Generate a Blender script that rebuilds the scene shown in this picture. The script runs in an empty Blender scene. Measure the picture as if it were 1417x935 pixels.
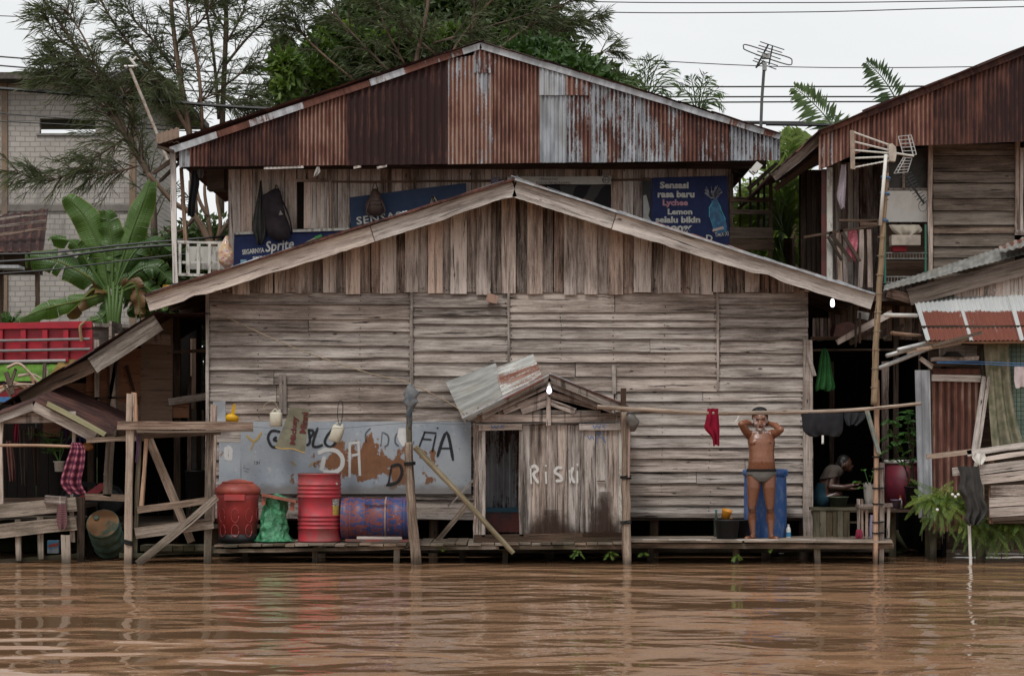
import bpy, bmesh, math, random
import numpy as np
from mathutils import Vector, Matrix, noise as mnoise
random.seed(7); rng = np.random.default_rng(7)
SC = bpy.context.scene
COL = SC.collection
# ---------------------------------------------------------------- camera
FPX, DIST, EYE, HOR = 2750.0, 25.0, 1.5, 615.0     # focal length in photo pixels, distance to the dock front, eye height, horizon row
cd = bpy.data.cameras.new('camera'); cam = bpy.data.objects.new('camera', cd); COL.objects.link(cam)
cam.location = (0, -DIST, EYE); cam.rotation_euler = (math.radians(90), 0, 0)
cd.sensor_width = 36.0; cd.lens = FPX/1417*36.0; cd.shift_y = (HOR-467.5)/1417
cd.clip_start = 0.1; cd.clip_end = 2000
SC.camera = cam
# ---------------------------------------------------------------- sky, sun, exposure
SUN_EL, SUN_AZ = math.radians(58), math.radians(205)    # high sun behind thin overcast, from over the photographer's shoulder
W = bpy.data.worlds.new('World'); SC.world = W; W.use_nodes = True
wn = W.node_tree; wn.nodes.clear()
wo = wn.nodes.new('ShaderNodeOutputWorld'); bg = wn.nodes.new('ShaderNodeBackground')
sky = wn.nodes.new('ShaderNodeTexSky'); sky.sky_type = 'NISHITA'; sky.sun_disc = False
sky.sun_elevation = SUN_EL; sky.sun_rotation = SUN_AZ
sky.air_density = 1.0; sky.dust_density = 4.0
tc = wn.nodes.new('ShaderNodeTexCoord'); mp = wn.nodes.new('ShaderNodeMapping'); mp.inputs['Scale'].default_value = (1, 1, 5)
nz = wn.nodes.new('ShaderNodeTexNoise'); nz.inputs['Scale'].default_value = 2.2; nz.inputs['Detail'].default_value = 5
cr = wn.nodes.new('ShaderNodeValToRGB')
cr.color_ramp.elements[0].position = 0.3; cr.color_ramp.elements[0].color = (6.3, 6.45, 6.5, 1)
cr.color_ramp.elements[1].position = 0.75; cr.color_ramp.elements[1].color = (7.35, 7.4, 7.35, 1)
mx = wn.nodes.new('ShaderNodeMix'); mx.data_type = 'RGBA'; mx.inputs[0].default_value = 0.93
wn.links.new(tc.outputs['Generated'], mp.inputs['Vector']); wn.links.new(mp.outputs[0], nz.inputs['Vector'])
wn.links.new(nz.outputs['Fac'], cr.inputs['Fac']); wn.links.new(sky.outputs[0], mx.inputs[6]); wn.links.new(cr.outputs[0], mx.inputs[7])
wn.links.new(mx.outputs[2], bg.inputs['Color']); bg.inputs['Strength'].default_value = 0.1
wn.links.new(bg.outputs[0], wo.inputs['Surface'])
sl = bpy.data.lights.new('sun', 'SUN'); sl.energy = 1.5; sl.angle = math.radians(14); sl.color = (1, 0.975, 0.945)
so = bpy.data.objects.new('sun', sl); COL.objects.link(so)
sd = Vector((math.sin(SUN_AZ)*math.cos(SUN_EL), math.cos(SUN_AZ)*math.cos(SUN_EL), math.sin(SUN_EL)))
so.rotation_euler = (-sd).to_track_quat('-Z', 'Y').to_euler(); so.location = (0, -30, 30)
SC.view_settings.view_transform = 'Standard'; SC.view_settings.look = 'None'
SC.view_settings.exposure = 0.42; SC.view_settings.gamma = 1.0; SC.view_settings.use_curve_mapping = False
SC.cycles.max_bounces = 6; SC.cycles.transparent_max_bounces = 12; SC.cycles.diffuse_bounces = 3
SC.cycles.use_denoising = True; SC.cycles.caustics_reflective = False; SC.cycles.caustics_refractive = False

# ---------------------------------------------------------------- helpers
def P(px, py, Y=0.0):
    k = (DIST+Y)/FPX
    return Vector(((px-708.5)*k, Y, EYE-(py-HOR)*k))
def K(Y): return (DIST+Y)/FPX
R = random.uniform
def lerp(a, b, t): return a+(b-a)*t

class MB:
    """collects faces with grain coordinates and a per-piece tint, linked as one mesh"""
    def __init__(s): s.v = []; s.f = []; s.uv = []; s.t = []
    def face(s, idx, uv, tint): s.f.append(idx); s.uv.extend(uv); s.t.extend([tint]*len(idx))
    def tint(s, tone=None): return (R(0, 1), R(.3, .7) if tone is None else tone, R(0, 1))
    def rings(s, rings, ulen, tint, closed=True, cap=True, vper=None):
        """rings: lists of n points; quads between neighbours"""
        b = len(s.v); n = len(rings[0])
        for r in rings: s.v.extend([tuple(p) for p in r])
        if vper is None:
            vper = [0]; r0 = rings[len(rings)//2]
            for i in range(n): vper.append(vper[-1]+(Vector(r0[(i+1) % n])-Vector(r0[i])).length)
        for i in range(len(rings)-1):
            for j in range(n if closed else n-1):
                j2 = (j+1) % n
                s.face((b+i*n+j, b+i*n+j2, b+(i+1)*n+j2, b+(i+1)*n+j),
                       [(ulen[i], vper[j]), (ulen[i], vper[j+1]), (ulen[i+1], vper[j+1]), (ulen[i+1], vper[j])], tint)
        if cap and closed and n > 2:
            s.face(tuple(b+j for j in range(n))[::-1], [(0.02*j, 0.9) for j in range(n)], tint)
            o = b+(len(rings)-1)*n
            s.face(tuple(o+j for j in range(n)), [(0.02*j, 0.9) for j in range(n)], tint)
    def beam(s, p0, p1, w, t, tone=None, segs=None, jit=0.006, nrm=(0, 1, 0), w1=None, tint=None):
        p0 = Vector(p0); p1 = Vector(p1); d = p1-p0; L = d.length; d = d/max(L, 1e-6); n = Vector(nrm)
        n = (n-d*n.dot(d));
        if n.length < 1e-3: n = Vector((1, 0, 0))-d*d.x
        n.normalize(); u = d.cross(n)
        segs = segs or max(1, min(14, int(L/0.35))); w1 = w if w1 is None else w1
        rings = []; ul = []; sag = R(-1, 1)*jit*1.5
        for i in range(segs+1):
            q = i/segs; c = p0+d*(L*q)+u*(sag*math.sin(q*math.pi))
            ww = lerp(w, w1, q)/2; a = [c-u*ww-n*t/2, c+u*ww-n*t/2, c+u*ww+n*t/2, c-u*ww+n*t/2]
            j = [R(-jit, jit), R(-jit, jit)]
            e = 0 if 0 < i < segs else 1
            r = [a[0]+u*j[0]+d*e*R(-jit, jit)*1.5, a[1]+u*j[1]+d*e*R(-jit, jit)*1.5, a[2]+u*j[1], a[3]+u*j[0]]
            rings.append(r); ul.append(L*q)
        s.rings(rings, ul, tint or s.tint(tone), vper=[0, w, w+t, 2*w+t, 2*w+2*t])
    def box(s, c, size, tone=None, rz=0, tint=None, ry=0):
        c = Vector(c); sx, sy, sz = [q/2 for q in size]; M = Matrix.Rotation(rz, 3, 'Z') @ Matrix.Rotation(ry, 3, 'Y')
        pts = [c+M @ Vector((x*sx, y*sy, z*sz)) for x, y, z in ((-1,-1,-1),(1,-1,-1),(1,1,-1),(-1,1,-1),(-1,-1,1),(1,-1,1),(1,1,1),(-1,1,1))]
        b = len(s.v); s.v.extend([tuple(p) for p in pts]); ti = tint or s.tint(tone)
        for idx, (a, h) in (((0,1,5,4),(0,2)), ((2,3,7,6),(0,2)), ((1,2,6,5),(1,2)), ((3,0,4,7),(1,2)), ((4,5,6,7),(0,1)), ((1,0,3,2),(0,1))):
            s.face(tuple(b+i for i in idx), [(pts[i][a], pts[i][h]) for i in idx], ti)
    def tube(s, pts, r, n=8, tone=None, cap=True, tint=None):
        pts = [Vector(p) for p in pts]; m = len(pts); rr = [r]*m if not hasattr(r, '__len__') else list(r)
        if len(rr) != m: rr = [lerp(rr[0], rr[-1], i/(m-1)) for i in range(m)]
        rings = []; ul = [0.0]; d0 = (pts[1]-pts[0]).normalized()
        a = d0.orthogonal().normalized()
        for i, p in enumerate(pts):
            d = ((pts[min(i+1, m-1)]-pts[max(i-1, 0)])).normalized() if m > 1 else d0
            a = (a-d*a.dot(d)).normalized(); b = d.cross(a)
            rings.append([p+(a*math.cos(2*math.pi*k/n)+b*math.sin(2*math.pi*k/n))*rr[i] for k in range(n)])
            if i: ul.append(ul[-1]+(p-pts[i-1]).length)
        s.rings(rings, ul, tint or s.tint(tone), cap=cap)
    def lathe(s, prof, c, n=28, M=None, tone=None, cap=True, tint=None, squash=1):
        c = Vector(c); M = M or Matrix.Identity(3)
        rings = [[c+M @ Vector((r*math.cos(2*math.pi*k/n), r*squash*math.sin(2*math.pi*k/n), z)) for k in range(n)] for r, z in prof]
        ul = [0.0]
        for i in range(1, len(prof)): ul.append(ul[-1]+math.hypot(prof[i][0]-prof[i-1][0], prof[i][1]-prof[i-1][1]))
        rm = max(p[0] for p in prof)
        s.rings(rings, ul, tint or s.tint(tone), cap=cap, vper=[2*math.pi*rm*k/n for k in range(n+1)])
    def grid(s, fn, nu, nv, su=1, sv=1, tint=None, tone=None):
        b = len(s.v); ti = tint or s.tint(tone)
        for j in range(nv+1):
            for i in range(nu+1): s.v.append(tuple(fn(i/nu, j/nv)))
        for j in range(nv):
            for i in range(nu):
                a = b+j*(nu+1)+i
                s.face((a, a+1, a+nu+2, a+nu+1), [(i/nu*su, j/nv*sv), ((i+1)/nu*su, j/nv*sv), ((i+1)/nu*su, (j+1)/nv*sv), (i/nu*su, (j+1)/nv*sv)], ti)
    def prism(s, poly, y0, y1, tone=None, tint=None):
        """poly: (x,z) outline, counter-clockwise seen from the front"""
        b = len(s.v); n = len(poly); ti = tint or s.tint(tone)
        for (x, z) in poly: s.v.append((x, y0, z))
        for (x, z) in poly: s.v.append((x, y1, z))
        s.face(tuple(range(b, b+n)), list(poly), ti)
        s.face(tuple(range(b+2*n-1, b+n-1, -1)), list(poly)[::-1], ti)
        for i in range(n):
            j = (i+1) % n
            s.face((b+i, b+n+i, b+n+j, b+j), [poly[i], (poly[i][0]+.02, poly[i][1]+.02), (poly[j][0]+.02, poly[j][1]+.02), poly[j]], ti)
    def corr(s, a, b, c, d, pitch=0.076, amp=0.011, rust=.5, dark=.5, rows=2, res=5):
        """corrugated sheet: a->b bottom edge, d->c top edge, ridges run bottom to top"""
        a, b, c, d = map(Vector, (a, b, c, d)); L = max((b-a).length, (c-d).length); H = max((d-a).length, (c-b).length)
        n = max(4, int(L/pitch*res)); nm = (b-a).cross(d-a).normalized()
        if nm.y > 0: nm = -nm
        ph = R(0, 6)
        def fn(u, v):
            p = lerp(lerp(a, b, u), lerp(d, c, u), v)
            return p+nm*(amp*math.cos(u*L/pitch*2*math.pi+ph)+.004*math.sin(v*3+ph)+.003*math.sin(u*7+ph))
        k0 = len(s.t); s.grid(fn, n, rows, L, H, tint=(R(0, 1), rust, dark))
        for i in range(len(s.t)-k0):      # the crests of the ridges are tinted lighter, the troughs darker
            f = (i//4) % n; c = math.cos((f+.5)/n*L/pitch*2*math.pi+ph); t0 = s.t[k0+i]; s.t[k0+i] = (t0[0], t0[1]-.045*c*(dark < .7), t0[2]-(.30 if dark < .7 else .12)*c)
    def build(s, name, mat, parent=None, smooth=False, loc=None):
        me = bpy.data.meshes.new(name)
        off = Vector((0, 0, 0))
        if parent is not None:
            q = parent
            while q is not None: off += q.location; q = q.parent
        else:
            A = np.array(s.v); off = Vector(((A[:, 0].min()+A[:, 0].max())/2, (A[:, 1].min()+A[:, 1].max())/2, A[:, 2].min())) if loc is None else Vector(loc)
        o = bpy.data.objects.new(name, me)
        me.from_pydata([(x-off.x, y-off.y, z-off.z) for x, y, z in s.v], [], s.f)
        uvl = me.uv_layers.new(name='UVMap'); uvl.data.foreach_set('uv', np.array(s.uv, dtype=np.float32).ravel())
        ca = me.color_attributes.new('tint', 'FLOAT_COLOR', 'CORNER')
        t = np.ones((len(s.t), 4), dtype=np.float32); t[:, :3] = np.array(s.t, dtype=np.float32); ca.data.foreach_set('color', t.ravel())
        if smooth: me.polygons.foreach_set('use_smooth', [True]*len(me.polygons))
        me.materials.append(mat); me.update(); COL.objects.link(o)
        if parent is not None: o.parent = parent
        else: o.location = off
        return o

def tag(o, label=None, cat=None, group=None, kind=None):
    if label: o['label'] = label
    if cat: o['category'] = cat
    if group: o['group'] = group
    if kind: o['kind'] = kind
    return o
def thing(name, label, cat, loc, group=None):
    o = bpy.data.objects.new(name, None); COL.objects.link(o); o.location = loc; o.empty_display_size = .2
    return tag(o, label, cat, group)
def one(mb, name, mat, label, cat, group=None, smooth=False): return tag(mb.build(name, mat, None, smooth), label, cat, group)
def npmesh(name, V, F, mat, parent=None, tints=None, smooth=False, loc=None):
    """big meshes from arrays; tints: one (r,g,b) per face"""
    me = bpy.data.meshes.new(name); off = Vector((0, 0, 0)); q = parent
    while q is not None: off += q.location; q = q.parent
    if parent is None: off = Vector(loc) if loc is not None else Vector((V[:, 0].mean(), V[:, 1].mean(), V[:, 2].min()))
    V = V-np.array(off); k = F.shape[1]
    me.vertices.add(len(V)); me.vertices.foreach_set('co', V.astype(np.float32).ravel())
    me.loops.add(F.size); me.loops.foreach_set('vertex_index', F.astype(np.int32).ravel())
    me.polygons.add(len(F)); me.polygons.foreach_set('loop_start', np.arange(0, F.size, k, dtype=np.int32)); me.polygons.foreach_set('loop_total', np.full(len(F), k, dtype=np.int32))
    me.update(calc_edges=True); me.validate()
    if tints is not None:
        ca = me.color_attributes.new('tint', 'FLOAT_COLOR', 'CORNER'); t = np.ones((F.size, 4), dtype=np.float32); t[:, :3] = np.repeat(tints, k, axis=0); ca.data.foreach_set('color', t.ravel())
    if smooth: me.polygons.foreach_set('use_smooth', [True]*len(F))
    me.materials.append(mat); o = bpy.data.objects.new(name, me); COL.objects.link(o)
    if parent is not None: o.parent = parent
    else: o.location = off
    return o
def spline(pts, n=6):
    """smooth curve through points"""
    pts = [Vector(p) for p in pts]; out = []
    for i in range(len(pts)-1):
        p0 = pts[max(i-1, 0)]; p1 = pts[i]; p2 = pts[i+1]; p3 = pts[min(i+2, len(pts)-1)]
        for k in range(n):
            t = k/n; out.append(.5*((2*p1)+(p2-p0)*t+(2*p0-5*p1+4*p2-p3)*t*t+(-p0+3*p1-3*p2+p3)*t**3))
    return out+[pts[-1]]

# ---------------------------------------------------------------- materials
class NT:
    def __init__(s, name):
        s.m = bpy.data.materials.new(name); s.m.use_nodes = True; s.t = s.m.node_tree; s.t.nodes.clear()
        s.out = s.t.nodes.new('ShaderNodeOutputMaterial'); s.b = s.t.nodes.new('ShaderNodeBsdfPrincipled'); s.l(s.b.outputs[0], s.out.inputs[0])
    def l(s, a, b): s.t.links.new(a, b)
    def n(s, ty): return s.t.nodes.new('ShaderNode'+ty)
    def put(s, sock, v):
        if hasattr(v, 'is_output') or isinstance(v, bpy.types.NodeSocket): s.l(v, sock)
        else:
            if isinstance(v, (tuple, list)) and sock.type == 'RGBA' and len(v) == 3: v = (*v, 1)
            sock.default_value = v
    def uv(s): return s.n('TexCoord').outputs['UV']
    def obj(s): return s.n('TexCoord').outputs['Object']
    def pos(s): return s.n('NewGeometry').outputs['Position']
    def tint(s):
        a = s.n('Attribute'); a.attribute_name = 'tint'; x = s.n('SeparateColor'); s.l(a.outputs['Color'], x.inputs[0]); return x.outputs[0], x.outputs[1], x.outputs[2]
    def math(s, op, a, b=0.0, c=0.0, clamp=False):
        x = s.n('Math'); x.operation = op; x.use_clamp = clamp; s.put(x.inputs[0], a); s.put(x.inputs[1], b)
        if op == 'MULTIPLY_ADD': s.put(x.inputs[2], c)
        return x.outputs[0]
    def vec(s, v, scale=(1, 1, 1), off=None):
        x = s.n('VectorMath'); x.operation = 'MULTIPLY'; s.put(x.inputs[0], v); x.inputs[1].default_value = scale; v = x.outputs[0]
        if off is not None:
            c = s.n('CombineXYZ')
            for i, o in enumerate(off): s.put(c.inputs[i], o)
            y = s.n('VectorMath'); y.operation = 'ADD'; s.l(v, y.inputs[0]); s.l(c.outputs[0], y.inputs[1]); v = y.outputs[0]
        return v
    def noise(s, v, scale=1, detail=4, rough=.55, dist=0):
        x = s.n('TexNoise'); s.put(x.inputs['Vector'], v); x.inputs['Scale'].default_value = scale; x.inputs['Detail'].default_value = detail
        x.inputs['Roughness'].default_value = rough; x.inputs['Distortion'].default_value = dist; return x.outputs['Fac']
    def vor(s, v, scale=1, feature='F1'):
        x = s.n('TexVoronoi'); s.put(x.inputs['Vector'], v); x.inputs['Scale'].default_value = scale; x.feature = feature; return x.outputs['Distance']
    def ramp(s, f, stops):
        x = s.n('ValToRGB'); s.put(x.inputs[0], f); e = x.color_ramp.elements
        while len(e) < len(stops): e.new(.5)
        for q, (p, c) in zip(e, stops): q.position = p; q.color = (*c, 1) if isinstance(c, (tuple, list)) else (c, c, c, 1)
        return x.outputs[0]
    def step(s, f, a, b):
        x = s.n('MapRange'); x.interpolation_type = 'SMOOTHSTEP'; s.put(x.inputs[0], f); x.inputs[1].default_value = a; x.inputs[2].default_value = b; return x.outputs[0]
    def mix(s, f, a, b, mode='MIX'):
        x = s.n('Mix'); x.data_type = 'RGBA'; x.blend_type = mode; s.put(x.inputs[0], f); s.put(x.inputs[6], a); s.put(x.inputs[7], b); return x.outputs[2]
    def sep(s, v): x = s.n('SeparateXYZ'); s.put(x.inputs[0], v); return x.outputs
    def bump(s, h, st=.3, dist=.01):
        x = s.n('Bump'); x.inputs['Strength'].default_value = st; x.inputs['Distance'].default_value = dist; s.l(h, x.inputs['Height']); s.l(x.outputs[0], s.b.inputs['Normal'])
    def fin(s, col, rough=.8, metal=0, spec=.3):
        s.put(s.b.inputs['Base Color'], col); s.put(s.b.inputs['Roughness'], rough); s.put(s.b.inputs['Metallic'], metal); s.b.inputs['Specular IOR Level'].default_value = spec
        return s.m

def wood(name, dark, mid, light, contrast=1.0, warm=(.26, .17, .115), warmth=.35, moss=.0, streak=None, sk=.55, tw=.30):
    m = NT(name); r, t, b = m.tint(); uv = m.uv(); o = (m.math('MULTIPLY', r, 37.), m.math('MULTIPLY', r, 19.), m.math('MULTIPLY', b, 9.))
    g1 = m.noise(m.vec(uv, (1.6, 30, 1), o), 1, 7, .68, .4)
    g2 = m.noise(m.vec(uv, (7, 170, 1), o), 1, 3, .6)
    pt = m.noise(m.vec(uv, (1.3, 5, 1), o), 1, 4, .6)
    grit = m.noise(m.vec(uv, (60, 90, 1), o), 1, 2, .6)
    f = m.math('ADD', m.math('MULTIPLY', g1, .50), m.math('MULTIPLY', g2, .16)); f = m.math('ADD', f, m.math('MULTIPLY', pt, .40)); f = m.math('ADD', f, m.math('MULTIPLY', grit, .10))
    f = m.math('ADD', f, m.math('MULTIPLY', m.math('SUBTRACT', t, .5), tw))
    k = .13/contrast
    col = m.ramp(f, [(.58-k*1.7, dark), (.58-k*.35, mid), (.58+k, light), (min(.98, .58+k*2.0), tuple(min(1, c*1.3) for c in light))])
    wf = m.math('MULTIPLY', m.step(b, .35, 1.0), warmth)
    col = m.mix(wf, col, m.mix(1, col, tuple(c/.20 for c in warm), 'MULTIPLY'))
    crack = m.noise(m.vec(uv, (1.1, 42, 1), (m.math('MULTIPLY', b, 23.), m.math('MULTIPLY', r, 7.), r)), 1, 4, .55, .8)
    ck = m.step(crack, .635, .68)
    chip = m.noise(m.vec(uv, (9, 62, 1), o), 1, 4, .75); cm = m.math('MULTIPLY', m.step(chip, .60, .66), m.step(pt, .42, .6)); col = m.mix(m.math('MULTIPLY', cm, .6), col, tuple(min(1, c*1.25) for c in light)); col = m.mix(m.math('MULTIPLY', m.math('SUBTRACT', 1, m.step(chip, .34, .40)), .55), col, dark)
    col = m.mix(ck, col, tuple(c*.35 for c in dark))
    kn = m.vor(m.vec(uv, (2.0, 5.5, 1), o), 1); knm = m.math('MULTIPLY', m.step(m.math('SUBTRACT', .085, kn), 0, .05), .8)
    col = m.mix(knm, col, tuple(c*.5 for c in dark))
    z = m.sep(m.pos())[2]
    if streak:
        sn = m.noise(m.vec(m.pos(), streak), 1, 5, .62, .3); col = m.mix(m.math('MULTIPLY', m.step(sn, .54, .66), sk), col, tuple(c*.9 for c in dark))
        pn = m.noise(m.vec(m.pos(), tuple(q*1.7+.3 for q in streak)), 1, 6, .75); col = m.mix(m.math('MULTIPLY', m.step(pn, .58, .70), .5), col, tuple(min(1, c*1.35) for c in light))
    if moss:
        ms = m.math('MULTIPLY', m.step(m.math('ADD', m.noise(m.pos(), 3, 4), m.math('MULTIPLY', z, -.35)), .30, .62), moss)
        col = m.mix(ms, col, (.030, .034, .016))
    wl = m.math('SUBTRACT', 1, m.step(m.math('ADD', z, m.math('MULTIPLY', m.noise(m.pos(), 6, 2), .12)), .06, .22))
    col = m.mix(m.math('MULTIPLY', wl, .75), col, (.03, .023, .017))
    h = m.math('SUBTRACT', m.math('ADD', m.math('MULTIPLY', g1, .7), m.math('MULTIPLY', g2, .3)), m.math('MULTIPLY', m.math('ADD', ck, knm), .8))
    m.bump(h, .8, .014)
    return m.fin(col, .85, 0, .2)
def corrug(name, zinc=(.40, .42, .45), rustA=(.026, .011, .010), rustB=(.160, .066, .046)):
    m = NT(name); r, t, b = m.tint(); uv = m.uv(); o = (m.math('MULTIPLY', r, 31.), m.math('MULTIPLY', r, 17.), r)
    p1 = m.noise(m.vec(uv, (2.2, 1.0, 1), o), 1, 6, .62); p2 = m.noise(m.vec(uv, (20, 1.6, 1), o), 1, 4, .7); p3 = m.noise(m.vec(uv, (45, 30, 1), o), 1, 3, .7)
    f = m.math('ADD', m.math('MULTIPLY', p1, .78), m.math('MULTIPLY', p2, .62)); f = m.math('ADD', f, m.math('MULTIPLY', p3, .25))
    f = m.math('ADD', f, m.math('MULTIPLY_ADD', t, .95, -1.34))
    rm = m.step(f, -.03, .09)
    q = m.math('ADD', m.math('MULTIPLY', p2, .75), m.math('MULTIPLY', m.noise(m.vec(uv, (3, 2, 1), o), 1, 4), .55)); q = m.math('SUBTRACT', q, m.math('MULTIPLY_ADD', b, .60, -.30))
    rc = m.ramp(q, [(.40, rustA), (.60, tuple((a+c)/2 for a, c in zip(rustA, rustB))), (.80, rustB), (.97, (.30, .20, .155))])
    zc = m.mix(m.step(m.noise(m.vec(uv, (9, 2, 1), o), 1, 5), .35, .7), tuple(c*.62 for c in zinc), tuple(c*1.12 for c in zinc))
    zc = m.mix(m.math('MULTIPLY', m.step(p1, .45, .7), .5), zc, tuple(c*.8 for c in (zinc[0], zinc[1]*.93, zinc[2]*.8)))
    m.bump(p3, .15, .004)
    return m.fin(m.mix(rm, zc, rc), m.mix(rm, (.5, .5, .5), (.9, .9, .9)), m.math('MULTIPLY', m.math('SUBTRACT', 1, rm), .35), .35)
def paint(name, c, c2=None, rough=.5, scale=9, lo=.45, hi=.6, bump=.1, metal=0, spec=.4, grime=.35, grimec=(.05, .04, .03), stretch=(1, 1, 1)):
    m = NT(name); p = m.vec(m.obj(), stretch)
    n1 = m.noise(p, scale, 6, .65); n2 = m.noise(p, scale*.35, 4, .6)
    col = m.mix(m.step(n1, lo, hi), c, c2 or tuple(q*.8 for q in c))
    col = m.mix(m.math('MULTIPLY', m.step(n2, .42, .75), grime), col, grimec)
    m.bump(n1, bump, .004)
    return m.fin(col, rough, metal, spec)
def cloth_mat(name, c, c2=None, kind=None, sc=1, rough=.95):
    m = NT(name); uv = m.uv(); c2 = c2 or tuple(q*.75 for q in c)
    f = m.step(m.noise(m.obj(), 7, 4, .6), .35, .65)
    col = m.mix(f, c, c2)
    if kind:
        x = m.n('TexWave' if kind != 'check' else 'TexChecker')
        if kind == 'plaid':
            a = m.n('TexWave'); a.inputs['Scale'].default_value = sc; a.bands_direction = 'X'; m.l(uv, a.inputs['Vector'])
            x.bands_direction = 'Y'; x.inputs['Scale'].default_value = sc; m.l(uv, x.inputs['Vector'])
            f = m.math('MULTIPLY', m.math('ADD', a.outputs['Fac'], x.outputs['Fac']), .5)
            col = m.ramp(f, [(.15, c2), (.5, c), (.85, tuple(min(1, q*2.2+.08) for q in c))])
        elif kind == 'check': x.inputs['Scale'].default_value = sc; m.l(uv, x.inputs['Vector']); col = m.mix(x.outputs['Fac'], c, c2)
        elif kind == 'wave':
            x.inputs['Scale'].default_value = sc; x.inputs['Distortion'].default_value = 6; m.l(uv, x.inputs['Vector']); col = m.mix(m.step(x.outputs['Fac'], .45, .6), c, c2)
        elif kind == 'dots':
            v = m.vor(m.vec(uv, (sc, sc, 1)), 1); col = m.mix(m.step(v, .28, .36), c2, c)
    m.bump(m.noise(m.obj(), 60, 3), .1, .003)
    return m.fin(col, rough, 0, .15)
def leaf(name, c, c2, back=.25, rough=.5):
    m = NT(name); r, t, b = m.tint(); col = m.mix(r, c, c2); col = m.mix(m.step(m.noise(m.obj(), .9, 3), .4, .65), col, m.mix(.55, col, c2))
    m.fin(col, rough, 0, .35)
    if back:
        tr = m.n('BsdfTranslucent'); m.put(tr.inputs[0], m.mix(1, col, (1.3, 1.5, .6), 'MULTIPLY')); mxs = m.n('MixShader'); mxs.inputs[0].default_value = back
        m.l(m.b.outputs[0], mxs.inputs[1]); m.l(tr.outputs[0], mxs.inputs[2]); m.l(mxs.outputs[0], m.out.inputs[0])
    return m.m
def spray(name, c, dens=.85):
    """thin sprayed or brushed paint: frayed along the edges of the stroke"""
    m = NT(name); v = m.sep(m.uv())[1]; e = m.math('ABSOLUTE', m.math('SUBTRACT', v, .5)); nn = m.noise(m.vec(m.obj(), (40, 40, 40)), 1, 4, .7)
    a = m.math('MULTIPLY', m.step(m.math('ADD', m.math('MULTIPLY', e, -1.0), m.math('MULTIPLY', nn, .5)), -.42, -.10), dens)
    m.fin(c, .8, 0, .2); m.put(m.b.inputs['Alpha'], a); return m.m
def flat(name, c, rough=.7, metal=0, spec=.3):
    m = NT(name); n = m.noise(m.obj(), 14, 4); return m.fin(m.mix(m.math('MULTIPLY', m.step(n, .4, .7), .35), c, tuple(q*.6 for q in c)), rough, metal, spec)

M = {}
M['grey'] = wood('weathered_grey_wood', (.038, .031, .028), (.222, .190, .168), (.435, .395, .362), contrast=1.2, warmth=.16, streak=(.7, 1, 16), sk=.28, tw=.20)
M['greyv'] = wood('hut_board_wood', (.040, .032, .028), (.170, .146, .130), (.38, .345, .32), contrast=1.45, warmth=.2, streak=(13, 1, .8), sk=.8)
M['brown'] = wood('weathered_brown_wood', (.036, .026, .021), (.205, .170, .151), (.45, .395, .36), contrast=1.4, warmth=.28, streak=(11, 1, .9), sk=.55, tw=.36)
M['upper'] = wood('sheltered_brown_wood', (.040, .026, .019), (.235, .190, .165), (.46, .40, .36), contrast=1.3, warmth=.3, streak=(9, 1, 1.0))
M['fascia'] = wood('bleached_wood', (.07, .055, .045), (.27, .240, .22), (.47, .435, .405), contrast=1.9, warmth=.15)
M['dark'] = wood('dark_old_wood', (.022, .016, .012), (.070, .050, .038), (.14, .105, .08), moss=.3)
M['dock'] = wood('dock_wood', (.04, .032, .024), (.135, .108, .085), (.29, .245, .205), contrast=1.4, moss=.5)
M['post'] = wood('post_wood', (.05, .034, .024), (.175, .130, .098), (.34, .27, .215), contrast=1.5, moss=.2, warmth=.6)
M['mossy'] = wood('mossy_wood', (.022, .020, .012), (.070, .062, .042), (.14, .125, .09), moss=1.0)
M['ply'] = wood('brown_plywood', (.06, .038, .028), (.16, .105, .078), (.24, .17, .13), contrast=.7, warmth=.9)
M['tin'] = corrug('corrugated_tin')
M['tinwarm'] = corrug('rusty_roof_tin', (.34, .34, .32), (.05, .018, .012), (.16, .052, .034))
M['zinc'] = corrug('zinc_flashing', (.42, .43, .45))
m = NT('mud'); M['mud'] = m.fin(m.mix(m.noise(m.pos(), 2, 5), (.02, .014, .01), (.07, .05, .035)), .8)
m = NT('earth'); M['earth'] = m.fin(m.mix(m.step(m.noise(m.pos(), .6, 6), .4, .6), (.09, .07, .05), (.045, .06, .022)), .95)
M['void'] = flat('interior_shade_black', (.012, .010, .009), .95, 0, .05)  # near-black for unlit interiors, shade put into the colour; nail heads share it
M['black'] = flat('black_plastic', (.018, .018, .019), .45)
M['rubber'] = flat('black_rubber', (.012, .012, .012), .8)
M['white'] = flat('white_plastic', (.62, .61, .57), .45)
M['whitewood'] = paint('worn_white_paint', (.50, .49, .45), (.26, .24, .21), .7, 14, .5, .62, grime=.4, stretch=(1, 1, .3))
M['pipe'] = flat('grey_pipe', (.42, .42, .41), .4, .3)
M['cable'] = flat('black_cable', (.015, .015, .016), .5)
M['wire'] = flat('grey_wire', (.10, .10, .10), .5)
M['rope'] = flat('straw_rope', (.28, .22, .15), .9)
m = NT('lit_bulb'); m.fin((.9, .9, .95)); m.put(m.b.inputs['Emission Color'], (.92, .9, 1.0)); m.b.inputs['Emission Strength'].default_value = 2.0; M['bulb'] = m.m
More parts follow.
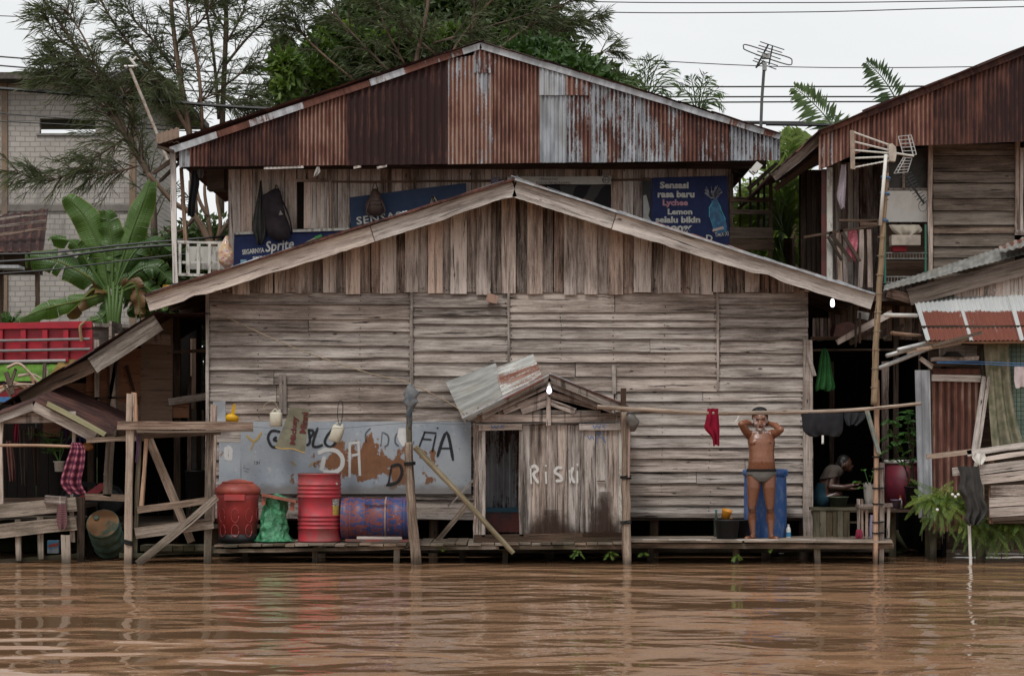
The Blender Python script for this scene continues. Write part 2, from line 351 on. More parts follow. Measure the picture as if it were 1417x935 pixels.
# ================================================================ water and land
m = NT('river_water'); p = m.pos()
w1 = m.noise(m.vec(p, (1.0, 1.25, 1)), 1, 2, .5, .5); w2 = m.noise(m.vec(p, (3.6, 4.2, 1)), 1, 3, .5, .4); w3 = m.noise(m.vec(p, (.32, .55, 1)), 1, 2, .5)
h = m.math('ADD', m.math('MULTIPLY', w1, .070), m.math('MULTIPLY', w2, .009)); h = m.math('ADD', h, m.math('MULTIPLY', w3, .16))
sx = m.sep(p); wake = m.math('MULTIPLY', m.math('SUBTRACT', 1, m.step(sx[0], -3.2, -.2)), m.math('SUBTRACT', 1, m.step(sx[1], -9.8, -7.4)))   # a choppier patch of wake near the photographer's boat
h = m.math('ADD', h, m.math('MULTIPLY', m.math('MULTIPLY', wake, m.noise(m.vec(p, (1.4, 1.7, 1)), 1, 1, .4)), .20))
bp = m.n('Bump'); bp.inputs['Strength'].default_value = 1.0; bp.inputs['Distance'].default_value = 1.0; m.l(h, bp.inputs['Height']); m.l(bp.outputs[0], m.b.inputs['Normal'])
m.fin(m.mix(m.noise(p, .35, 4), (.235, .128, .068), (.27, .155, .088)), .02, 0, .5); m.b.inputs['IOR'].default_value = 1.33
M['water'] = m.m
mb = MB(); mb.grid(lambda u, v: (lerp(-400, 400, u), lerp(-300, 7, v), 0), 8, 8); tag(mb.build('river_water', M['water'], loc=(0, 0, 0)), kind='structure')
def land_z(y):
    for (a, za), (b, zb) in zip(((-300, -3), (2.0, -1.2), (3.5, -.05), (5.0, .45), (7.5, 1.2), (900, 1.25)), ((2.0, -1.2), (3.5, -.05), (5.0, .45), (7.5, 1.2), (900, 1.25), (901, 1.25))):
        if a <= y <= b: return lerp(za, zb, (y-a)/(b-a))
    return 1.2
ys = [-300, -20, 0, 2, 3, 3.5, 4.2, 5, 6, 7.5, 9, 15, 30, 80, 300, 900]; xs = [-600, -200, -60] + [x*1.5 for x in range(-20, 21)] + [60, 200, 600]
mb = MB()
for i in range(len(xs)-1):
    for j in range(len(ys)-1):
        q = [(xs[i], ys[j]), (xs[i+1], ys[j]), (xs[i+1], ys[j+1]), (xs[i], ys[j+1])]; b = len(mb.v)
        mb.v.extend([(x, y, land_z(y)+.12*math.sin(x*1.3+y*.7)*(1 if y < 8 else .2)) for x, y in q]); mb.face((b, b+1, b+2, b+3), q, (.5, .5, .5))
tag(mb.build('ground', M['earth'], loc=(0, 0, 0)), kind='structure')
mb = MB(); mb.grid(lambda u, v: (lerp(-60, 60, u), lerp(9.6, 14, v), 1.262+.0), 4, 2); tag(mb.build('road', paint('asphalt', (.06, .058, .055), grime=.2), loc=(0, 0, 0)), kind='structure')

# ================================================================ main wooden house over the water
YW = 1.4
def gx(px, Y): return P(px, 0, Y).x
def gz(py, Y): return P(0, py, Y).z
hs = thing('wooden_house', 'large weathered grey plank house with a low gable standing on stilts over the river', 'house', P(702, 712, YW))
def plank_h(mb, x0, x1, yt, yb, Y, tilt=.034, th=.016, tone=None, wob=.004, tint=None):
    """horizontal lapped plank between pixel columns and rows"""
    a = P(x0, yt, Y); b = P(x1, yb, Y); X0, X1, zt, zb = a.x, b.x, a.z, b.z-.004
    n = max(2, int((X1-X0)/.3)); rings = []; ul = []; ph = R(0, 50); ti = tint or mb.tint(tone); lean = R(-.006, .006)
    for i in range(n+1):
        x = lerp(X0, X1, i/n)+(R(-.002, .002)); w = wob*(mnoise.noise(Vector((x*2.1+ph, ph, 0)))*2); w2 = wob*(mnoise.noise(Vector((x*2.7, ph, 3)))*2); dz = lean*(i/n-.5)
        yb_ = Y-tilt-.004*mnoise.noise(Vector((x*1.1, ph, 9)))
        rings.append([(x, Y, zt+w2+dz), (x, Y+th, zt+w2+dz), (x, yb_+th, zb+w+dz), (x, yb_, zb+w+dz)]); ul.append(x-X0)
    H = zt-zb; mb.rings(rings, ul, ti, vper=[0, th, th+H, 2*th+H, 2*th+2*H])
rowsL = [405, 432, 444, 462, 486, 497, 519, 537, 548, 566, 584, 607, 628, 650, 668, 690, 712]
def rows(y0, y1, avg, var=.22):
    ys = [y0]
    while ys[-1] < y1-avg*.6: ys.append(ys[-1]+avg*R(1-var, 1+var))
    ys[-1] = y1; return ys
mb = MB()
seclist = [(287, 569, rows(404, 712, 20.5)), (570, 703, [404, 424, 436, 447, 465, 485, 500, 519, 541, 562, 582, 603, 628, 650, 672, 690, 712]),
           (704, 992, [404, 431, 442, 452, 468, 486, 500, 520, 540]), (993, 1118, [404, 420, 438, 452, 470, 487, 503, 521, 540]),
           (704, 850, [540, 560, 583, 603, 628, 650, 672, 690, 709]), (851, 1112, [540, 554, 569, 587, 601, 618, 633, 651, 667, 684, 698, 709])]
for (x0, x1, ys) in seclist:
    base = R(.42, .58)
    for a, b in zip(ys, ys[1:]):
        a += 1.1; b -= .4
        if x1-x0 > 250 and R(0, 1) < .28:
            c = lerp(x0, x1, R(.3, .7)); plank_h(mb, x0, c-.4, a, b+1, YW, tone=base+R(-.2, .28)); plank_h(mb, c+.4, x1, a, b+1, YW, tone=base+R(-.2, .28))
        else: plank_h(mb, x0, x1, a, b+1, YW, tone=base+R(-.22, .30))
mb.build('plank_wall', M['grey'], hs)
for (x, y0, y1, w) in ((569, 405, 560, 4), (703.5, 405, 520, 3), (992.5, 405, 540, 3), (391, 518, 572, 11), (850, 505, 545, 6), (287, 405, 712, 5)):
    mb = MB(); mb.beam(P(x, y0, YW-.048), P(x+R(-1, 1), y1, YW-.048), w*K(YW), .018, tone=R(.3, .6)); mb.build('cover_strip', M['grey'], hs)
for (x0, x1, y, w) in ((287, 400, 713, 7), (400, 700, 713.5, 7), (870, 1120, 712, 6)):
    mb = MB(); mb.beam(P(x0, y, YW-.03), P(x1, y+1, YW-.03), w*K(YW), .03, tone=.35); mb.build('sill_board', M['grey'], hs)
# gable: vertical board and batten
def roofy(x, xl=203, yl=420, xp=712, yp=262, xr=1208, yr=418): return lerp(yl, yp, (x-xl)/(xp-xl)) if x < xp else lerp(yp, yr, (x-xp)/(xr-xp))
def plank_v(mb, x0, x1, ytl, ytr, yb, Y, th=.018, tone=None, lean=0, tint=None, seg=6, wob=.003):
    a = P(x0, 0, Y).x; b = P(x1, 0, Y).x; zb = gz(yb, Y); ti = tint or mb.tint(tone); rings = []; ul = []; ph = R(0, 90)
    for i in range(seg+1):
        q = i/seg; zl = lerp(zb+R(-.004, .004)*(i == 0), gz(ytl, Y), q); zr = lerp(zb, gz(ytr, Y), q); dx = lean*q
        w = wob*mnoise.noise(Vector((zl*2, ph, 0)))*2; w2 = wob*mnoise.noise(Vector((zl*2.3, ph, 7)))*2
        rings.append([(a+dx+w, Y, zl), (b+dx+w2, Y, zr), (b+dx+w2, Y+th, zr), (a+dx+w, Y+th, zl)]); ul.append(zl-zb)
    W_ = b-a; mb.rings(rings, ul, ti, vper=[0, W_, W_+th, 2*W_+th, 2*W_+2*th])
mb = MB(); x = 290; front = 0
YWg = YW-.01
while x < 1118:
    w = R(14, 22) if front else R(13, 19); x1 = min(x+w, 1119); e = R(-1.5, 3) if front else R(-1, 1.5)
    plank_v(mb, x-(1.2 if front else -.6), x1+(1.2 if front else -.6), roofy(x)+3, roofy(x1)+3, 405+e, YWg-(.044 if front else .012), tone=R(.50, .95) if front else R(.22, .65), lean=R(-.008, .008))
    x = x1; front = 1-front if R(0, 1) < .85 else front
mb.build('gable_boards', M['brown'], hs)
mb = MB()
for (x0, x1, ys) in seclist:
    for a, b in zip(ys, ys[1:]):
        for x in ([x0+3, x1-3] if x1-x0 < 200 else [x0+3, x1-3]+[lerp(x0, x1, q)+R(-1, 1) for q in (.25, .5, .75)]):
            for f in (.3, .75):
                if R(0, 1) < .75: mb.box(P(x+R(-1, 1), lerp(a, b, f), YW-.036*f-.004), (R(.008, .013), .006, R(.008, .015)), tone=0)
for i in range(110): x = R(292, 1115); mb.box(P(x, 400+R(-2, 1.5), YWg-.036), (R(.008, .014), .008, R(.008, .02)), tone=0)
tag(mb.build('nail_heads', M['void'], hs), kind='stuff')
mb = MB(); q = [P(287, 710, YW), P(1118, 710, YW), P(1118, 399, YW), P(712, 262, YW), P(287, 399, YW)]
mb.prism([(v.x, v.z) for v in q], YW+.03, YW+.06); mb.build('inner_shade_panel', M['void'], hs)  # dark panel added behind the planks so their gaps look unlit
for nm, px in (('side_wall', 288), ('side_wall', 1117)):
    mb = MB(); X = gx(px, YW)
    for k in range(14):
        z0 = lerp(gz(712, YW), gz(405, YW), k/14); z1 = lerp(gz(712, YW), gz(405, YW), (k+1)/14)
        mb.beam((X, YW+.07, (z0+z1)/2), (X, 6.4, (z0+z1)/2), (z1-z0)*.98, .03, nrm=(1, 0, 0), tone=R(.2, .5))
    mb.build(nm, M['brown'], hs)
mb = MB(); mb.box(((gx(287, YW)+gx(1118, YW))/2, (YW+6.4)/2+.05, gz(712, YW)-.04), (gx(1118, YW)-gx(287, YW), 5.0, .07)); mb.build('floor', M['dark'], hs)
for k, x in enumerate((300, 445, 600, 760, 905, 1060, 1112)):
    for y in (1.6, 3.4):
        mb = MB(); mb.tube([(gx(x, y), y, -.8), (gx(x, y), y, gz(712, YW)-.05)], .065, 8); mb.build('stilt', M['dark'], hs)
# corner post at right
mb = MB(); mb.beam(P(1117.5, 470, YW-.05), P(1118, 752, YW-.05), 13*K(YW), .06, tone=.45, segs=9); mb.build('corner_post', M['grey'], hs)
# roof: two slopes, sheets, bargeboards
YB = .85
pk = P(712, 247, YB); el = P(200, 408, YB); er = P(1212, 407, YB)
for nm, e, (t0, t1) in (('roof', el, (.2, .9)), ('roof', er, (.6, .5))):
    mb = MB(); n = 10
    for k in range(n):
        a = lerp(e, pk, k/n); b = lerp(e, pk, (k+1)/n+.01)
        mb.corr((a.x, YB-.04, a.z), (a.x, 6.2, a.z), (b.x, 6.2, b.z+.012), (b.x, YB-.04, b.z+.012), rust=R(*sorted((t0, t1))), dark=.5)
    mb.build(nm, M['tin'], hs)
mb = MB()
for e in (el, er):
    for yy in np.linspace(YB+.08, 6.0, 7):
        mb.beam((e.x*.995, yy, e.z-.06), (pk.x, yy, pk.z-.06), .09, .05, tone=.3)
mb.build('rafter', M['dark'], hs)
def board(mb, pts, Y, th, w, tone=.6, chip=.012, n=40, chips=True):
    """long weathered board with a chipped lower edge; pts: pixel centre line"""
    a = P(*pts[0], Y); b = P(*pts[1], Y); d = (b-a); L = d.length; d.normalize(); u = Vector((-d.z, 0, d.x));
    if u.z < 0: u = -u
    rings = []; ul = []; ph = R(0, 99); ti = mb.tint(tone)
    for i in range(n+1):
        c = lerp(a, b, i/n); q = mnoise.noise(Vector((i*.31*L/n*8, ph, 0))); q2 = mnoise.noise(Vector((i*L/n*14, ph, 5)))
        lo = w/2-(max(0, q-.1)*chip*5+abs(q2)*chip if chips else 0); hi = w/2+q2*.004
        p1 = c-u*lo; p2 = c+u*hi
        rings.append([(p1.x, Y, p1.z), (p1.x, Y+th, p1.z), (p2.x, Y+th, p2.z), (p2.x, Y, p2.z)]); ul.append(L*i/n)
    mb.rings(rings, ul, ti, vper=[0, th, th+w, 2*th+w, 2*th+2*w])
for parts in (((204, 420), (515, 324), (516, 323.5), (712, 261.5)), ((1208, 417), (850, 306.5), (849, 306), (712, 261.5))):
    mb = MB(); w = 23*K(YB)
    board(mb, (parts[0], parts[1]), YB, .03, w, .72, .014); board(mb, (parts[2], parts[3]), YB-.004, .03, w*.98, .60, .012)
    mb.build('bargeboard', M['fascia'], hs)
mb = MB()                                         # thin trim above the bargeboards
for a, b, t in (((200, 409), (712, 248), .8), ((1214, 408), (712, 248), .2)):
    A = P(*a, YB-.05); B = P(*b, YB-.05); mb.beam(A, B, .028, .05, tint=(R(0, 1), .95 if t > .5 else .3, .7))
mb.build('roof_edge', M['tin'], hs)
mb = MB(); c = P(712, 249, YB-.06)
for sgn in (-1, 1): mb.grid(lambda u, v: (c.x+sgn*u*.24, c.y+v*1.5, c.z+.035-u*.085-.01*math.sin(u*9)), 4, 1, .24, 1.5, tint=(R(0, 1), .75, .2))
mb.build('ridge_cap', M['tin'], hs)
# small rust box nailed under the gable
mb = MB(); mb.box(P(681, 413, YW-.1), (.15, .05, .11), ry=.25, tint=(.3, 1, 0)); mb.build('rusty_plate', M['tin'], hs)
# painted metal sheet with graffiti
YS = YW-.075
m = NT('painted_sheet_metal'); p = m.obj(); uvv = m.sep(p)
n1 = m.noise(m.vec(p, (1, 1, 1)), 3.2, 6, .6); n2 = m.noise(p, 11, 5, .7); n3 = m.noise(p, 1.3, 3)
c = m.mix(m.step(n3, .35, .65), (.25, .285, .33), (.34, .37, .40)); c = m.mix(m.step(n2, .55, .75), c, (.42, .43, .42))
c = m.mix(m.math('MULTIPLY', m.step(m.noise(p, 26, 4, .7), .60, .68), .55), c, (.10, .105, .12))
xm = m.math('SUBTRACT', 1, m.math('MULTIPLY', m.math('ABSOLUTE', m.math('SUBTRACT', uvv[0], .25)), .85)); zm = m.math('SUBTRACT', 1, m.math('MULTIPLY', m.math('ABSOLUTE', m.math('SUBTRACT', uvv[2], .42)), 2.4))
rf = m.math('ADD', m.math('MULTIPLY', n1, .9), m.math('MULTIPLY', m.math('MULTIPLY', m.math('MAXIMUM', xm, 0), m.math('MAXIMUM', zm, 0)), .42)); rf = m.math('ADD', rf, m.math('MULTIPLY', n2, .12)); rf = m.math('ADD', rf, m.math('MULTIPLY', m.math('SUBTRACT', m.noise(m.vec(p, (14, 1, .8)), 1, 4, .6), .5), .22))
rmk = m.step(rf, .665, .70)
c = m.mix(rmk, c, m.mix(n2, (.10, .042, .022), (.30, .15, .08)))
low = m.step(m.math('ADD', m.math('MULTIPLY', uvv[2], -1), m.math('MULTIPLY', n1, .25)), -.04, .08)
c = m.mix(m.math('MULTIPLY', low, .75), c, (.15, .13, .115))
m.bump(n1, .3, .01); M['graf'] = m.fin(c, m.mix(rmk, (.42, .42, .42), (.9, .9, .9)), .25, .4)
tl = P(333, 583, YS); br_ = P(652, 683, YS)
sh = thing('metal_sheet', 'blue grey painted metal sheet with rust and graffiti nailed on the plank wall', 'metal sheet', (P(490, 683, YS)))
mb = MB()
def sheet_y(x, z): return YS-.008*math.sin(x*2.3+1)-.005*math.sin(z*7+x)
mb.grid(lambda u, v: (lerp(tl.x, br_.x, u), sheet_y(lerp(tl.x, br_.x, u), lerp(br_.z, tl.z, v)), lerp(br_.z, tl.z, v)), 40, 12)
b2 = P(303, 612, YS)
mb.grid(lambda u, v: (lerp(b2.x, tl.x, u), YS+.005-.006*math.sin(v*5), lerp(gz(683, YS), b2.z, v)), 6, 8)
mb.build('sheet', M['graf'], sh, smooth=True)
GR = {'blackspray': spray('black_spray_paint', (.02, .022, .025)), 'whitespray': spray('white_brushed_paint', (.60, .60, .59), .8), 'bluespray': spray('blue_marker_paint', (.08, .16, .36)),
      'yellowspray': spray('ochre_paint', (.42, .29, .09), .8), 'thinblack': spray('faded_black_paint', (.03, .033, .038), .55)}
def strokes(name, lines, Y, wpx, mat, parent, yfn=None):
    mb = MB(); k = K(Y)
    for ln in lines:
        pts = spline([(a, b, 0) for a, b in ln], 5) if len(ln) > 2 else [Vector((ln[0][0], ln[0][1], 0)), Vector((ln[1][0], ln[1][1], 0))]
        b = len(mb.v); n = len(pts)
        for i, p in enumerate(pts):
            d = (pts[min(i+1, n-1)]-pts[max(i-1, 0)]); d.normalize(); nn = Vector((-d.y, d.x, 0))*wpx/2*(1 if 0 < i < n-1 else .6)
            for s_ in (1, -1):
                q = P(p.x+nn.x*s_, p.y+nn.y*s_, Y); y = (yfn(q.x, q.z) if yfn else Y)-.006; mb.v.append((q.x, y, q.z))
        for i in range(n-1): mb.face((b+2*i, b+2*i+1, b+2*i+3, b+2*i+2), [(i, 0), (i, 1), (i+1, 1), (i+1, 0)], (.5, .5, .5))
    return mb.build(name, mat, parent)
strokes('graffiti', [[(388, 597), (376, 596), (371, 606), (377, 618), (387, 616)], [(383, 604), (379, 608), (384, 610)],
                     [(427, 593), (429, 611), (424, 616)], [(427, 594), (434, 597), (429, 606)], [(440, 591), (433, 614), (438, 618), (447, 615)], [(460, 594), (452, 604), (450, 613), (457, 618), (464, 612), (464, 600)]], YS, 3.9, GR['blackspray'], sh, sheet_y)
strokes('graffiti', [[(513, 592), (506, 600), (507, 612)], [(529, 597), (527, 618)], [(530, 598), (537, 603), (537, 614), (532, 618)], [(556, 594), (548, 602), (547, 612), (552, 617)], [(550, 606), (556, 605)], [(573, 610), (570, 618)]], YS, 2.4, GR['thinblack'], sh, sheet_y)
strokes('graffiti', [[(588, 597), (580, 618)], [(586, 597.5), (604, 599)], [(583, 607), (597, 608)], [(603, 601), (598, 625)], [(605, 591), (606, 593)], [(605, 632), (618, 598), (627, 637)], [(609, 620), (625, 620)],
                     [(542, 644), (537, 671)], [(541, 645), (553, 643), (556, 655), (549, 667), (534, 671)]], YS, 4.5, GR['blackspray'], sh, sheet_y)
strokes('graffiti', [[(352, 637), (352, 642)], [(354, 638), (357, 640), (354, 642)], [(359, 637), (359, 642)], [(336, 647), (345, 649)], [(337, 651), (344, 653)]], YS, 1.4, GR['thinblack'], sh, sheet_y)
strokes('graffiti', [[(449, 631), (446, 646), (444, 651)], [(440, 627), (452, 622), (466, 624), (474, 634), (472, 647), (461, 653), (447, 652)], [(484, 612), (484, 660)], [(496, 610), (498, 658)], [(484, 613), (497, 612)], [(487, 630), (497, 628)], [(313, 618), (313, 632), (318, 636), (319, 622), (314, 618)]], YS, 6.3, GR['whitespray'], sh, sheet_y)
strokes('graffiti', [[(341, 602), (352, 610), (362, 598)], [(352, 610), (347, 622)], [(427, 645), (436, 638)], [(402, 638), (410, 644)]], YS, 3.2, GR['yellowspray'], sh, sheet_y)
# ---- upper house set back behind the roof
YU = 5.0; YG = 4.2
uh = thing('upper_house', 'upper wooden storey with a wide rusty corrugated gable behind the lower roof', 'house', P(665, 390, YU))
def ury(x): return lerp(203, 62, (x-248)/(665-248)) if x < 665 else lerp(62, 187, (x-665)/(1078-665))
sheets = [(248, 262, .42, .3), (262, 290, .86, .6), (290, 345, .95, .75), (345, 412, 1.05, .75), (412, 480, .92, .35), (480, 550, 1.3, 1.0), (550, 620, 1.3, 1.0), (620, 682, .66, .2), (682, 746, .80, .4),
          (746, 782, .30, .5), (782, 818, .60, .6), (818, 880, .56, .65), (880, 942, .60, .5), (942, 1010, .68, .65), (1010, 1079, .57, .55)]
def sheetq(mb, x0, x1, fn, yb, Y, rust, dark, **kw):
    a, b, c, d = P(x0, yb, Y), P(x1, yb, Y), P(x1, fn(x1), Y), P(x0, fn(x0), Y); mb.corr(a, b, c, d, rust=rust, dark=dark, **kw)
for i, (x0, x1, ru, dk) in enumerate(sheets):
    mb = MB(); big = 480 <= x0 < 620
    yb = lerp(231, 222, (x0-248)/830); Y = YG-(.012 if i % 2 else 0)
    a, b, c, d = P(x0, yb+R(-.6, .6), Y), P(x1+.5, lerp(231, 222, (x1-248)/830), Y), P(x1+.5, ury(x1)+5, Y), P(x0, ury(x0)+5, Y)
    mb.corr(a, b, c, d, rust=ru, dark=dk, pitch=.11 if big else .062, amp=.016 if big else .0135, rows=3)
    o = mb.build('gable_sheet', M['tin'], uh)
mb = MB(); c0 = P(656, 74, YG-.03); mb.corr(P(655, 101, YG-.035), P(682, 101, YG-.035), P(681, 66, YG-.03), P(656, 66, YG-.03), rust=.72, dark=.5)
mb.build('patch_sheet', M['tin'], uh); mb = MB(); mb.corr(P(746, 132, YG-.035), P(782, 132, YG-.035), P(782, 104, YG-.03), P(746, 92, YG-.03), rust=.2, dark=.5); mb.build('patch_sheet', M['tin'], uh); mb = MB(); mb.corr(P(783, 132, YG-.035), P(815, 132, YG-.035), P(815, 112, YG-.03), P(783, 102, YG-.03), rust=.62, dark=.4)
mb.build('patch_sheet', M['tin'], uh)
for xs_, ru in (((236, 300, .3), (300, 345, .8), (345, 420, .5), (420, 512, .85), (512, 560, .4), (560, 640, .66), (640, 666, .4)), .5), (((664, 745, .25), (745, 818, .3), (818, 930, .35), (930, 1010, .3), (1010, 1080, .45)), .2):
    mb = MB()
    for (x0, x1, r_) in xs_:
        y0 = ury(x0)+1; y1 = ury(x1)+1; mb.beam(P(x0, y0, YG-.05), P(x1, y1, YG-.05), 9*K(YG), .012, tint=(R(0, 1), r_+.05, .5), jit=.004)
    mb.build('rake_flashing', M['zinc'], uh)
e0 = P(216, 199, YG-.2); e1 = P(1082, 183, YG-.2); pk2 = P(665, 55, YG-.2)
for e in (e0, e1):
    mb = MB(); n = 9
    for k in range(n):
        a = lerp(e, pk2, k/n); b = lerp(e, pk2, (k+1)/n+.01); mb.corr((a.x, YG-.1, a.z), (a.x, 11, a.z), (b.x, 11, b.z+.01), (b.x, YG-.1, b.z+.01), rust=.8, dark=.8)
    mb.build('roof', M['tin'], uh)
mb = MB(); x = 317                                       # wall boards
while x < 1008:
    w = R(13, 17); x1 = min(x+w, 1008)
    if not (409 <= x and x1 <= 425): plank_v(mb, x+.3, x1-.3, 218, 218, 395, YU-R(0, .015), tone=R(.3, .75), seg=8)
    x = x1
mb.build('plank_wall', M['upper'], uh)
mb = MB(); a = P(317, 395, YU+.05); b = P(1008, 205, YU+.05); mb.box(((a.x+b.x)/2, YU+.08, (a.z+b.z)/2), (b.x-a.x, .04, b.z-a.z)); mb.build('inner_shade_panel', M['void'], uh)  # dark sheet standing in for shade behind the upper wall boards
mb = MB(); a = P(319, 395, YU); mb.box((a.x-.02, 8.3, (a.z+gz(210, YU))/2), (.06, 6.4, gz(210, YU)-a.z)); b = P(1008, 395, YU); mb.box((b.x+.02, 8.3, (a.z+gz(210, YU))/2), (.06, 6.4, gz(210, YU)-a.z))
mb.box(((a.x+b.x)/2, 11.4, (a.z+gz(210, YU))/2), (b.x-a.x, .06, gz(210, YU)-a.z)); mb.build('outer_walls', M['upper'], uh)
mb = MB(); mb.beam(P(250, 228, YU-.05), P(1060, 228, YU-.05), .12, .06, tone=.1); mb.beam(P(420, 252, YU-.03), P(1008, 248, YU-.03), .03, .02, tone=.5); mb.build('wall_plate', M['dark'], uh)
# supports under the upper floor
mb = MB(); a = P(240, 395, YU-.3); b = P(1070, 395, YU-.3); mb.box(((a.x+b.x)/2, 7.6, a.z-.1), (b.x-a.x, 6.3, .12)); mb.build('floor', M['dark'], uh)
for x in (245, 420, 640, 860, 1062):
    for y in (6.6, 10.4):
        mb = MB(); mb.tube([(gx(x, YU), y, .8), (gx(x, YU), y, a.z-.14)], .07, 7); mb.build('post', M['dark'], uh)
# shutter window (slit open)
wn_ = MB()
for x0, x1 in ((420.5, 430), (430, 438), (438, 444), (444, 455)): plank_v(wn_, x0, x1-.2, 252, 252, 316, YU-.045, tone=R(.6, .85))
wn_.build('shutter', M['upper'], uh)
mb = MB(); mb.beam(P(409, 250, YU-.03), P(409, 318, YU-.03), .035, .03, tone=.5); mb.beam(P(457, 250, YU-.03), P(457, 318, YU-.03), .035, .03, tone=.4); mb.beam(P(406, 250, YU-.032), P(460, 250, YU-.032), .03, .03, tone=.5); mb.build('window_frame', M['upper'], uh)
mb = MB(); a = P(411, 317, YU-.02); b = P(421, 252, YU-.02); mb.box(((a.x+b.x)/2, YU-.01, (a.z+b.z)/2), (b.x-a.x, .02, b.z-a.z)); mb.build('window_opening', M['void'], uh)
# left porch
pl = MB(); pl.beam(P(239, 205, YG+.1), P(243, 392, YG+.1), .075, .06, tone=.8); pl.build('porch_post', M['fascia'], uh)
pl = MB(); pl.beam(P(251, 232, YG+.6), P(257, 338, YG+.6), .05, .05, tone=.6); pl.beam(P(252, 275, YG+.6), P(259, 338, YG+.6), .035, .04, tone=.2); pl.build('porch_post', M['post'], uh)
pl = MB()
for y in (335, 380): pl.beam(P(246, y, YG+.12), P(312, y+1, YG+.12), .035, .05, tone=.7)
pl.beam(P(246, 363, YG+.13), P(312, 363, YG+.13), .03, .03)
for x in (249, 260, 275, 290, 304): pl.beam(P(x, 337, YG+.1), P(x+R(-1, 1), 380, YG+.1), .045, .02, tone=.7)
pl.build('porch_railing', M['whitewood'], uh)
pl = MB(); pl.box(P(285, 357, YG+.35), (.6, .02, .34), tone=.8); pl.build('railing_panel', M['whitewood'], uh)
pl = MB(); pl.corr(P(216, 198, YG-.1), P(248, 196, YG-.1), P(248, 176, YG+1.2), P(216, 186, YG+1.2), rust=.9, dark=1); pl.beam(P(218, 203, YG-.1), P(240, 210, YG-.1), .04, .1, tone=.2)
pl.beam(P(212, 240, YG+.7), P(252, 212, YG+.2), .05, .05, tone=.3); pl.beam(P(222, 250, YG+.9), P(256, 218, YG+.2), .04, .05, tone=.3); pl.build('eave_end', M['dark'], uh)
pl = MB(); a = P(300, 245, YG+1.2); pl.box(a, (.26, .3, .42), tone=.4); pl.build('wall_box', M['dark'], uh)
# right open frame beside banner, palms show through
pl = MB()
for y, w in ((276, 7), (293, 6)): pl.beam(P(1010, y, YU-.05), P(1068, y+1, YU-.05), w*K(YU), .03, tone=.4)
for y in (322, 338): pl.beam(P(1010, y, YU-.05), P(1070, y+1, YU-.05), 15*K(YU), .03, tone=.5)
for x in (1012, 1066): pl.beam(P(x, 240, YU-.02), P(x, 356, YU-.02), .05, .05, tone=.3)
for x in (1024, 1038, 1049, 1057): pl.beam(P(x, 246, YU+.5), P(x, 330, YU+.5), .035, .05, tone=.1)
pl.beam(P(1035, 262, YU-.1), P(1075, 226, YU-.1), .06, .05, tone=.4); pl.beam(P(1070, 240, YU-.1), P(1106, 240, YU-.1), .05, .05, tone=.3)
pl.build('open_frame', M['dark'], uh)
# ================================================================ text, cloth, leaves, people: shared builders
def text_mesh(name, s, mat, parent, x0, x1, yt, yb, Y, bold=.0, shear=0., rot=0., yfn=None, lift=.008, spacing=1.0):
    """lettering fitted to a pixel box, lying just in front of the surface"""
    cu = bpy.data.curves.new('lettering', 'FONT'); cu.body = s; cu.offset = bold; cu.shear = shear; cu.resolution_u = 2; cu.space_character = spacing
    t = bpy.data.objects.new('lettering_curve', cu); COL.objects.link(t); bpy.context.view_layer.update()
    me0 = t.evaluated_get(bpy.context.evaluated_depsgraph_get()).to_mesh()
    V = np.array([v.co[:2] for v in me0.vertices]); F = [tuple(p.vertices) for p in me0.polygons]
    bpy.data.objects.remove(t); bpy.data.curves.remove(cu)
    mn, mxx = V.min(0), V.max(0); V = (V-mn)/(mxx-mn)
    a, b = P(x0, yb, Y), P(x1, yt, Y); mb = MB(); cx, cz = (a.x+b.x)/2, (a.z+b.z)/2; ca, sa = math.cos(rot), math.sin(rot)
    for u, v in V:
        x = (u-.5)*(b.x-a.x); z = (v-.5)*(b.z-a.z); X = cx+x*ca-z*sa; Z = cz+x*sa+z*ca
        mb.v.append((X, (yfn(X, Z) if yfn else Y)-lift, Z))
    for f in F: mb.face(f, [(0, 0)]*len(f), (.5, .5, .5))
    return mb.build(name, mat, parent)
def cloth(name, rows, Y, mat, label=None, cat=None, folds=3, amp=.03, parent=None, nu=18, group=None, uvs=(1, 1), sub=4, depth=.0, twist=0, th=.006):
    """hanging cloth; rows: (y, xleft, xright) from top to bottom in pixels; a real thickness by a second side"""
    rows = [tuple(map(float, r)) for r in rows]; pts = spline(rows, sub); n = len(pts); ph = R(0, 6); mb = MB()
    def surf(u, v, off):
        i = min(int(v*(n-1)), n-2); f = v*(n-1)-i; r = lerp(pts[i], pts[i+1], f)
        x = lerp(r[1], r[2], u); yy = r[0]+1.2*math.sin(u*9+ph)*v
        w = amp*(math.sin(u*folds*2*math.pi+ph+v*1.5+twist*v)*(.35+.65*v)+.4*math.sin(u*folds*4.3+ph*2-v*3)*v); d = depth*math.sin(math.pi*u)*math.sin(math.pi*min(1, v*1.0))
        q = P(x, yy, Y); return (q.x, Y+w-d+off, q.z)
    mb.grid(lambda u, v: surf(u, v, 0), nu, n-1, *uvs)
    mb.grid(lambda u, v: surf(1-u, v, th), nu, n-1, *uvs)
    o = mb.build(name, mat, parent, smooth=True)
    return tag(o, label, cat, group) if parent is None else o
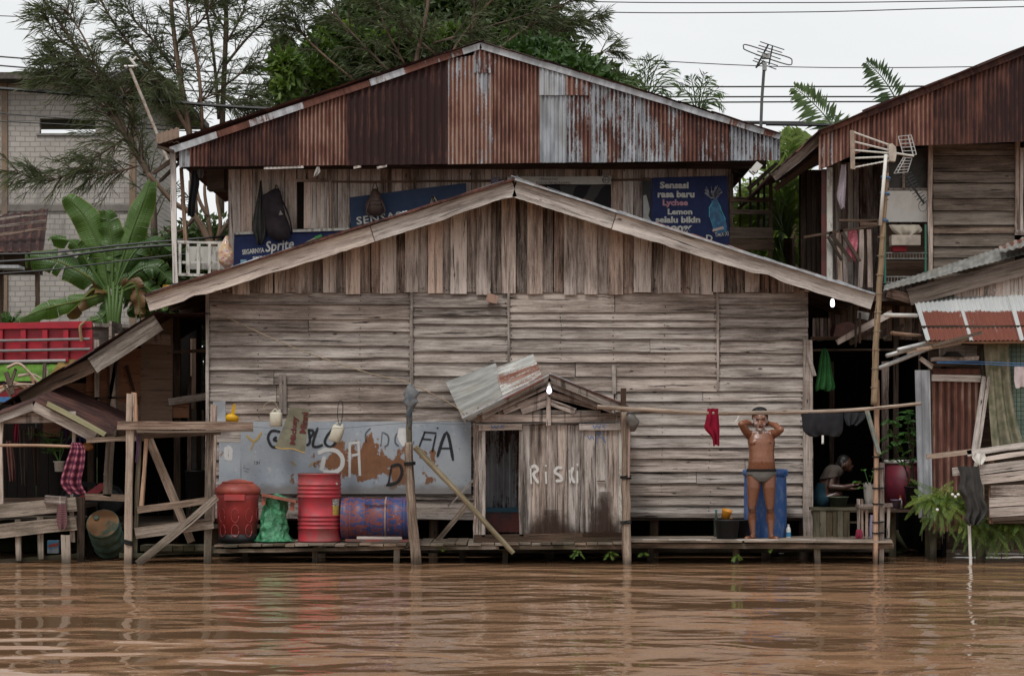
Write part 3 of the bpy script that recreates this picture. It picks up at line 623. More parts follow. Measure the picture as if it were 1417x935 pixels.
def leaf_cloud(name, centers, n, size, mat, parent=None, seed=0, droop=.3, aspect=.45, flat=0., shell=.55):
    """many small folded leaves spread through ellipsoids (cx,cy,cz,rx,ry,rz) clumped into tufts"""
    g = np.random.default_rng(seed); C = np.array([c[:3] for c in centers]); Rr = np.array([c[3:6] for c in centers]); vol = Rr.prod(1)**.75; pick = g.choice(len(C), n, p=vol/vol.sum())
    ntuft = max(8, n//26); tp = g.choice(len(C), ntuft, p=vol/vol.sum()); d = g.normal(size=(ntuft, 3)); d /= np.linalg.norm(d, axis=1)[:, None]
    rad = shell+(1-shell)*g.random(ntuft)**.6; T = C[tp]+d*Rr[tp]*rad[:, None]; Ttone = g.random(ntuft)
    k = g.integers(0, ntuft, n); c = T[k]+g.normal(size=(n, 3))*np.minimum(Rr[tp[k]]*.16, .45)
    a = g.normal(size=(n, 3)); a[:, 2] -= droop; a += d[k]*.8; a /= np.linalg.norm(a, axis=1)[:, None]
    b = np.cross(a, g.normal(size=(n, 3))); b /= np.linalg.norm(b, axis=1)[:, None]; nn = np.cross(a, b)
    s = size*(.6+.8*g.random(n))[:, None]; w = s*aspect*.5
    V = np.stack([c, c+a*s*.45+b*w+nn*w*.35, c+a*s, c+a*s*.45-b*w+nn*w*.35], 1).reshape(-1, 3)
    i = np.arange(n)*4; F = np.concatenate([np.stack([i, i+1, i+2], 1), np.stack([i, i+2, i+3], 1)])
    t = np.stack([np.clip(Ttone[k]*.6+g.random(n)*.4, 0, 1), g.random(n), g.random(n)], 1)
    return npmesh(name, V, F, mat, parent, np.concatenate([t, t]))
def frond(mb, base, tip, sag, leaflets=26, ll=.35, lw=.03, spread=.9, up=.25, tone=.5, stem=.012, facing=None):
    """arching pinnate leaf: a midrib with narrow leaflets on both sides"""
    base, tip = Vector(base), Vector(tip); pts = []
    for i in range(13):
        t = i/12; p = lerp(base, tip, t); p = p+Vector((0, 0, sag*math.sin(math.pi*t*.9)*(1-t*.35))); pts.append(p)
    mb.tube(pts, (stem, stem*.3), 4, tint=(tone, .3, .2))
    for j in range(leaflets):
        t = .1+.9*j/leaflets; i = min(int(t*12), 11); p = lerp(pts[i], pts[i+1], t*12-i); d = (pts[i+1]-pts[i]).normalized()
        side = facing.cross(d).normalized() if facing is not None else d.cross(Vector((0, 0, 1))).normalized()
        upv = side.cross(d)
        L = ll*(math.sin(math.pi*(.12+.86*t))**.6)*R(.8, 1.1)
        for s_ in (-1, 1):
            e = (side*s_*spread+d*.65+Vector((0, 0, R(-.5, -.05)))+upv*R(-up, up)).normalized(); w = lw*.5
            m_ = p+e*L*.45; q = p+e*L+Vector((0, 0, -L*.12)); wv = d*w; b = len(mb.v)
            mb.v.extend([tuple(p), tuple(m_+wv), tuple(q), tuple(m_-wv)]); ti = (min(1, max(0, tone+R(-.35, .35))), .5, .5); mb.face((b, b+1, b+2, b+3), [(0, 0), (.5, 1), (1, 0), (.5, -1)], ti)
def bar(px0, py0, px1, py1, Y, w, t=.05, tone=None, mat='post', name=None, parent=None, Y1=None, **kw):
    mb = MB(); mb.beam(P(px0, py0, Y), P(px1, py1, Y if Y1 is None else Y1), w*K(Y), t, tone=tone, **kw); return mb.build(name, M[mat], parent)
def pole(mb, pts, r, Y=0, n=9, tone=None, wob=1.2):
    """a slightly crooked round pole through pixel points (x,y[,Y]); r in pixels"""
    q = [P(p[0], p[1], p[2] if len(p) > 2 else Y) for p in pts]; q = spline(q, 8) if len(q) > 2 else [lerp(q[0], q[1], i/10) for i in range(11)]
    ph = R(0, 9); k = K(Y); rr = r if hasattr(r, '__len__') else (r, r)
    q = [p+Vector((mnoise.noise(Vector((i*.35, ph, 0))), mnoise.noise(Vector((i*.35, ph, 4))), 0))*wob*k for i, p in enumerate(q)]
    m = len(q); rad = [lerp(rr[0], rr[1], i/(m-1))*k*(1+.12*mnoise.noise(Vector((i*.9, ph, 2)))) for i in range(m)]
    mb.tube(q, rad, n, tone=tone)

# ================================================================ boardwalk
dk = thing('boardwalk', 'low plank boardwalk on stilts running along the foot of the grey house', 'boardwalk', P(700, 780, .6))
ZD = gz(750, 0)
mb = MB(); x = 296
while x < 868:
    w = R(13, 21); a = P(x, 0, 0); b = P(min(x+w, 868), 0, 0); e = R(-.05, .06); zt = ZD+R(-.006, .006)-.03*(1-(x-296)/572)
    mb.box(((a.x+b.x)/2, .66+e/2, zt-.014), (b.x-a.x-.008, 1.34-e, .026), tone=R(.2, .8), ry=R(-.02, .02), rz=R(-.01, .01)); x += w
mb.build('deck_boards', M['dock'], dk)
mb = MB()
for i in range(7):
    for (xa, xb) in ((871, 1030), (1031, 1236)):
        y = .05+i*.19; mb.beam((gx(xa, 0), y, ZD+.012+R(-.004, .004)), (gx(xb+R(-8, 6), 0), y+R(-.02, .02), ZD+.012+R(-.005, .005)), .175, .024, nrm=(0, 0, 1), tone=R(.4, .95))
mb.build('deck_boards', M['dock'], dk)
for (x0, y0, x1, y1, Y, w) in ((296, 762, 560, 757, .08, 5), (560, 757, 700, 757, .06, 6), (690, 758, 868, 756, .06, 6), (868, 754.5, 1236, 755, .05, 7), (300, 762, 1230, 760, 1.2, 6)): bar(x0, y0, x1, y1, Y, w, .07, .35, 'dock', 'beam', dk)
for (x, Y, w) in ((437, .3, 7), (550, .1, 8), (700, .35, 8), (1018, .3, 9), (1130, .1, 8), (1216, .1, 14), (640, 1.0, 8), (900, 1.0, 8), (340, .9, 8)): bar(x, 756, x+R(-2, 2), 800, Y, w, .07, .4, 'dock', 'stilt', dk)
mb = MB()
for i in range(26):
    x = R(872, 1130); mb.box(P(x, 748, R(.0, .5))+Vector((0, 0, .014)), (R(.08, .3), R(.03, .1), .008), tone=1, rz=R(-.3, .3))
mb.build('board_scraps', M['fascia'], dk)
one_ = one
mb = MB(); mb.beam(P(478, 747, .2), P(583, 748, .22), .07, .03, nrm=(0, 0, 1), tone=.6); one(mb, 'loose_plank', paint('red_worn_plank', (.20, .05, .04), (.10, .07, .06)), 'thin reddish plank lying on the deck before the rusty blue drum', 'plank')
mb = MB(); mb.beam(P(494, 743.5, .24), P(556, 744, .26), .06, .03, nrm=(0, 0, 1), tone=.8); one(mb, 'loose_plank', M['grey'], 'short grey plank resting on the reddish one before the rusty blue drum', 'plank')

# ================================================================ toilet hut
YT = .25
th = thing('toilet_hut', 'small plank toilet hut with a little gable and a dark doorway standing on the boardwalk', 'hut', P(764, 750, YT))
mb = MB(); x = 719
while x < 803:
    w = R(9, 17); x1 = min(x+w, 803); plank_v(mb, x+.3, x1-.3, 588, 588, 742, YT-R(0, .018), tone=R(.35, .8), seg=8); x = x1
mb.build('plank_wall', M['greyv'], th)
for (x0, x1) in ((655, 662), (662, 671)): bar((x0+x1)/2, 585, (x0+x1)/2, 748, YT-.02, x1-x0-.5, .05, R(.4, .7), 'greyv', 'corner_post', th, segs=8)
bar(865.5, 583, 865.5, 745, YT-.01, 9, .05, .5, 'greyv', 'corner_post', th)
dr = MB(); x = 808
for (a, b) in ((808, 824), (824, 841), (841, 856)): plank_v(dr, a+.2, b-.2, 593, 593, 736, YT-.03, tone=R(.55, .8), seg=8, lean=R(-.004, .004))
d_ = dr.build('door', M['greyv'], th)
mb = MB(); mb.beam(P(826, 665, YT-.06), P(837, 665, YT-.06), .015, .03, tone=.1); mb.build('latch', M['dark'], d_)
bar(805, 590, 806, 741, YT-.035, 5, .03, .55, 'greyv', 'door_frame', th); bar(859, 590, 859, 741, YT-.035, 5, .03, .9, 'whitewood', 'door_frame', th)
f1 = bar(801, 590.5, 862, 589.5, YT-.06, 9, .03, .7, 'greyv', 'door_lintel', th); f2 = bar(663, 591.5, 722, 590.5, YT-.06, 9, .03, .7, 'greyv', 'door_lintel', th)
bar(668.5, 594, 669, 742, YT-.04, 5, .04, .6, 'greyv', 'door_frame', th); bar(721, 594, 722, 741, YT-.045, 6, .03, .4, 'greyv', 'door_frame', th)
bar(658, 578, 861, 577, YT-.06, 11, .04, .6, 'greyv', 'tie_beam', th); bar(664, 585.5, 802, 585.5, YT-.01, 1.6, .03, .5, 'greyv', 'tie_beam', th)
bar(655, 745, 868, 743, YT-.03, 12, .06, .1, 'dark', 'sill_beam', th)
for (x, y) in ((658, 585), (863, 585)):
    mb = MB(); a = P(x, 586, YT); b = P(x, 744, YT)
    for k in range(6): mb.beam((a.x, YT+.04+k*.175, a.z), (a.x, YT+.04+k*.175, b.z), .17, .02, nrm=(1, 0, 0), tone=R(.2, .6))
    mb.build('side_wall', M['brown'], th)
mb = MB(); mb.corr(P(662, 748, 1.1), P(862, 748, 1.1), P(862, 585, 1.1), P(662, 585, 1.1), rust=.55, dark=.8, pitch=.08); mb.build('inner_sheet', M['tin'], th)
mb = MB(); mb.box((gx(764, .8), .75, ZD+.035), (1.9, .9, .03)); mb.build('floor', M['dark'], th)
mb = MB(); mb.box(P(694, 721, .95), (.46, .02, .28), tint=(.2, 1, .1)); mb.build('red_board', paint('red_blue_board', (.16, .035, .03), (.07, .03, .03), scale=5), th)
mb = MB(); mb.box(P(694, 705, .93), (.46, .02, .06)); mb.build('blue_board', flat('dull_blue_board', (.05, .13, .19)), th)
# gable front
pkx, pky = 760, 521
for (xe, ye) in ((641, 579), (870, 569)):
    bar(xe, ye, pkx, pky+1, YT-.22, 11, .03, .6, 'greyv', 'bargeboard', th)
    bar(lerp(xe, pkx, .22), lerp(ye, pky, .22)+9, pkx, pky+11, YT-.16, 9, .03, .35, 'brown', 'rafter', th)
    bar(lerp(xe, pkx, .44)+4, lerp(ye, pky, .44)+15, pkx, pky+24, YT-.1, 9, .03, .45, 'brown', 'rafter', th)
    bar(lerp(xe, pkx, .66)+(2 if xe < 700 else -2), 569, pkx, 556, YT-.08, 9, .03, .7, 'brown', 'rafter', th)
bar(759, 550, 759, 588, YT-.1, 6, .04, .7, 'greyv', 'king_post', th); bar(690, 571, 830, 570, YT-.05, 5, .03, .55, 'greyv', 'tie_beam', th)
mb = MB(); q = [P(662, 578, .6), P(858, 576, .6), P(760, 530, .6)]; mb.prism([(v.x, v.z) for v in q], .6, .62); mb.build('gable_backing', M['void'], th)
a, b = P(pkx, pky-5, YT-.26), P(872, 563, YT-.26)
mb = MB(); mb.corr((b.x, YT-.26, b.z), (b.x, 1.3, b.z), (a.x, 1.3, a.z), (a.x, YT-.26, a.z), rust=.6, dark=.6); mb.build('roof', M['tin'], th)
rs = MB()   # crooked left slope, lifted at the back
rs.corr(P(641, 581, YT-.27), P(617, 529, 1.15), P(686, 503, 1.2), P(699, 552, YT-.27), rust=.22, dark=.3, pitch=.052, amp=.014, rows=4)
rs.build('roof', M['tinwarm'], th)
rs = MB(); rs.corr(P(697, 551, YT-.3), P(684, 509, 1.13), P(738, 490, 1.13), P(752, 524, YT-.3), rust=.60, dark=.4, pitch=.052, amp=.014, rows=4); rs.build('roof_patch', M['tinwarm'], th)
bar(639, 578, 760, 518, YT-.28, 2.6, .02, None, 'zinc', 'roof_edge', th, tint=(.3, .3, .5), jit=.002)
bar(760, 518, 873, 564, YT-.28, 2.0, .02, None, 'tin', 'roof_edge', th, tint=(.3, .9, .9), jit=.002)
strokes('painted_word', [[(734, 645), (735, 669)], [(734, 647), (740, 644), (744, 650), (738, 656), (745, 668)], [(755, 652), (756, 669)], [(755, 643), (756, 645)],
        [(778, 647), (771, 647), (768, 653), (775, 658), (777, 664), (769, 665)], [(788, 650), (789, 668)], [(793, 646), (790, 657), (795, 668)], [(799, 651), (799, 668)], [(799, 641), (799, 644)]], YT-.03, 4.2, GR['whitespray'], th)
strokes('painted_letters', [[(680, 588), (682, 592), (685, 589), (687, 592), (690, 588)], [(697, 588), (693, 590), (697, 592)]], YT-.08, 1.2, GR['bluespray'], f2)
strokes('painted_letters', [[(820, 587), (823, 592), (826, 588), (829, 592), (831, 587)], [(839, 587), (834, 589), (838, 592)]], YT-.08, 1.2, GR['bluespray'], f1)
strokes('painted_letters', [[(825, 597), (828, 601), (830, 597), (832, 601)], [(813, 602), (816, 607), (819, 603), (822, 608)], [(825, 607), (828, 604), (834, 605), (838, 612)], [(826, 614), (826, 608)]], YT-.035, 1.2, GR['bluespray'], d_)
m = NT('dark_stain_paint'); v = m.sep(m.uv()); e = m.math('ADD', m.math('ABSOLUTE', m.math('SUBTRACT', v[0], .5)), m.math('MULTIPLY', v[1], .5)); m.fin((.035, .02, .014), .9, 0, .1)
m.put(m.b.inputs['Alpha'], m.math('MULTIPLY', m.step(m.math('SUBTRACT', m.noise(m.vec(m.obj(), (9, 9, 5)), 1, 5, .6), e), -.25, .16), .8)); M['stain'] = m.m
def stain(x0, x1, y0, y1, Y, parent):
    mb = MB(); a = P(x0, y1, Y); b = P(x1, y0, Y); mb.grid(lambda u, v: (lerp(a.x, b.x, u), Y, lerp(a.z, b.z, v)), 6, 6); mb.build('damp_stain', M['stain'], parent)
stain(806, 862, 680, 742, YT-.066, th); stain(722, 806, 705, 742, YT-.055, th)
lamp = thing('light_bulb', 'lit white bulb hanging at the peak of the small hut gable', 'light bulb', P(760, 537, YT-.25))
mb = MB(); mb.lathe([(.012, .03), (.016, .02), (.03, -.02), (.032, -.04), (.022, -.062), (.005, -.07)], P(760, 537, YT-.25), 12); mb.build('glass_bulb', M['bulb'], lamp, True)
mb = MB(); mb.lathe([(.006, .06), (.017, .055), (.017, .025)], P(760, 537, YT-.25), 10); mb.build('socket', M['white'], lamp)
lamp = thing('light_bulb', 'lit white bulb hanging under the right eave of the grey house', 'light bulb', P(1152, 419, .9))
mb = MB(); mb.lathe([(.014, .05), (.022, .04), (.028, .0), (.028, -.03), (.018, -.05), (.005, -.055)], P(1152, 419, .9), 12); mb.build('glass_bulb', M['bulb'], lamp, True)
mb = MB(); mb.tube([P(1152, 402, .9), P(1152, 412, .9)], .012, 6); mb.build('socket', M['white'], lamp)

# ================================================================ posts and poles before the house
def post_thing(name, label, cat, pts, r, mat, group=None, extra=None, Y=-.12, n=10):
    t = thing(name, label, cat, P(pts[-1][0], 780, Y), group); mb = MB(); pole(mb, pts, r, Y, n); mb.build('shaft', M[mat], t, True)
    for (x, y, rr) in extra or ():
        mb = MB(); c = P(x, y, Y)
        for k in range(3): mb.lathe([(rr*K(Y), -.008), (rr*K(Y)*1.12, 0), (rr*K(Y), .008)], c+Vector((0, 0, (k-1)*.014)), 12, Matrix.Rotation(R(-.15, .15), 3, 'Y'), cap=False)
        mb.build('rope_binding', M['rubber'], t, True)
    return t
post_thing('mooring_post', 'rough brown mooring post in the water below the bundled rag, before the metal sheet', 'post', [(565, 612), (567, 660), (571, 720), (578, 800)], (5.5, 7.5), 'post', extra=[(567, 641, 7.5)])
pt = post_thing('slim_post', 'thin dark upper post strapped above the rough brown mooring post, rag on its top', 'post', [(567, 545), (566, 585), (567, 648)], (4.5, 4), 'mossy', Y=-.05)
cloth('paper_scrap', [(592, 552, 564), (604, 550, 566), (616, 556, 567)], -.01, flat('white_paper', (.55, .56, .56)), 'torn white paper scrap stuck beside the slim dark post', 'paper', 1, .004)
post_thing('mooring_post', 'stout light brown mooring post in the water at the right corner of the toilet hut', 'post', [(865, 570), (866, 640), (866, 700), (868, 800)], (5.8, 6.5), 'post', extra=[(866, 660, 7.5), (866, 722, 7.5)])
mb = MB(); mb.beam(P(862.5, 537, -.05), P(862.5, 590, -.05), 7*K(0), .06, tone=.1); one(mb, 'post_stub', M['dark'], 'square black post stub rising behind the mooring post by the hut roof', 'post')
mb = MB(); mb.tube([P(872, 562, -.2), P(871, 600, -.2), P(870, 660, -.2)], .012, 6); one(mb, 'plastic_pipe', flat('pinkish_pipe', (.33, .22, .19)), 'thin pinkish pipe tied upright on the mooring post by the hut', 'pipe')
mb = MB(); pole(mb, [(826, 563), (900, 567), (985, 571.5), (1080, 570.5), (1180, 567), (1275, 558)], (3.2, 2.2), -.28, 8, .75); one(mb, 'drying_pole', M['post'], 'long bamboo drying pole lashed level before the house from hut to right stilts', 'pole')
mb = MB(); pole(mb, [(574, 618), (640, 688), (710, 765)], (4.2, 3.6), -.22, 8, .6); one(mb, 'leaning_pole', M['mossy'] if 0 else wood('mossy_pole_wood', (.04, .036, .02), (.125, .112, .07), (.25, .23, .165), contrast=1.4), 'mossy yellowish pole slanting from the rag post down to the deck before the hut', 'pole')
bar(605, 748, 650, 694, .9, 6, .03, .4, 'dock', 'brace', dk)
tag(bar(620, 700, 655, 664, 1.2, 3, .02, .4, 'grey', 'small_brace', hs))
mb = MB(); mb.tube(spline([P(310, 437, YW-.12), P(400, 478, 1.0), P(500, 513, .6), P(560, 528, .2), P(620, 556, .1), P(642, 572, .0)], 8), .007, 5); one(mb, 'rope', M['rope'], 'long straw rope sagging across the plank wall down to the hut roof', 'rope')
mb = MB(); mb.tube(spline([P(330, 590, .6), P(450, 593, .4), P(566, 585, .0), P(650, 587, -.1), P(862, 583, -.1)], 8), .004, 4); one(mb, 'clothes_line', M['wire'], 'thin wire strung across the metal sheet to the right end of the hut', 'wire')
# bamboo pole tower on the right with antenna
bm = thing('bamboo_pole', 'tall thin bamboo pole standing in the water before the right house', 'pole', P(1213, 780, -.1))
mb = MB(); pole(mb, [(1226, 240), (1222, 320), (1217, 400), (1212, 480), (1210, 560)], (3.7, 4.8), -.1, 10, .5)
for y in range(250, 560, 26): mb.lathe([(5.2*K(0), -.006), (5.9*K(0), 0), (5.2*K(0), .006)], P(lerp(1226, 1210, (y-240)/320)-(1.5 if y > 300 else 0), y, -.1), 10, cap=False)
mb.build('cane', wood('bamboo_cane', (.05, .042, .026), (.175, .14, .095), (.30, .255, .185), warmth=.3, contrast=.7), bm, True)
for y, c in ((246, 'b'), (268, 'b'), (305, 'b')):
    mb = MB(); mb.lathe([(6.5*K(0), -.015), (7.2*K(0), 0), (6.5*K(0), .015)], P(lerp(1226, 1222, (y-240)/80), y, -.1), 10, Matrix.Rotation(.2, 3, 'Y'), cap=False); mb.build('blue_tie', flat('blue_cord', (.05, .12, .22)), bm)
t = thing('support_post', 'paired square posts strapped together in the water under the bamboo pole', 'post', P(1215, 780, -.05))
mb = MB(); mb.beam(P(1213, 526, -.02), P(1211, 800, -.02), 6*K(0), .06, tone=.8, segs=10); mb.build('shaft', M['post'], t)
mb = MB(); mb.beam(P(1220, 640, .06), P(1219, 790, .06), 6*K(0), .05, tone=.5, segs=8); mb.build('shaft', M['grey'], t)
for y in (632, 648, 675, 697, 722, 737):
    mb = MB(); mb.box(P(1215, y, -.0), (.13, .12, .018), ry=R(-.06, .06)); mb.build('rubber_strap', M['rubber'], t)
mb = MB(); mb.beam(P(1199, 566, -.05), P(1217, 628, -.1), 6*K(0), .02, tone=.5); mb.beam(P(1201, 568, -.07), P(1215, 626, -.12), 2.4*K(0), .02, tone=.9); one(mb, 'brace_board', paint('pale_green_board', (.15, .19, .17), (.24, .22, .18)), 'pale green painted board bracing the drying pole at the strapped posts', 'board')
def fin_antenna(root, cx, cy, Y): pass
an = thing('tv_antenna', 'large cream television antenna with grid reflector fixed atop the bamboo pole', 'antenna', P(1221, 330, -.15))
mb = MB(); mb.tube([P(1218, 312, -.17), P(1222, 262, -.17), P(1226, 214, -.17)], .022, 8); mb.build('mast', M['white'], an, True)
al = M['white']; k0 = K(-.15)
for (x0, y0, x1, y1, r) in ((1181, 183, 1231, 201, .011), (1181, 196, 1230, 208, .011), (1181, 208, 1230, 212, .011), (1181, 219, 1230, 217, .011), (1181, 232, 1232, 222, .009)):
    mb = MB(); a, b = P(x0, y0, -.35), P(x1, y1, -.12); mb.tube([a, b], r, 6)
    for i in range(9): c = lerp(a, b, i/9+.05); mb.tube([c+Vector((0, 0, .012)), c-Vector((0, 0, .012))], .008, 4)
    mb.build('element', al, an)
mb = MB(); mb.beam(P(1179, 181, -.36), P(1180, 234, -.36), .045, .03, tone=.7); mb.build('end_bar', paint('tan_plastic', (.36, .28, .22)), an)
mb = MB(); c = P(1234, 212, -.12); mb.prism([(c.x+a*k0, c.z+b*k0) for a, b in ((-4, -11), (4, -12), (6, -2), (5, 8), (0, 13), (-5, 12))], -.16, -.06); mb.build('junction_box', paint('cream_plastic', (.45, .40, .34), (.36, .31, .26)), an)
mb = MB(); mb.tube([P(1238, 212, -.12), P(1264, 216, .1)], .013, 6); mb.build('boom', al, an)
for (a, b, c, d) in (((1243, 189), (1261, 187), (1268, 214), (1250, 214)), ((1262, 219), (1250, 218), (1237, 240), (1256, 238))):
    mb = MB(); A, B, C_, D_ = [P(*q, .1) for q in (a, b, c, d)]
    for i in range(6): mb.tube([lerp(A, D_, i/5), lerp(B, C_, i/5)], .006, 4)
    mb.tube([A, D_], .007, 4); mb.tube([lerp(A, B, .75), lerp(D_, C_, .75)], .009, 4); mb.tube([B, C_], .007, 4)
    mb.build('reflector_grid', M['pipe'], an)
an2 = thing('tv_antenna', 'small black drooping antenna with loops below the cream one by the white board', 'antenna', P(1262, 282, .6))
mb = MB(); A, B = P(1253, 243, .6), P(1279, 282, .6); mb.tube([A, B], .014, 5)
for i in range(11): c = lerp(A, B, i/10); w = lerp(.09, .05, i/10); mb.tube([c+Vector((-w, -.06, -.03)), c+Vector((w, .06, .05))], .006, 4)
mb.build('boom', M['cable'], an2)
mb = MB(); mb.tube([P(1277+6*math.cos(t_*.7), 285+8*math.sin(t_*.7), .6) for t_ in range(10)], .004, 4); mb.build('loop', M['cable'], an2)

# ================================================================ things on the deck, left
def drum_profile(r, h, ribs, lip=.012):
    pr = [(r*.5, 0), (r, 0), (r+.006, .012), (r, .024)]
    for z in ribs: pr += [(r, z*h-.014), (r+.011, z*h-.004), (r+.011, z*h+.004), (r, z*h+.014)]
    return pr+[(r, h-.02), (r+.008, h-.012), (r+.008, h), (r-.01, h), (r-.012, h-.02), (r*.5, h-.02)]
dm = thing('oil_drum', 'bright red upright steel oil drum with a yellow sticker on the deck', 'drum', P(442, 748, .45))
red = paint('red_drum_paint', (.40, .030, .045), (.27, .035, .045), .5, 7, .4, .65, grime=.8, grimec=(.20, .10, .08))
c = P(442, 748.5, .55); r_ = 29.6*K(.45)
mb = MB(); mb.lathe(drum_profile(r_, 94*K(.45), (.20, .26, .32, .38, .66, .72, .78, .84)), c, 40); mb.build('shell', red, dm, True)
mb = MB(); mb.lathe([(r_*.2, -.004), (r_-.014, -.004), (r_+.004, .004), (r_+.004, .02), (r_-.012, .02), (r_-.016, .008), (r_*.2, .006)], c+Vector((0, 0, 94*K(.45)-.016)), 40); mb.build('rim', paint('rusty_rim', (.10, .035, .025), (.05, .02, .015)), dm, True)
def on_cyl(cx, cy, r, a0, a1, z0, z1, n=6): return lambda u, v: (cx+r*math.sin(lerp(a0, a1, u)), cy-r*math.cos(lerp(a0, a1, u)), lerp(z0, z1, v))
mb = MB(); z1 = gz(690, .45); z0 = gz(714, .45); mb.grid(on_cyl(c.x, c.y, r_+.004, .75, 1.22, z0, z1), 6, 4); m = NT('yellow_sticker'); v = m.sep(m.uv()); m.fin(m.mix(m.math('GREATER_THAN', v[1], .62), m.mix(m.step(m.noise(m.obj(), 50), .45, .55), (.5, .38, .06), (.38, .3, .1)), m.mix(m.step(m.noise(m.obj(), 60), .45, .55), (.5, .5, .48), (.08, .08, .08))), .5); mb.build('sticker', m.m, dm)
mb = MB(); mb.lathe([(.005, 0), (.018, .0), (.018, .01), (.005, .01)], c+Vector((r_*math.sin(1.0), -r_*math.cos(1.0), gz(669, .45)-c.z)), 8, Matrix.Rotation(1.57, 3, 'X')); mb.build('bung', M['pipe'], dm)
# lying drum
dl = thing('oil_drum', 'rusty blue and red steel drum lying on its side on the deck', 'drum', P(521, 746, .5))
m = NT('flaking_blue_paint'); n1 = m.noise(m.vec(m.obj(), (9, 9, 13)), 1.9, 8, .75); n2 = m.noise(m.obj(), 2, 3); f = m.math('ADD', n1, m.math('MULTIPLY', m.math('SUBTRACT', n2, .5), .5))
col = m.mix(m.step(f, .46, .51), (.17, .050, .045), (.030, .050, .150)); col = m.mix(m.step(m.noise(m.obj(), 22, 4), .62, .7), col, (.17, .17, .22)); m.bump(n1, .2, .004); m.fin(col, .5, 0, .4)
c = P(473, 717, .62); r_ = 29*K(.55); Lh = 98*K(.55); MX = Matrix.Rotation(math.pi/2, 3, 'Y')
mb = MB(); mb.lathe(drum_profile(r_, Lh, (.1, .14, .34, .67, .86, .9)), c, 40, MX); mb.build('shell', m.m, dl, True)
mb = MB(); mb.beam(P(501, 688.5, .35), P(533, 689.5, .35), .022, .05, tone=.2); mb.build('handle', paint('dark_rust', (.09, .03, .02)), dl)
mb = MB(); mb.lathe([(r_+.004, -.012), (r_+.016, 0), (r_+.004, .012)], c+Vector((Lh*.63, 0, 0)), 40, MX, cap=False); mb.build('seam_ring', paint('pale_rust', (.30, .2, .17)), dl, True)
# red bin
bn = thing('dustbin', 'red plastic dustbin with domed lid and blackened base on the deck', 'bin', P(329, 750, .5))
k = K(.5); c = P(329, 750, .5); rd = paint('red_bin_plastic', (.36, .045, .045), (.30, .05, .05), .45, 4, grime=.45, grimec=(.2, .08, .07))
mb = MB(); mb.lathe([(20*k, 0), (26*k, 0), (26.5*k, 12*k)], c, 32); mb.build('base', M['black'], bn, True)
mb = MB(); mb.lathe([(26.4*k, 12*k), (28.7*k, 58*k), (29.5*k, 61*k), (30*k, 69*k), (28*k, 69*k)], c, 40)
mb.build('body', rd, bn, True)
for row, (z, rr, h) in enumerate(((38, 27.9, 9.5), (17, 27.0, 8.5))):
    for i in range(-2, 3):
        if abs(i) == 2 and row: continue
        a = i*.72; mb = MB(); pts = []
        for q in range(17):
            t_ = q/16*2*math.pi; an_ = a+math.cos(t_)*.19; pts.append(c+Vector((rr*k*math.sin(an_)*1.012, -rr*k*math.cos(an_)*1.012, (z+math.sin(t_)*h)*k)))
        mb.tube(pts, .0055, 5); mb.build('embossed_oval', rd, bn, True)
mb = MB(); mb.box(c+Vector((0, -29.5*k, 63*k)), (.26, .07, .075)); mb.build('handle', rd, bn)
mb = MB(); mb.lathe([(31*k, 67*k), (32*k, 72*k), (30*k, 76*k), (22*k, 82*k), (12*k, 86*k), (2*k, 87.5*k)], c, 40); mb.lathe([(22.5*k, 82.6*k), (21*k, 84.2*k), (19.5*k, 83.6*k)], c, 32, cap=False)
mb.build('lid', paint('orange_red_lid', (.37, .085, .055), (.28, .055, .045), .45, 5, grime=.4, grimec=(.14, .05, .04)), bn, True)
# green sack with small board stool over it
mb = MB(); c = P(378, 748, .42); k = K(.42)
def sack(u, v):
    a = u*2*math.pi; z = v*66*k; r = lerp(20, 14, v)*k*(1+.10*math.sin(a*3+v*8)+.09*mnoise.noise(Vector((math.cos(a)*2.4, math.sin(a)*2.4, v*9)))*2+(.30*(1-v)**8)); r *= (1-.93*max(0, v-.9)*10) if v > .9 else 1
    if v < .02: r *= 1.1
    return (c.x+r*math.cos(a)+.05*v*math.sin(v*2), c.y+r*math.sin(a)*.8, c.z+z)
mb.grid(sack, 40, 30); one(mb, 'plastic_sack', (lambda m: (m.bump(m.math('ADD', m.noise(m.obj(), 9, 5, .7), m.math('MULTIPLY', m.vor(m.vec(m.obj(), (14, 14, 7)), 1), .8)), 1.0, .045), m.fin(m.mix(m.step(m.noise(m.obj(), 9, 4), .35, .7), (.018, .13, .055), (.06, .27, .13)), .28, 0, .6))[-1])(NT('green_sack_plastic')), 'crumpled green plastic sack standing between the red bin and red drum', 'sack', smooth=True)
st = thing('little_bench', 'small orange red slatted bench tipped over the green sack', 'bench', P(386, 700, .4))
mb = MB(); mb.beam(P(363, 684, .3), P(411, 694, .3), .04, .12, tone=.5); mb.build('seat', paint('orange_board', (.33, .10, .06), (.22, .08, .05)), st)
for x, y in ((366, 686), (405, 694)):
    mb = MB(); mb.beam(P(x, y, .3), P(x-1, y+12, .3), .05, .03); mb.build('leg', paint('orange_leg', (.30, .09, .05), (.18, .06, .04)), st)
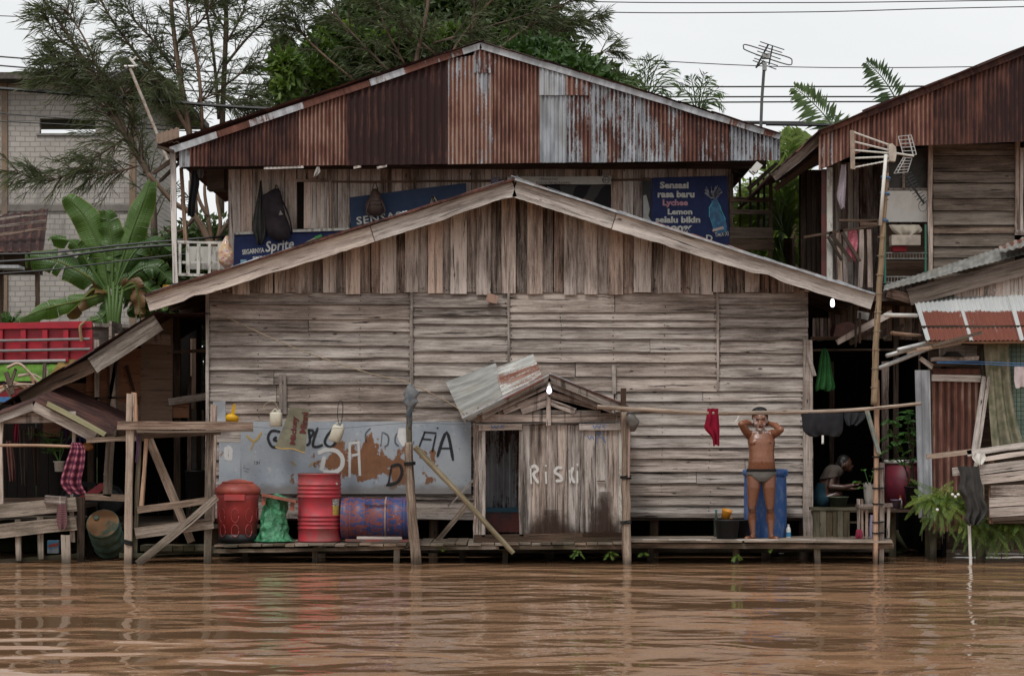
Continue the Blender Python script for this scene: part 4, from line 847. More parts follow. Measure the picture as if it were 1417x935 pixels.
# hanging things on the wall
yl = thing('dipper', 'yellow plastic dipper hanging above the end of the jetty beam', 'dipper', P(320, 590, .9))
ym = paint('yellow_plastic', (.60, .33, .01), (.5, .27, .01), .4, grime=.15); k = K(.9)
mb = MB(); mb.beam(P(324, 559, .88), P(321, 577, .9), .035, .012, w1=.05); mb.build('handle', ym, yl)
mb = MB(); mb.lathe([(1*k, -.05), (6*k, -.045), (9*k, -.01), (9.5*k, .03), (8.9*k, .03), (8*k, -.005)], P(321, 580, .9), 20, Matrix.Rotation(-.5, 3, 'X') @ Matrix.Rotation(.15, 3, 'Y')); mb.build('bowl', ym, yl, True)
def jerry(label, px, py, w, h, rot, col, Y=.95):
    t = thing('jerrycan', label, 'container', P(px, py+h/2, Y)); k = K(Y); c = P(px, py, Y); Mr = Matrix.Rotation(rot, 3, 'Y'); mb = MB()
    rings = []; ul = []
    for z, s_ in ((-.5, .80), (-.49, .92), (-.45, 1), (.38, 1), (.46, .93), (.5, .72)):
        ring = []
        for i in range(20):
            a = 2*math.pi*i/20; e = (abs(math.cos(a))**4+abs(math.sin(a))**4)**-.25; ring.append(c+Mr @ Vector((w/2*k*s_*math.cos(a)*e, .07*s_*math.sin(a)*e, z*h*k)))
        rings.append(ring); ul.append(z*h*k)
    mb.rings(rings, ul, (.5, .5, .5)); mb.build('body', col, t, True)
    mb = MB(); mb.lathe([(.022, 0), (.022, .03), (.018, .034)], c+Mr @ Vector((w*.25*k, 0, h/2*k)), 10, Mr); mb.build('cap', M['white'], t)
    mb = MB(); mb.tube(spline([c+Mr @ Vector((-w*.35*k, 0, h*.48*k)), c+Mr @ Vector((-.05*w*k, 0, h*.72*k)), c+Mr @ Vector((w*.1*k, 0, h*.5*k))], 5), .009, 6); mb.build('handle', col, t, True)
    return t
cream = paint('cream_plastic_can', (.50, .47, .38), (.44, .40, .30), .5, 5, grime=.3, grimec=(.25, .2, .12))
t = jerry('upright cream plastic can cut open hanging left of the olive mat', 382, 580, 17, 20, 0, cream)
mb = MB(); mb.tube(spline([P(374, 573, .9), P(365, 566, .9), P(368, 558, .92), P(380, 556, .93), P(387, 572, .9)], 6), .005, 4); mb.build('cord', M['rope'], t)
t = jerry('tilted cream jerrycan hanging on a knotted cord right of the olive mat', 466, 600, 17, 23, .3, cream)
mb = MB(); mb.tube(spline([P(470, 588, .92), P(467, 575, .93), P(469, 556, .95), P(474, 557, .95), P(474, 575, .93), P(471, 588, .9)], 5), .006, 4); mb.build('cord', M['cable'], t)
mt = thing('mat', 'stiff olive cloth mat with dark red lettering hanging over the graffiti sheet', 'mat', P(403, 625, .85))
YM = .88
def mat_y(x, z): return YM+.012*math.sin(x*9)+.010*math.sin(z*11+1)
q = [P(*p, YM) for p in ((381, 618), (422, 625), (428, 566), (402, 563))]
mb = MB(); mb.grid(lambda u, v: (lambda p: (p.x, mat_y(p.x, p.z), p.z))(lerp(lerp(q[0], q[1], u), lerp(q[3], q[2], u), v)-Vector((0, 0, .012*math.sin(u*8)*(1-v)))), 14, 14)
mb.build('cloth', cloth_mat('olive_mat', (.19, .18, .13), (.14, .135, .10)), mt, True)
mb = MB(); mb.tube([Vector((p.x, mat_y(p.x, p.z)-.004, p.z)) for p in [lerp(q[0], q[1], i/10)-Vector((0, 0, .012*math.sin(i*.8))) for i in range(11)]], .008, 5); mb.build('hem', flat('ochre_hem', (.45, .28, .08)), mt)
lm = flat('maroon_letters', (.10, .018, .018))
text_mesh('lettering', 'Mickey', lm, mt, 388, 427, 590, 600, YM, .03, rot=1.50, yfn=mat_y); text_mesh('lettering', 'Minni', lm, mt, 406, 435, 580, 589, YM, .03, rot=1.45, yfn=mat_y)
bar(303, 556, 304, 585, 1.28, 17, .02, None, 'tin', 'blue_patch', hs, tint=(.2, .4, .3))
# ================================================================ people
def blob_body(name, caps, ells, mat, parent, vox=.007, smooth=5, colour=None, loft=None):
    """one continuous skin grown over tapered limbs and rounded masses, remeshed into a single surface"""
    bm = bmesh.new()
    def sphere(c, r, Mx=None):
        s = bmesh.ops.create_icosphere(bm, subdivisions=3, radius=1.0)['verts']
        for v in s:
            q = Vector((v.co.x*r[0], v.co.y*r[1], v.co.z*r[2])); v.co = Vector(c)+(Mx @ q if Mx else q)
    for p0, p1, r0, r1 in caps:
        p0, p1 = Vector(p0), Vector(p1); d = p1-p0; L = d.length; sphere(p0, (r0,)*3); sphere(p1, (r1,)*3)
        if L > 1e-4:
            rot = d.to_track_quat('Z', 'Y').to_matrix(); n = 16; ra = []
            for z, r in ((0, r0), (L, r1)): ra.append([bm.verts.new(p0+rot @ Vector((r*math.cos(2*math.pi*i/n), r*math.sin(2*math.pi*i/n), z))) for i in range(n)])
            for i in range(n): bm.faces.new((ra[0][i], ra[0][(i+1) % n], ra[1][(i+1) % n], ra[1][i]))
            bm.faces.new(ra[0][::-1]); bm.faces.new(ra[1])
    for e in ells: sphere(e[0], e[1], e[2] if len(e) > 2 else None)
    if loft:
        n = 32; ra = []
        for c, rx, ry in loft: ra.append([bm.verts.new((c.x+rx*math.copysign(abs(math.cos(a))**.85, math.cos(a)), c.y+ry*math.copysign(abs(math.sin(a))**.9, math.sin(a)), c.z)) for a in [2*math.pi*i/n for i in range(n)]])
        for A, B in zip(ra, ra[1:]):
            for i in range(n): bm.faces.new((A[i], A[(i+1) % n], B[(i+1) % n], B[i]))
        bm.faces.new(ra[0][::-1]); bm.faces.new(ra[-1])
    me = bpy.data.meshes.new(name); bm.to_mesh(me); bm.free(); o = bpy.data.objects.new(name+'_rough', me); COL.objects.link(o)
    r = o.modifiers.new('r', 'REMESH'); r.mode = 'VOXEL'; r.voxel_size = vox
    s = o.modifiers.new('s', 'SMOOTH'); s.factor = .5; s.iterations = smooth
    bpy.context.view_layer.update(); ev = o.evaluated_get(bpy.context.evaluated_depsgraph_get()); me2 = bpy.data.meshes.new_from_object(ev)
    off = Vector((0, 0, 0)); q = parent
    while q is not None: off += q.location; q = q.parent
    if colour:
        ca = me2.color_attributes.new('tint', 'FLOAT_COLOR', 'POINT')
        for i, v in enumerate(me2.vertices): ca.data[i].color = (*colour(v.co, v.normal), 1)
    for v in me2.vertices: v.co -= off
    bpy.data.objects.remove(o); me2.name = name; me2.materials.clear(); me2.materials.append(mat); me2.polygons.foreach_set('use_smooth', [True]*len(me2.polygons))
    ob = bpy.data.objects.new(name, me2); COL.objects.link(ob); ob.parent = parent; return ob
def shell(name, src, test, off, mat, parent, thick=0):
    """clothing: the part of a body surface that passes the test, moved outwards"""
    me = src.data; base = Vector((0, 0, 0)); q = src.parent
    while q is not None: base += q.location; q = q.parent
    idx = {}; V = []; F = []
    for p in me.polygons:
        if all(test(me.vertices[i].co+base) for i in p.vertices):
            f = []
            for i in p.vertices:
                if i not in idx: idx[i] = len(V); v = me.vertices[i]; V.append(tuple(v.co+v.normal*off))
                f.append(idx[i])
            F.append(f)
    m2 = bpy.data.meshes.new(name); m2.from_pydata(V, [], F); m2.polygons.foreach_set('use_smooth', [True]*len(F)); m2.materials.append(mat)
    o = bpy.data.objects.new(name, m2); COL.objects.link(o); o.parent = parent
    s = o.modifiers.new('thickness', 'SOLIDIFY'); s.thickness = thick or .003; s.offset = 0
    return o
m = NT('skin'); a = m.n('Attribute'); a.attribute_name = 'tint'; n = m.noise(m.obj(), 12, 4); m.fin(m.mix(m.math('MULTIPLY', n, .35), a.outputs['Color'], m.mix(1, a.outputs['Color'], (.72, .66, .62), 'MULTIPLY')), m.math('MULTIPLY_ADD', n, .35, .16), 0, .5)
m.b.inputs['Subsurface Weight'].default_value = .08; m.b.inputs['Subsurface Radius'].default_value = (.02, .008, .004); m.bump(m.noise(m.obj(), 90, 3), .08, .002); M['skin'] = m.m
M['hair'] = flat('black_hair', (.010, .009, .009), .5)
YP = .45
man = thing('person', 'standing man in grey briefs with shaving foam on his face, hands behind his head', 'person', P(1053, 748, YP))
def q(x, y, d=0): return P(x, y, YP+d)     # body landmarks read from the photograph, d = depth
k = K(YP)
def hand(caps, wrist, palm, dirs, k, curl, thumb):
    """palm and five fingers with two bends each"""
    wrist, palm = Vector(wrist), Vector(palm); ax = (palm-wrist).normalized(); side = Vector(dirs).normalized(); nrm = ax.cross(side).normalized()
    for s_ in (-.024, -.008, .008, .024): caps.append((wrist+side*s_*.6, palm+side*s_, .017, .013))
    for s_, L in ((-.030, .062), (-.011, .074), (.009, .070), (.027, .056)):
        b0 = palm+side*s_+ax*.006; b1 = b0+(ax*.95+nrm*curl*.4).normalized()*L*.5; b2 = b1+(ax*.7+nrm*curl).normalized()*L*.3; b3 = b2+(ax*.4+nrm*curl*1.3).normalized()*L*.25
        caps += [(b0, b1, .0095, .0088), (b1, b2, .0088, .0082), (b2, b3, .0082, .0075)]
    t0 = wrist+side*thumb*.02+ax*.015; t1 = t0+(side*thumb*.7+ax*.6).normalized()*.04; t2 = t1+(side*thumb*.25+ax).normalized()*.032; caps += [(t0, t1, .013, .0105), (t1, t2, .0105, .009)]
caps = []; ells = []
# legs: hip, knee, ankle
for (hx, kx, kx2, ax_, toe, sg) in ((1044, 1040.5, 1041, 1042, 1030, -1), (1063.5, 1065.5, 1066, 1067, 1077, 1)):
    caps += [(q(hx, 657), q(lerp(hx, kx, .35), 674, -.02), 10.1*k, 9.1*k), (q(lerp(hx, kx, .35), 674, -.02), q(kx, 700, -.02), 9.1*k, 6.1*k), (q(kx, 700, -.02), q(kx2, 706, -.02), 5.6*k, 5.2*k),
             (q(kx2, 706, -.01), q(kx2+sg*.6, 717, .02), 5.2*k, 5.9*k), (q(kx2+sg*.6, 717, .02), q(ax_, 739, .0), 5.8*k, 3.3*k), (q(ax_, 739), q(ax_, 744, .01), 3.6*k, 4.0*k),
             (q(ax_, 744.0, .03), q(lerp(ax_, toe, .75), 745.0, -.14), 3.9*k, 3.5*k)]
    ells += [(q(kx, 703, -.045), (4.6*k, 3.5*k, 5*k)), (q(kx2-sg*2, 716, .04), (4*k, 5*k, 9*k))]
    for i in range(5):
        s_ = (i-2)*.017; c0 = q(lerp(ax_, toe, .72), 745.6, -.12)+Vector((s_*.9, .01*abs(s_)/.02, 0)); L = (.05, .042, .036, .032, .028)[i if sg > 0 else 4-i] if True else 0
        big = (i == 0 and sg > 0) or (i == 4 and sg < 0); L = .045 if big else .035; e = c0+Vector((sg*.018, -L, -.006)); caps.append((c0, e, .011, .0125 if big else .009))
# pelvis, belly, chest
lf = [(665, 1053.5, 15.0, .105, .01), (660, 1053.5, 18.8, .125, .01), (655, 1053.5, 19.8, .132, .01), (650, 1053.5, 19.3, .13, .0), (645, 1053.8, 18.8, .132, -.012), (639, 1053.9, 18.2, .138, -.022), (632, 1053.9, 17.4, .134, -.02), (625, 1053.9, 17.2, .124, -.012), (618, 1053.8, 18.0, .118, -.006), (612, 1053.6, 19.0, .116, -.002), (606, 1053.2, 18.2, .105, .006), (601, 1053, 16.0, .088, .015), (597, 1052.6, 10.0, .07, .02), (594, 1052.2, 7.0, .062, .02)]
lf = spline([(0, 0, 0)], 1) and [(q(x, y, d), rx*k, ry) for y, x, rx, ry, d in lf]
ells += [(q(1045, 612.5, -.066), (7.5*k, .045, 5.5*k)), (q(1062, 612, -.066), (7.5*k, .045, 5.5*k)), (q(1045, 656, .07), (9*k, .08, 9*k)), (q(1062, 656, .07), (9*k, .08, 9*k))]
caps += [(q(1053, 606, .01), q(1037, 601, .02), 7*k, 6.3*k), (q(1053, 606, .01), q(1069, 600, .02), 7*k, 6.3*k), (q(1053, 606, .02), q(1052, 592, .015), 7*k, 6*k), (q(1050, 600, .04), q(1040, 601, .03), 5*k, 5*k), (q(1056, 600, .04), q(1067, 600, .03), 5*k, 5*k)]
# arms raised, elbows out and forward, hands behind the neck
caps += [(q(1036.5, 602, .01), q(1031, 595, -.07), 6.2*k, 5.4*k), (q(1031, 595, -.07), q(1025.8, 586.5, -.14), 5.4*k, 4.6*k), (q(1025.8, 586.5, -.14), q(1033, 584.5, -.05), 4.7*k, 4.5*k), (q(1033, 584.5, -.05), q(1040.5, 586.5, .05), 4.4*k, 3.1*k)]
caps += [(q(1070, 601, .01), q(1075, 598.5, -.08), 6.2*k, 5.5*k), (q(1075, 598.5, -.08), q(1080.2, 594.5, -.14), 5.4*k, 4.7*k), (q(1080.2, 594.5, -.14), q(1073, 588.5, -.05), 4.7*k, 4.4*k), (q(1073, 588.5, -.05), q(1064.5, 585.5, .05), 4.3*k, 3.0*k)]
hand(caps, q(1040.5, 586.5, .05), q(1045.5, 587, .105), (0, .2, 1), k, -.5, 1); hand(caps, q(1064.5, 585.5, .05), q(1059, 586.5, .105), (0, .2, 1), k, .5, 1)
# head
hc = q(1051.5, 580, -.01)
ells += [(q(1051.5, 577.5, .01), (10.2*k, .105, 11.5*k)), (q(1051.5, 585, -.025), (8.6*k, .075, 10*k)), (q(1051.5, 591.5, -.045), (5.8*k, .045, 4.5*k)), (q(1042.2, 583, .01), (1.6*k, .022, 3.3*k)), (q(1061, 583, .01), (1.6*k, .022, 3.3*k)),
         (q(1047, 586.5, -.075), (3.3*k, .022, 3*k)), (q(1056, 586.5, -.075), (3.3*k, .022, 3*k)), (q(1051.5, 579.2, -.085), (6.5*k, .018, 1.2*k)), (q(1051.5, 590.2, -.093), (3.1*k, .012, 1.1*k)), (q(1051.5, 594.5, -.078), (3*k, .02, 2.2*k))]
caps += [(q(1051.5, 581.5, -.092), q(1051.5, 586.5, -.112), 1.1*k, 1.9*k), (q(1051.5, 586.9, -.105), q(1051.5, 586.9, -.105), 2.3*k, 2.3*k)]
SK = (.212, .086, .046)
def man_col(p, n):
    X = 708.5+p.x/k; Yp = HOR-(p.z-EYE)/k; c = np.array(SK); nz_ = mnoise.noise(Vector((p.x*60, p.y*60, p.z*60)))
    front = n.y < .1
    if Yp < 612 and Yp > 596 and front and p.y < YP:                 # faded line tattoos on the chest
        for (cx, cy, r0) in ((1047, 603.5, 4.2), (1060.5, 602.5, 4.6)):
            d = math.hypot(X-cx, Yp-cy)
            if d < r0+.7 and abs(math.sin(d*2.2+nz_*2+math.atan2(Yp-cy, X-cx)*2)) < .5: c = c*.5+np.array((.01, .014, .018))
    for (cx, cy) in ((1042.5, 614), (1064.5, 612.8)):
        if math.hypot(X-cx, Yp-cy) < 1.3 and front: c = np.array((.06, .022, .016))
    if math.hypot(X-1052.5, (Yp-639)*1.1) < 1.0 and front: c = np.array((.035, .014, .01))
    if abs(Yp-704) < 5 and front: c = c*(.62+.2*abs(Yp-704)/5)  # knees darkened, shading put into the skin colour
    c = c*(1+.22*nz_)*(1-.18*min(1, abs(X-1053.5)/20)**2 if Yp > 600 and Yp < 650 else 1)*(1-.12*(Yp > 660))  # flanks and legs darkened too, body shading painted into the skin
    if abs(X-1051.5) < 11.5 and 573 < Yp < 598.5 and p.y < YP+.03 and abs(X-1051.5) < 13:
        dx = X-1051.5; dy = Yp-584; face = (dx/9.5)**2+(dy/13)**2; foam = 0
        if Yp > 592.3 or ((dx/9.0)**2 > .52 and Yp > 578): foam = 1
        if Yp < 577 and abs(dx-1) < 4: foam = .35
        if abs(dx) > 3.2 and 586 < Yp < 592: foam = .7
        if math.hypot(dx*.55, Yp-590.3) < 1.9 and abs(Yp-590.3) < 1.3: foam = 0; c = np.array((.17, .045, .035))
        if 587.2 < Yp < 588.6 and abs(dx) < 3.4: foam = .8
        if foam and nz_+foam*.42-.10 > 0: c = c*.4+np.array((.50, .48, .47))*.6
        for ex in (-3.9, 3.9):
            if math.hypot(dx-ex, (Yp-581.3)*2.4) < 1.8: c = np.array((.02, .012, .01))
            if abs(dx-ex) < 2.8 and abs(Yp-578.8-abs(dx-ex)*.15) < .6: c = np.array((.02, .014, .012))
    return tuple(float(v) for v in c)
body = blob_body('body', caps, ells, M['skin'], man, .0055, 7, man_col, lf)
def px(v): return 708.5+v.x/k, HOR-(v.z-EYE)/k
def brief(v):
    X, Yp = px(v); low = 657+14*max(0, 1-abs(X-1053.5)/15)**1.1 if v.y < YP+.02 else 664
    return 649.5 < Yp < low and v.z > 0
shell('briefs', body, brief, .006, cloth_mat('grey_briefs', (.17, .165, .155), (.12, .118, .11)), man, .006)
shell('waistband', body, lambda v: 648 < px(v)[1] < 652.2, .0085, M['rubber'], man, .006)
hair_e = [(q(1051.5, 573, .02), (11.3*k, .11, 9.5*k)), (q(1051.5, 568.5, .0), (10.2*k, .095, 6.0*k)), (q(1048, 568.5, -.05), (6*k, .05, 4.0*k)), (q(1056, 569, -.05), (5.5*k, .05, 3.8*k)), (q(1042.8, 577, .03), (2.3*k, .05, 6*k)), (q(1060.6, 577, .03), (2.3*k, .05, 6*k)), (q(1051.5, 580, .075), (9.5*k, .05, 9*k))]
hair_c = [(q(1051+i*2.2, 571, -.02), q(1051+i*3.2, 564.5+abs(i)*.9, -.03), 1.8*k, 1.0*k) for i in range(-3, 4)]
blob_body('hair', hair_c, hair_e, M['hair'], man, .006, 2)
for sx, ax_, toe in ((-1, 1042, 1030), (1, 1067, 1077)):
    mb = MB(); c = q(lerp(ax_, toe, .4), 748, -.06); d = (q(toe, 748, -.18)-q(ax_, 748, .04)); d.z = 0; ang = math.atan2(d.x, -d.y)
    rings = []
    for z in (.0, .016):
        ring = []
        for i in range(20):
            a = 2*math.pi*i/20; yy = -math.cos(a)*.135; w = .042+.012*(yy < 0)*abs(yy)/.135; xx = math.sin(a)*w
            ring.append((c.x+xx*math.cos(ang)-yy*math.sin(ang), c.y+xx*math.sin(ang)+yy*math.cos(ang), c.z-.004+z))
        rings.append(ring)
    mb.rings(rings, [0, .02], (.5, .5, .5)); o = mb.build('flip_flop', M['rubber'], man)
    mb = MB(); t_ = c+Vector((sx*.035, -.08, .045))
    for s_ in (-1, 1): mb.tube(spline([c+Vector((math.cos(ang)*.045*s_, .02, .01)), c+Vector((math.cos(ang)*.025*s_+sx*.012, -.03, .060)), t_], 4), .006, 5)
    mb.build('strap', M['rubber'], o)
# woman crouching in the dark veranda, bending over a basin
YQ = 1.9
wm = thing('person', 'woman crouching in the dark veranda bent over a basin, pale cloth on her shoulders', 'person', P(1152, 703, YQ))
kk = K(YQ)
def w_(x, y, d=0): return P(x, y, YQ+d)
caps = [(w_(1137, 692), w_(1140, 680, .02), 13*kk, 12*kk), (w_(1140, 680, .02), w_(1152, 655, .0), 12*kk, 10.5*kk), (w_(1152, 655), w_(1160, 650), 9*kk, 6*kk), (w_(1158, 651), w_(1166, 645), 5*kk, 4.5*kk),
        (w_(1154, 653, -.12), w_(1149, 673, -.18), 5.2*kk, 4.4*kk), (w_(1149, 673, -.18), w_(1167, 674, -.22), 4.4*kk, 3.8*kk), (w_(1167, 674, -.22), w_(1180, 671, -.22), 3.8*kk, 2.8*kk),
        (w_(1157, 653, .12), w_(1158, 674, .12), 5*kk, 4.2*kk), (w_(1158, 674, .12), w_(1178, 676, .02), 4.2*kk, 2.8*kk),
        (w_(1137, 693, -.1), w_(1158, 684, -.14), 8*kk, 6*kk), (w_(1158, 684, -.14), w_(1152, 699, -.1), 5.5*kk, 4*kk), (w_(1137, 693, .1), w_(1160, 684, .14), 8*kk, 6*kk), (w_(1160, 684, .14), w_(1155, 699, .1), 5.5*kk, 4*kk),
        (w_(1151, 700, -.1), w_(1162, 701, -.12), 3*kk, 2.4*kk), (w_(1154, 700, .1), w_(1165, 701, .12), 3*kk, 2.4*kk)]
hand(caps, w_(1180, 671, -.22), w_(1185, 670, -.22), (0, 1, .1), kk, .5, -1); hand(caps, w_(1178, 676, .02), w_(1184, 676, .0), (0, 1, .1), kk, .5, 1)
ells = [(w_(1170, 641), (9*kk, .085, 10.5*kk)), (w_(1174.5, 646), (5.5*kk, .06, 6.5*kk)), (w_(1180, 644.5), (1.8*kk, .015, 1.6*kk)), (w_(1177.5, 650), (1.6*kk, .02, 1.6*kk)), (w_(1168, 643.5, -.085), (2*kk, .012, 3*kk)), (w_(1177.5, 640, -.03), (1.5*kk, .03, 1.2*kk))]
SW = (.06, .026, .017)  # skin colour darkened to stand in for the veranda gloom
def wcol(p, n):
    X = 708.5+p.x/kk; Yp = HOR-(p.z-EYE)/kk
    if math.hypot(X-1177.6, (Yp-641.8)*1.5) < 1.3 and p.y < YQ-.02: return (.02, .012, .01)
    if math.hypot(X-1179, (Yp-648.6)*2) < 1.3: return (.12, .03, .028)
    return SW
wb = blob_body('body', caps, ells, M['skin'], wm, .007, 4, wcol)
blob_body('hair', [(w_(1162, 640), w_(1158, 645), 5*kk, 4*kk)], [(w_(1167.5, 637.5, .01), (9.3*kk, .095, 9*kk)), (w_(1164, 641, .0), (6*kk, .09, 8*kk))], M['hair'], wm, .007, 3)
def px2(v): return 708.5+v.x/kk, HOR-(v.z-EYE)/kk
shell('shoulder_cloth', wb, lambda v: px2(v)[0] < 1166 and px2(v)[1] < 663+(1140-px2(v)[0])*.25 and px2(v)[1] > 640, .018, cloth_mat('shaded_pale_shawl', (.08, .066, .056)), wm, .008)  # shawl colour darkened as well, veranda gloom painted in
shell('sarong', wb, lambda v: px2(v)[0] < 1141 and px2(v)[1] > 668 or (px2(v)[1] > 686 and px2(v)[0] < 1156), .014, cloth_mat('teal_sarong', (.018, .05, .068)), wm, .008)

# ================================================================ things near the man
def vessel(name, label, cat, x, yb, w_top, w_bot, h, Y, mat, hollow=.7, rim=1.2, group=None, parent=None, n=28):
    k = K(Y); c = P(x, yb, Y); mb = MB(); rt, rb, H = w_top/2*k, w_bot/2*k, h*k
    mb.lathe([(rb*.3, 0), (rb, 0), (rt, H), (rt+rim*k, H), (rt+rim*k, H+1.2*k), (rt-.6*k, H+1.2*k), (lerp(rt, rb, hollow), H*(1-hollow)), (rb*.2, H*(1-hollow))], c, n)
    o = mb.build(name, mat, parent, True, loc=c if parent is None else None); return tag(o, label, cat, group) if parent is None else o
vessel('bucket', 'larger black plastic bucket with an orange dipper resting in its mouth', 'bucket', 1006, 747, 35, 28, 27, .42, M['black'])
vessel('bucket', 'black plastic bucket half hidden between the dipper bucket and blue barrel', 'bucket', 1023, 746, 26, 21, 26, .75, M['black'])
od = thing('dipper', 'orange yellow plastic dipper tilted in the black bucket', 'dipper', P(1006, 720, .42)); om = paint('orange_plastic', (.62, .27, .03), (.52, .2, .02), .4, grime=.15)
mb = MB(); k = K(.42); mb.lathe([(2*k, -6*k), (5.6*k, -6*k), (7*k, 5*k), (7.6*k, 6*k), (6.6*k, 6*k), (5.4*k, -4*k)], P(1005, 711, .40), 20, Matrix.Rotation(.22, 3, 'Y') @ Matrix.Rotation(.25, 3, 'X')); mb.build('bowl', om, od, True)
mb = MB(); mb.beam(P(1002, 716, .45), P(1013, 717, .5), .02, .012); mb.build('handle', om, od)
bd = thing('water_barrel', 'tall blue plastic barrel standing on the deck behind the man', 'barrel', P(1058.5, 745, .95)); k = K(.95); c = P(1059, 746, .95)
bl = (lambda m: m.fin(m.mix(m.math('MULTIPLY', m.step(m.math('ADD', m.noise(m.vec(m.obj(), (9, 9, 3.5)), 2, 6, .75), m.math('MULTIPLY', m.noise(m.obj(), 2, 3), .4)), .68, .82), .35), m.mix(m.noise(m.obj(), 3, 4), (.018, .060, .20), (.035, .11, .32)), (.22, .27, .36)), .45, 0, .4))(NT('blue_barrel_plastic'))
mb = MB(); mb.lathe([(20*k, 0), (26.5*k, 0), (28*k, 4*k), (29.3*k, 20*k), (29.6*k, 50*k), (29*k, 84*k), (28.5*k, 88*k)], c, 40); mb.build('shell', bl, bd, True)
mb = MB(); mb.lathe([(28.5*k, 87*k), (31*k, 89*k), (31.3*k, 95*k), (29.5*k, 97*k), (26*k, 96*k), (26*k, 90*k), (5*k, 90*k)], c, 40); mb.build('rim', bl, bd, True)
for a in (-.95, .95): mb = MB(); mb.box(c+Vector((31*k*math.sin(a), -31*k*math.cos(a), 91*k)), (.07, .03, .06), rz=a); mb.build('lug', bl, bd)
bo = thing('bottle', 'small white bottle with a blue label standing right of the blue barrel', 'bottle', P(1091, 746, .8)); k = K(.8); c = P(1091, 746, .8)
mb = MB(); mb.lathe([(3.2*k, 0), (3.4*k, 1*k), (3.3*k, 14*k), (1.5*k, 18*k)], c, 14); mb.build('body', M['white'], bo, True)
mb = MB(); mb.lathe([(3.5*k, 4*k), (3.5*k, 10*k)], c, 14, cap=False); mb.build('label', flat('blue_label', (.05, .22, .40)), bo, True)
mb = MB(); mb.lathe([(1.5*k, 18*k), (1.5*k, 21*k), (.3*k, 21*k)], c, 10); mb.build('cap', M['white'], bo)
bo = thing('bottle', 'dark green bottle standing behind the black buckets', 'bottle', P(991, 746, .95)); k = K(.95); c = P(991, 746, .95)
mb = MB(); mb.lathe([(3.2*k, 0), (3.4*k, 1*k), (3.3*k, 27*k), (1.3*k, 33*k), (1.3*k, 37*k)], c, 12); mb.build('body', flat('dark_glass', (.03, .04, .03), .2), bo, True)
mb = MB(); mb.lathe([(1.6*k, 37*k), (1.6*k, 41*k), (.3*k, 41*k)], c, 10); mb.build('cap', flat('teal_cap', (.03, .16, .20)), bo)
mc = cloth('wet_shirt', [(565, 979, 994), (580, 977, 995), (592, 975, 996), (604, 985, 996), (616, 987, 996)], -.3, cloth_mat('maroon_cloth', (.22, .008, .025), (.15, .006, .02)), 'wet maroon shirt hung on the drying pole left of the man', 'shirt', 2, .03)
cloth('black_shorts', [(571, 1109, 1167), (583, 1110, 1167), (596, 1112, 1166), (603, 1120, 1162)], -.3, M['rubber'] if 0 else cloth_mat('black_cloth', (.016, .016, .019), (.024, .024, .027)), 'black shorts hung over the drying pole beside the house corner', 'shorts', 3, .025, depth=.02)
cloth('dark_trunks', [(570, 1168, 1197), (578, 1168, 1197), (588, 1172, 1186)], -.3, cloth_mat('charcoal_knit', (.026, .028, .032)), 'small charcoal trunks hung right of the black shorts', 'trunks', 3, .025)
cloth('fabric_tag', [(602, 1137, 1140), (613, 1137, 1140)], -.32, M['white'], 'little white drawstring hanging below the black shorts', 'string', 1, .004)
mb = MB(); mb.tube(spline([P(1018, 583, -.3), P(1021, 579, -.3), P(1022, 575, -.3)], 4), .008, 5); one(mb, 'clothes_peg', M['white'], 'tiny white peg under the drying pole left of the man', 'peg')
# ================================================================ left: shed, riverside hut, jetty, truck, block building
def plank_panel(mb, x0, x1, y0, y1, Y, w=16, tone=(.2, .7), gap=.3, jag=2):
    x = x0
    while x < x1-2:
        xx = min(x+w*R(.8, 1.2), x1); plank_v(mb, x+gap, xx-gap, y0, y0, y1+R(-jag, jag), Y-R(0, .012), tone=R(*tone), seg=5); x = xx
def rect(name, x0, x1, y0, y1, Y, d, mat, parent, tone=None):
    mb = MB(); a, b = P(x0, y1, Y), P(x1, y0, Y); mb.box(((a.x+b.x)/2, Y+d/2, (a.z+b.z)/2), (b.x-a.x, d, b.z-a.z), tone=tone); return mb.build(name, mat, parent)
sdh = thing('side_shed', 'dark open shed under a steep weathered bargeboard at the left of the grey house', 'shed', P(180, 700, 1.1))
mb = MB(); w = 25*K(1.1); board(mb, ((219, 446), (128, 506)), 1.1, .03, w, .55, .008); mb.build('bargeboard', wood('half_bleached_wood', (.035, .028, .022), (.12, .10, .085), (.27, .24, .21), contrast=1.4), sdh)
mb = MB(); board(mb, ((130, 504), (28, 551)), 1.13, .03, w*.8, .25, .01); mb.build('bargeboard', M['dark'], sdh)
mb = MB()
pa, pb_ = P(216, 432, 1.05), P(2, 560, 1.05)
for k_ in range(5):
    a = lerp(pb_, pa, k_/5); b = lerp(pb_, pa, (k_+1)/5+.01); mb.corr((a.x, 1.05, a.z), (a.x, 5.2, a.z+.1), (b.x, 5.2, b.z+.1), (b.x, 1.05, b.z), rust=.9, dark=.9)
mb.corr((pa.x, 1.3, pa.z), (pa.x, 5.2, pa.z+.1), (gx(290, 1.3), 5.2, pa.z+.12), (gx(290, 1.3), 1.3, pa.z), rust=.9, dark=.9)
mb.build('roof', M['tin'], sdh)
YB2 = 2.5
for (x0, x1, y0, y1, t_) in ((196, 240, 440, 596, .5), (166, 232, 482, 556, .35), (120, 150, 505, 600, .25), (148, 172, 480, 602, .6), (60, 125, 530, 604, .25), (168, 200, 555, 604, .7), (200, 262, 556, 578, .45)):
    mb = MB(); a, b = P(x0, y1, YB2), P(x1, y0, YB2); dy = R(0, .06); mb.box(((a.x+b.x)/2, YB2-dy, (a.z+b.z)/2), (b.x-a.x, .02, b.z-a.z), tone=t_, ry=R(-.015, .015)); mb.build('wall_panel', M['ply'], sdh)
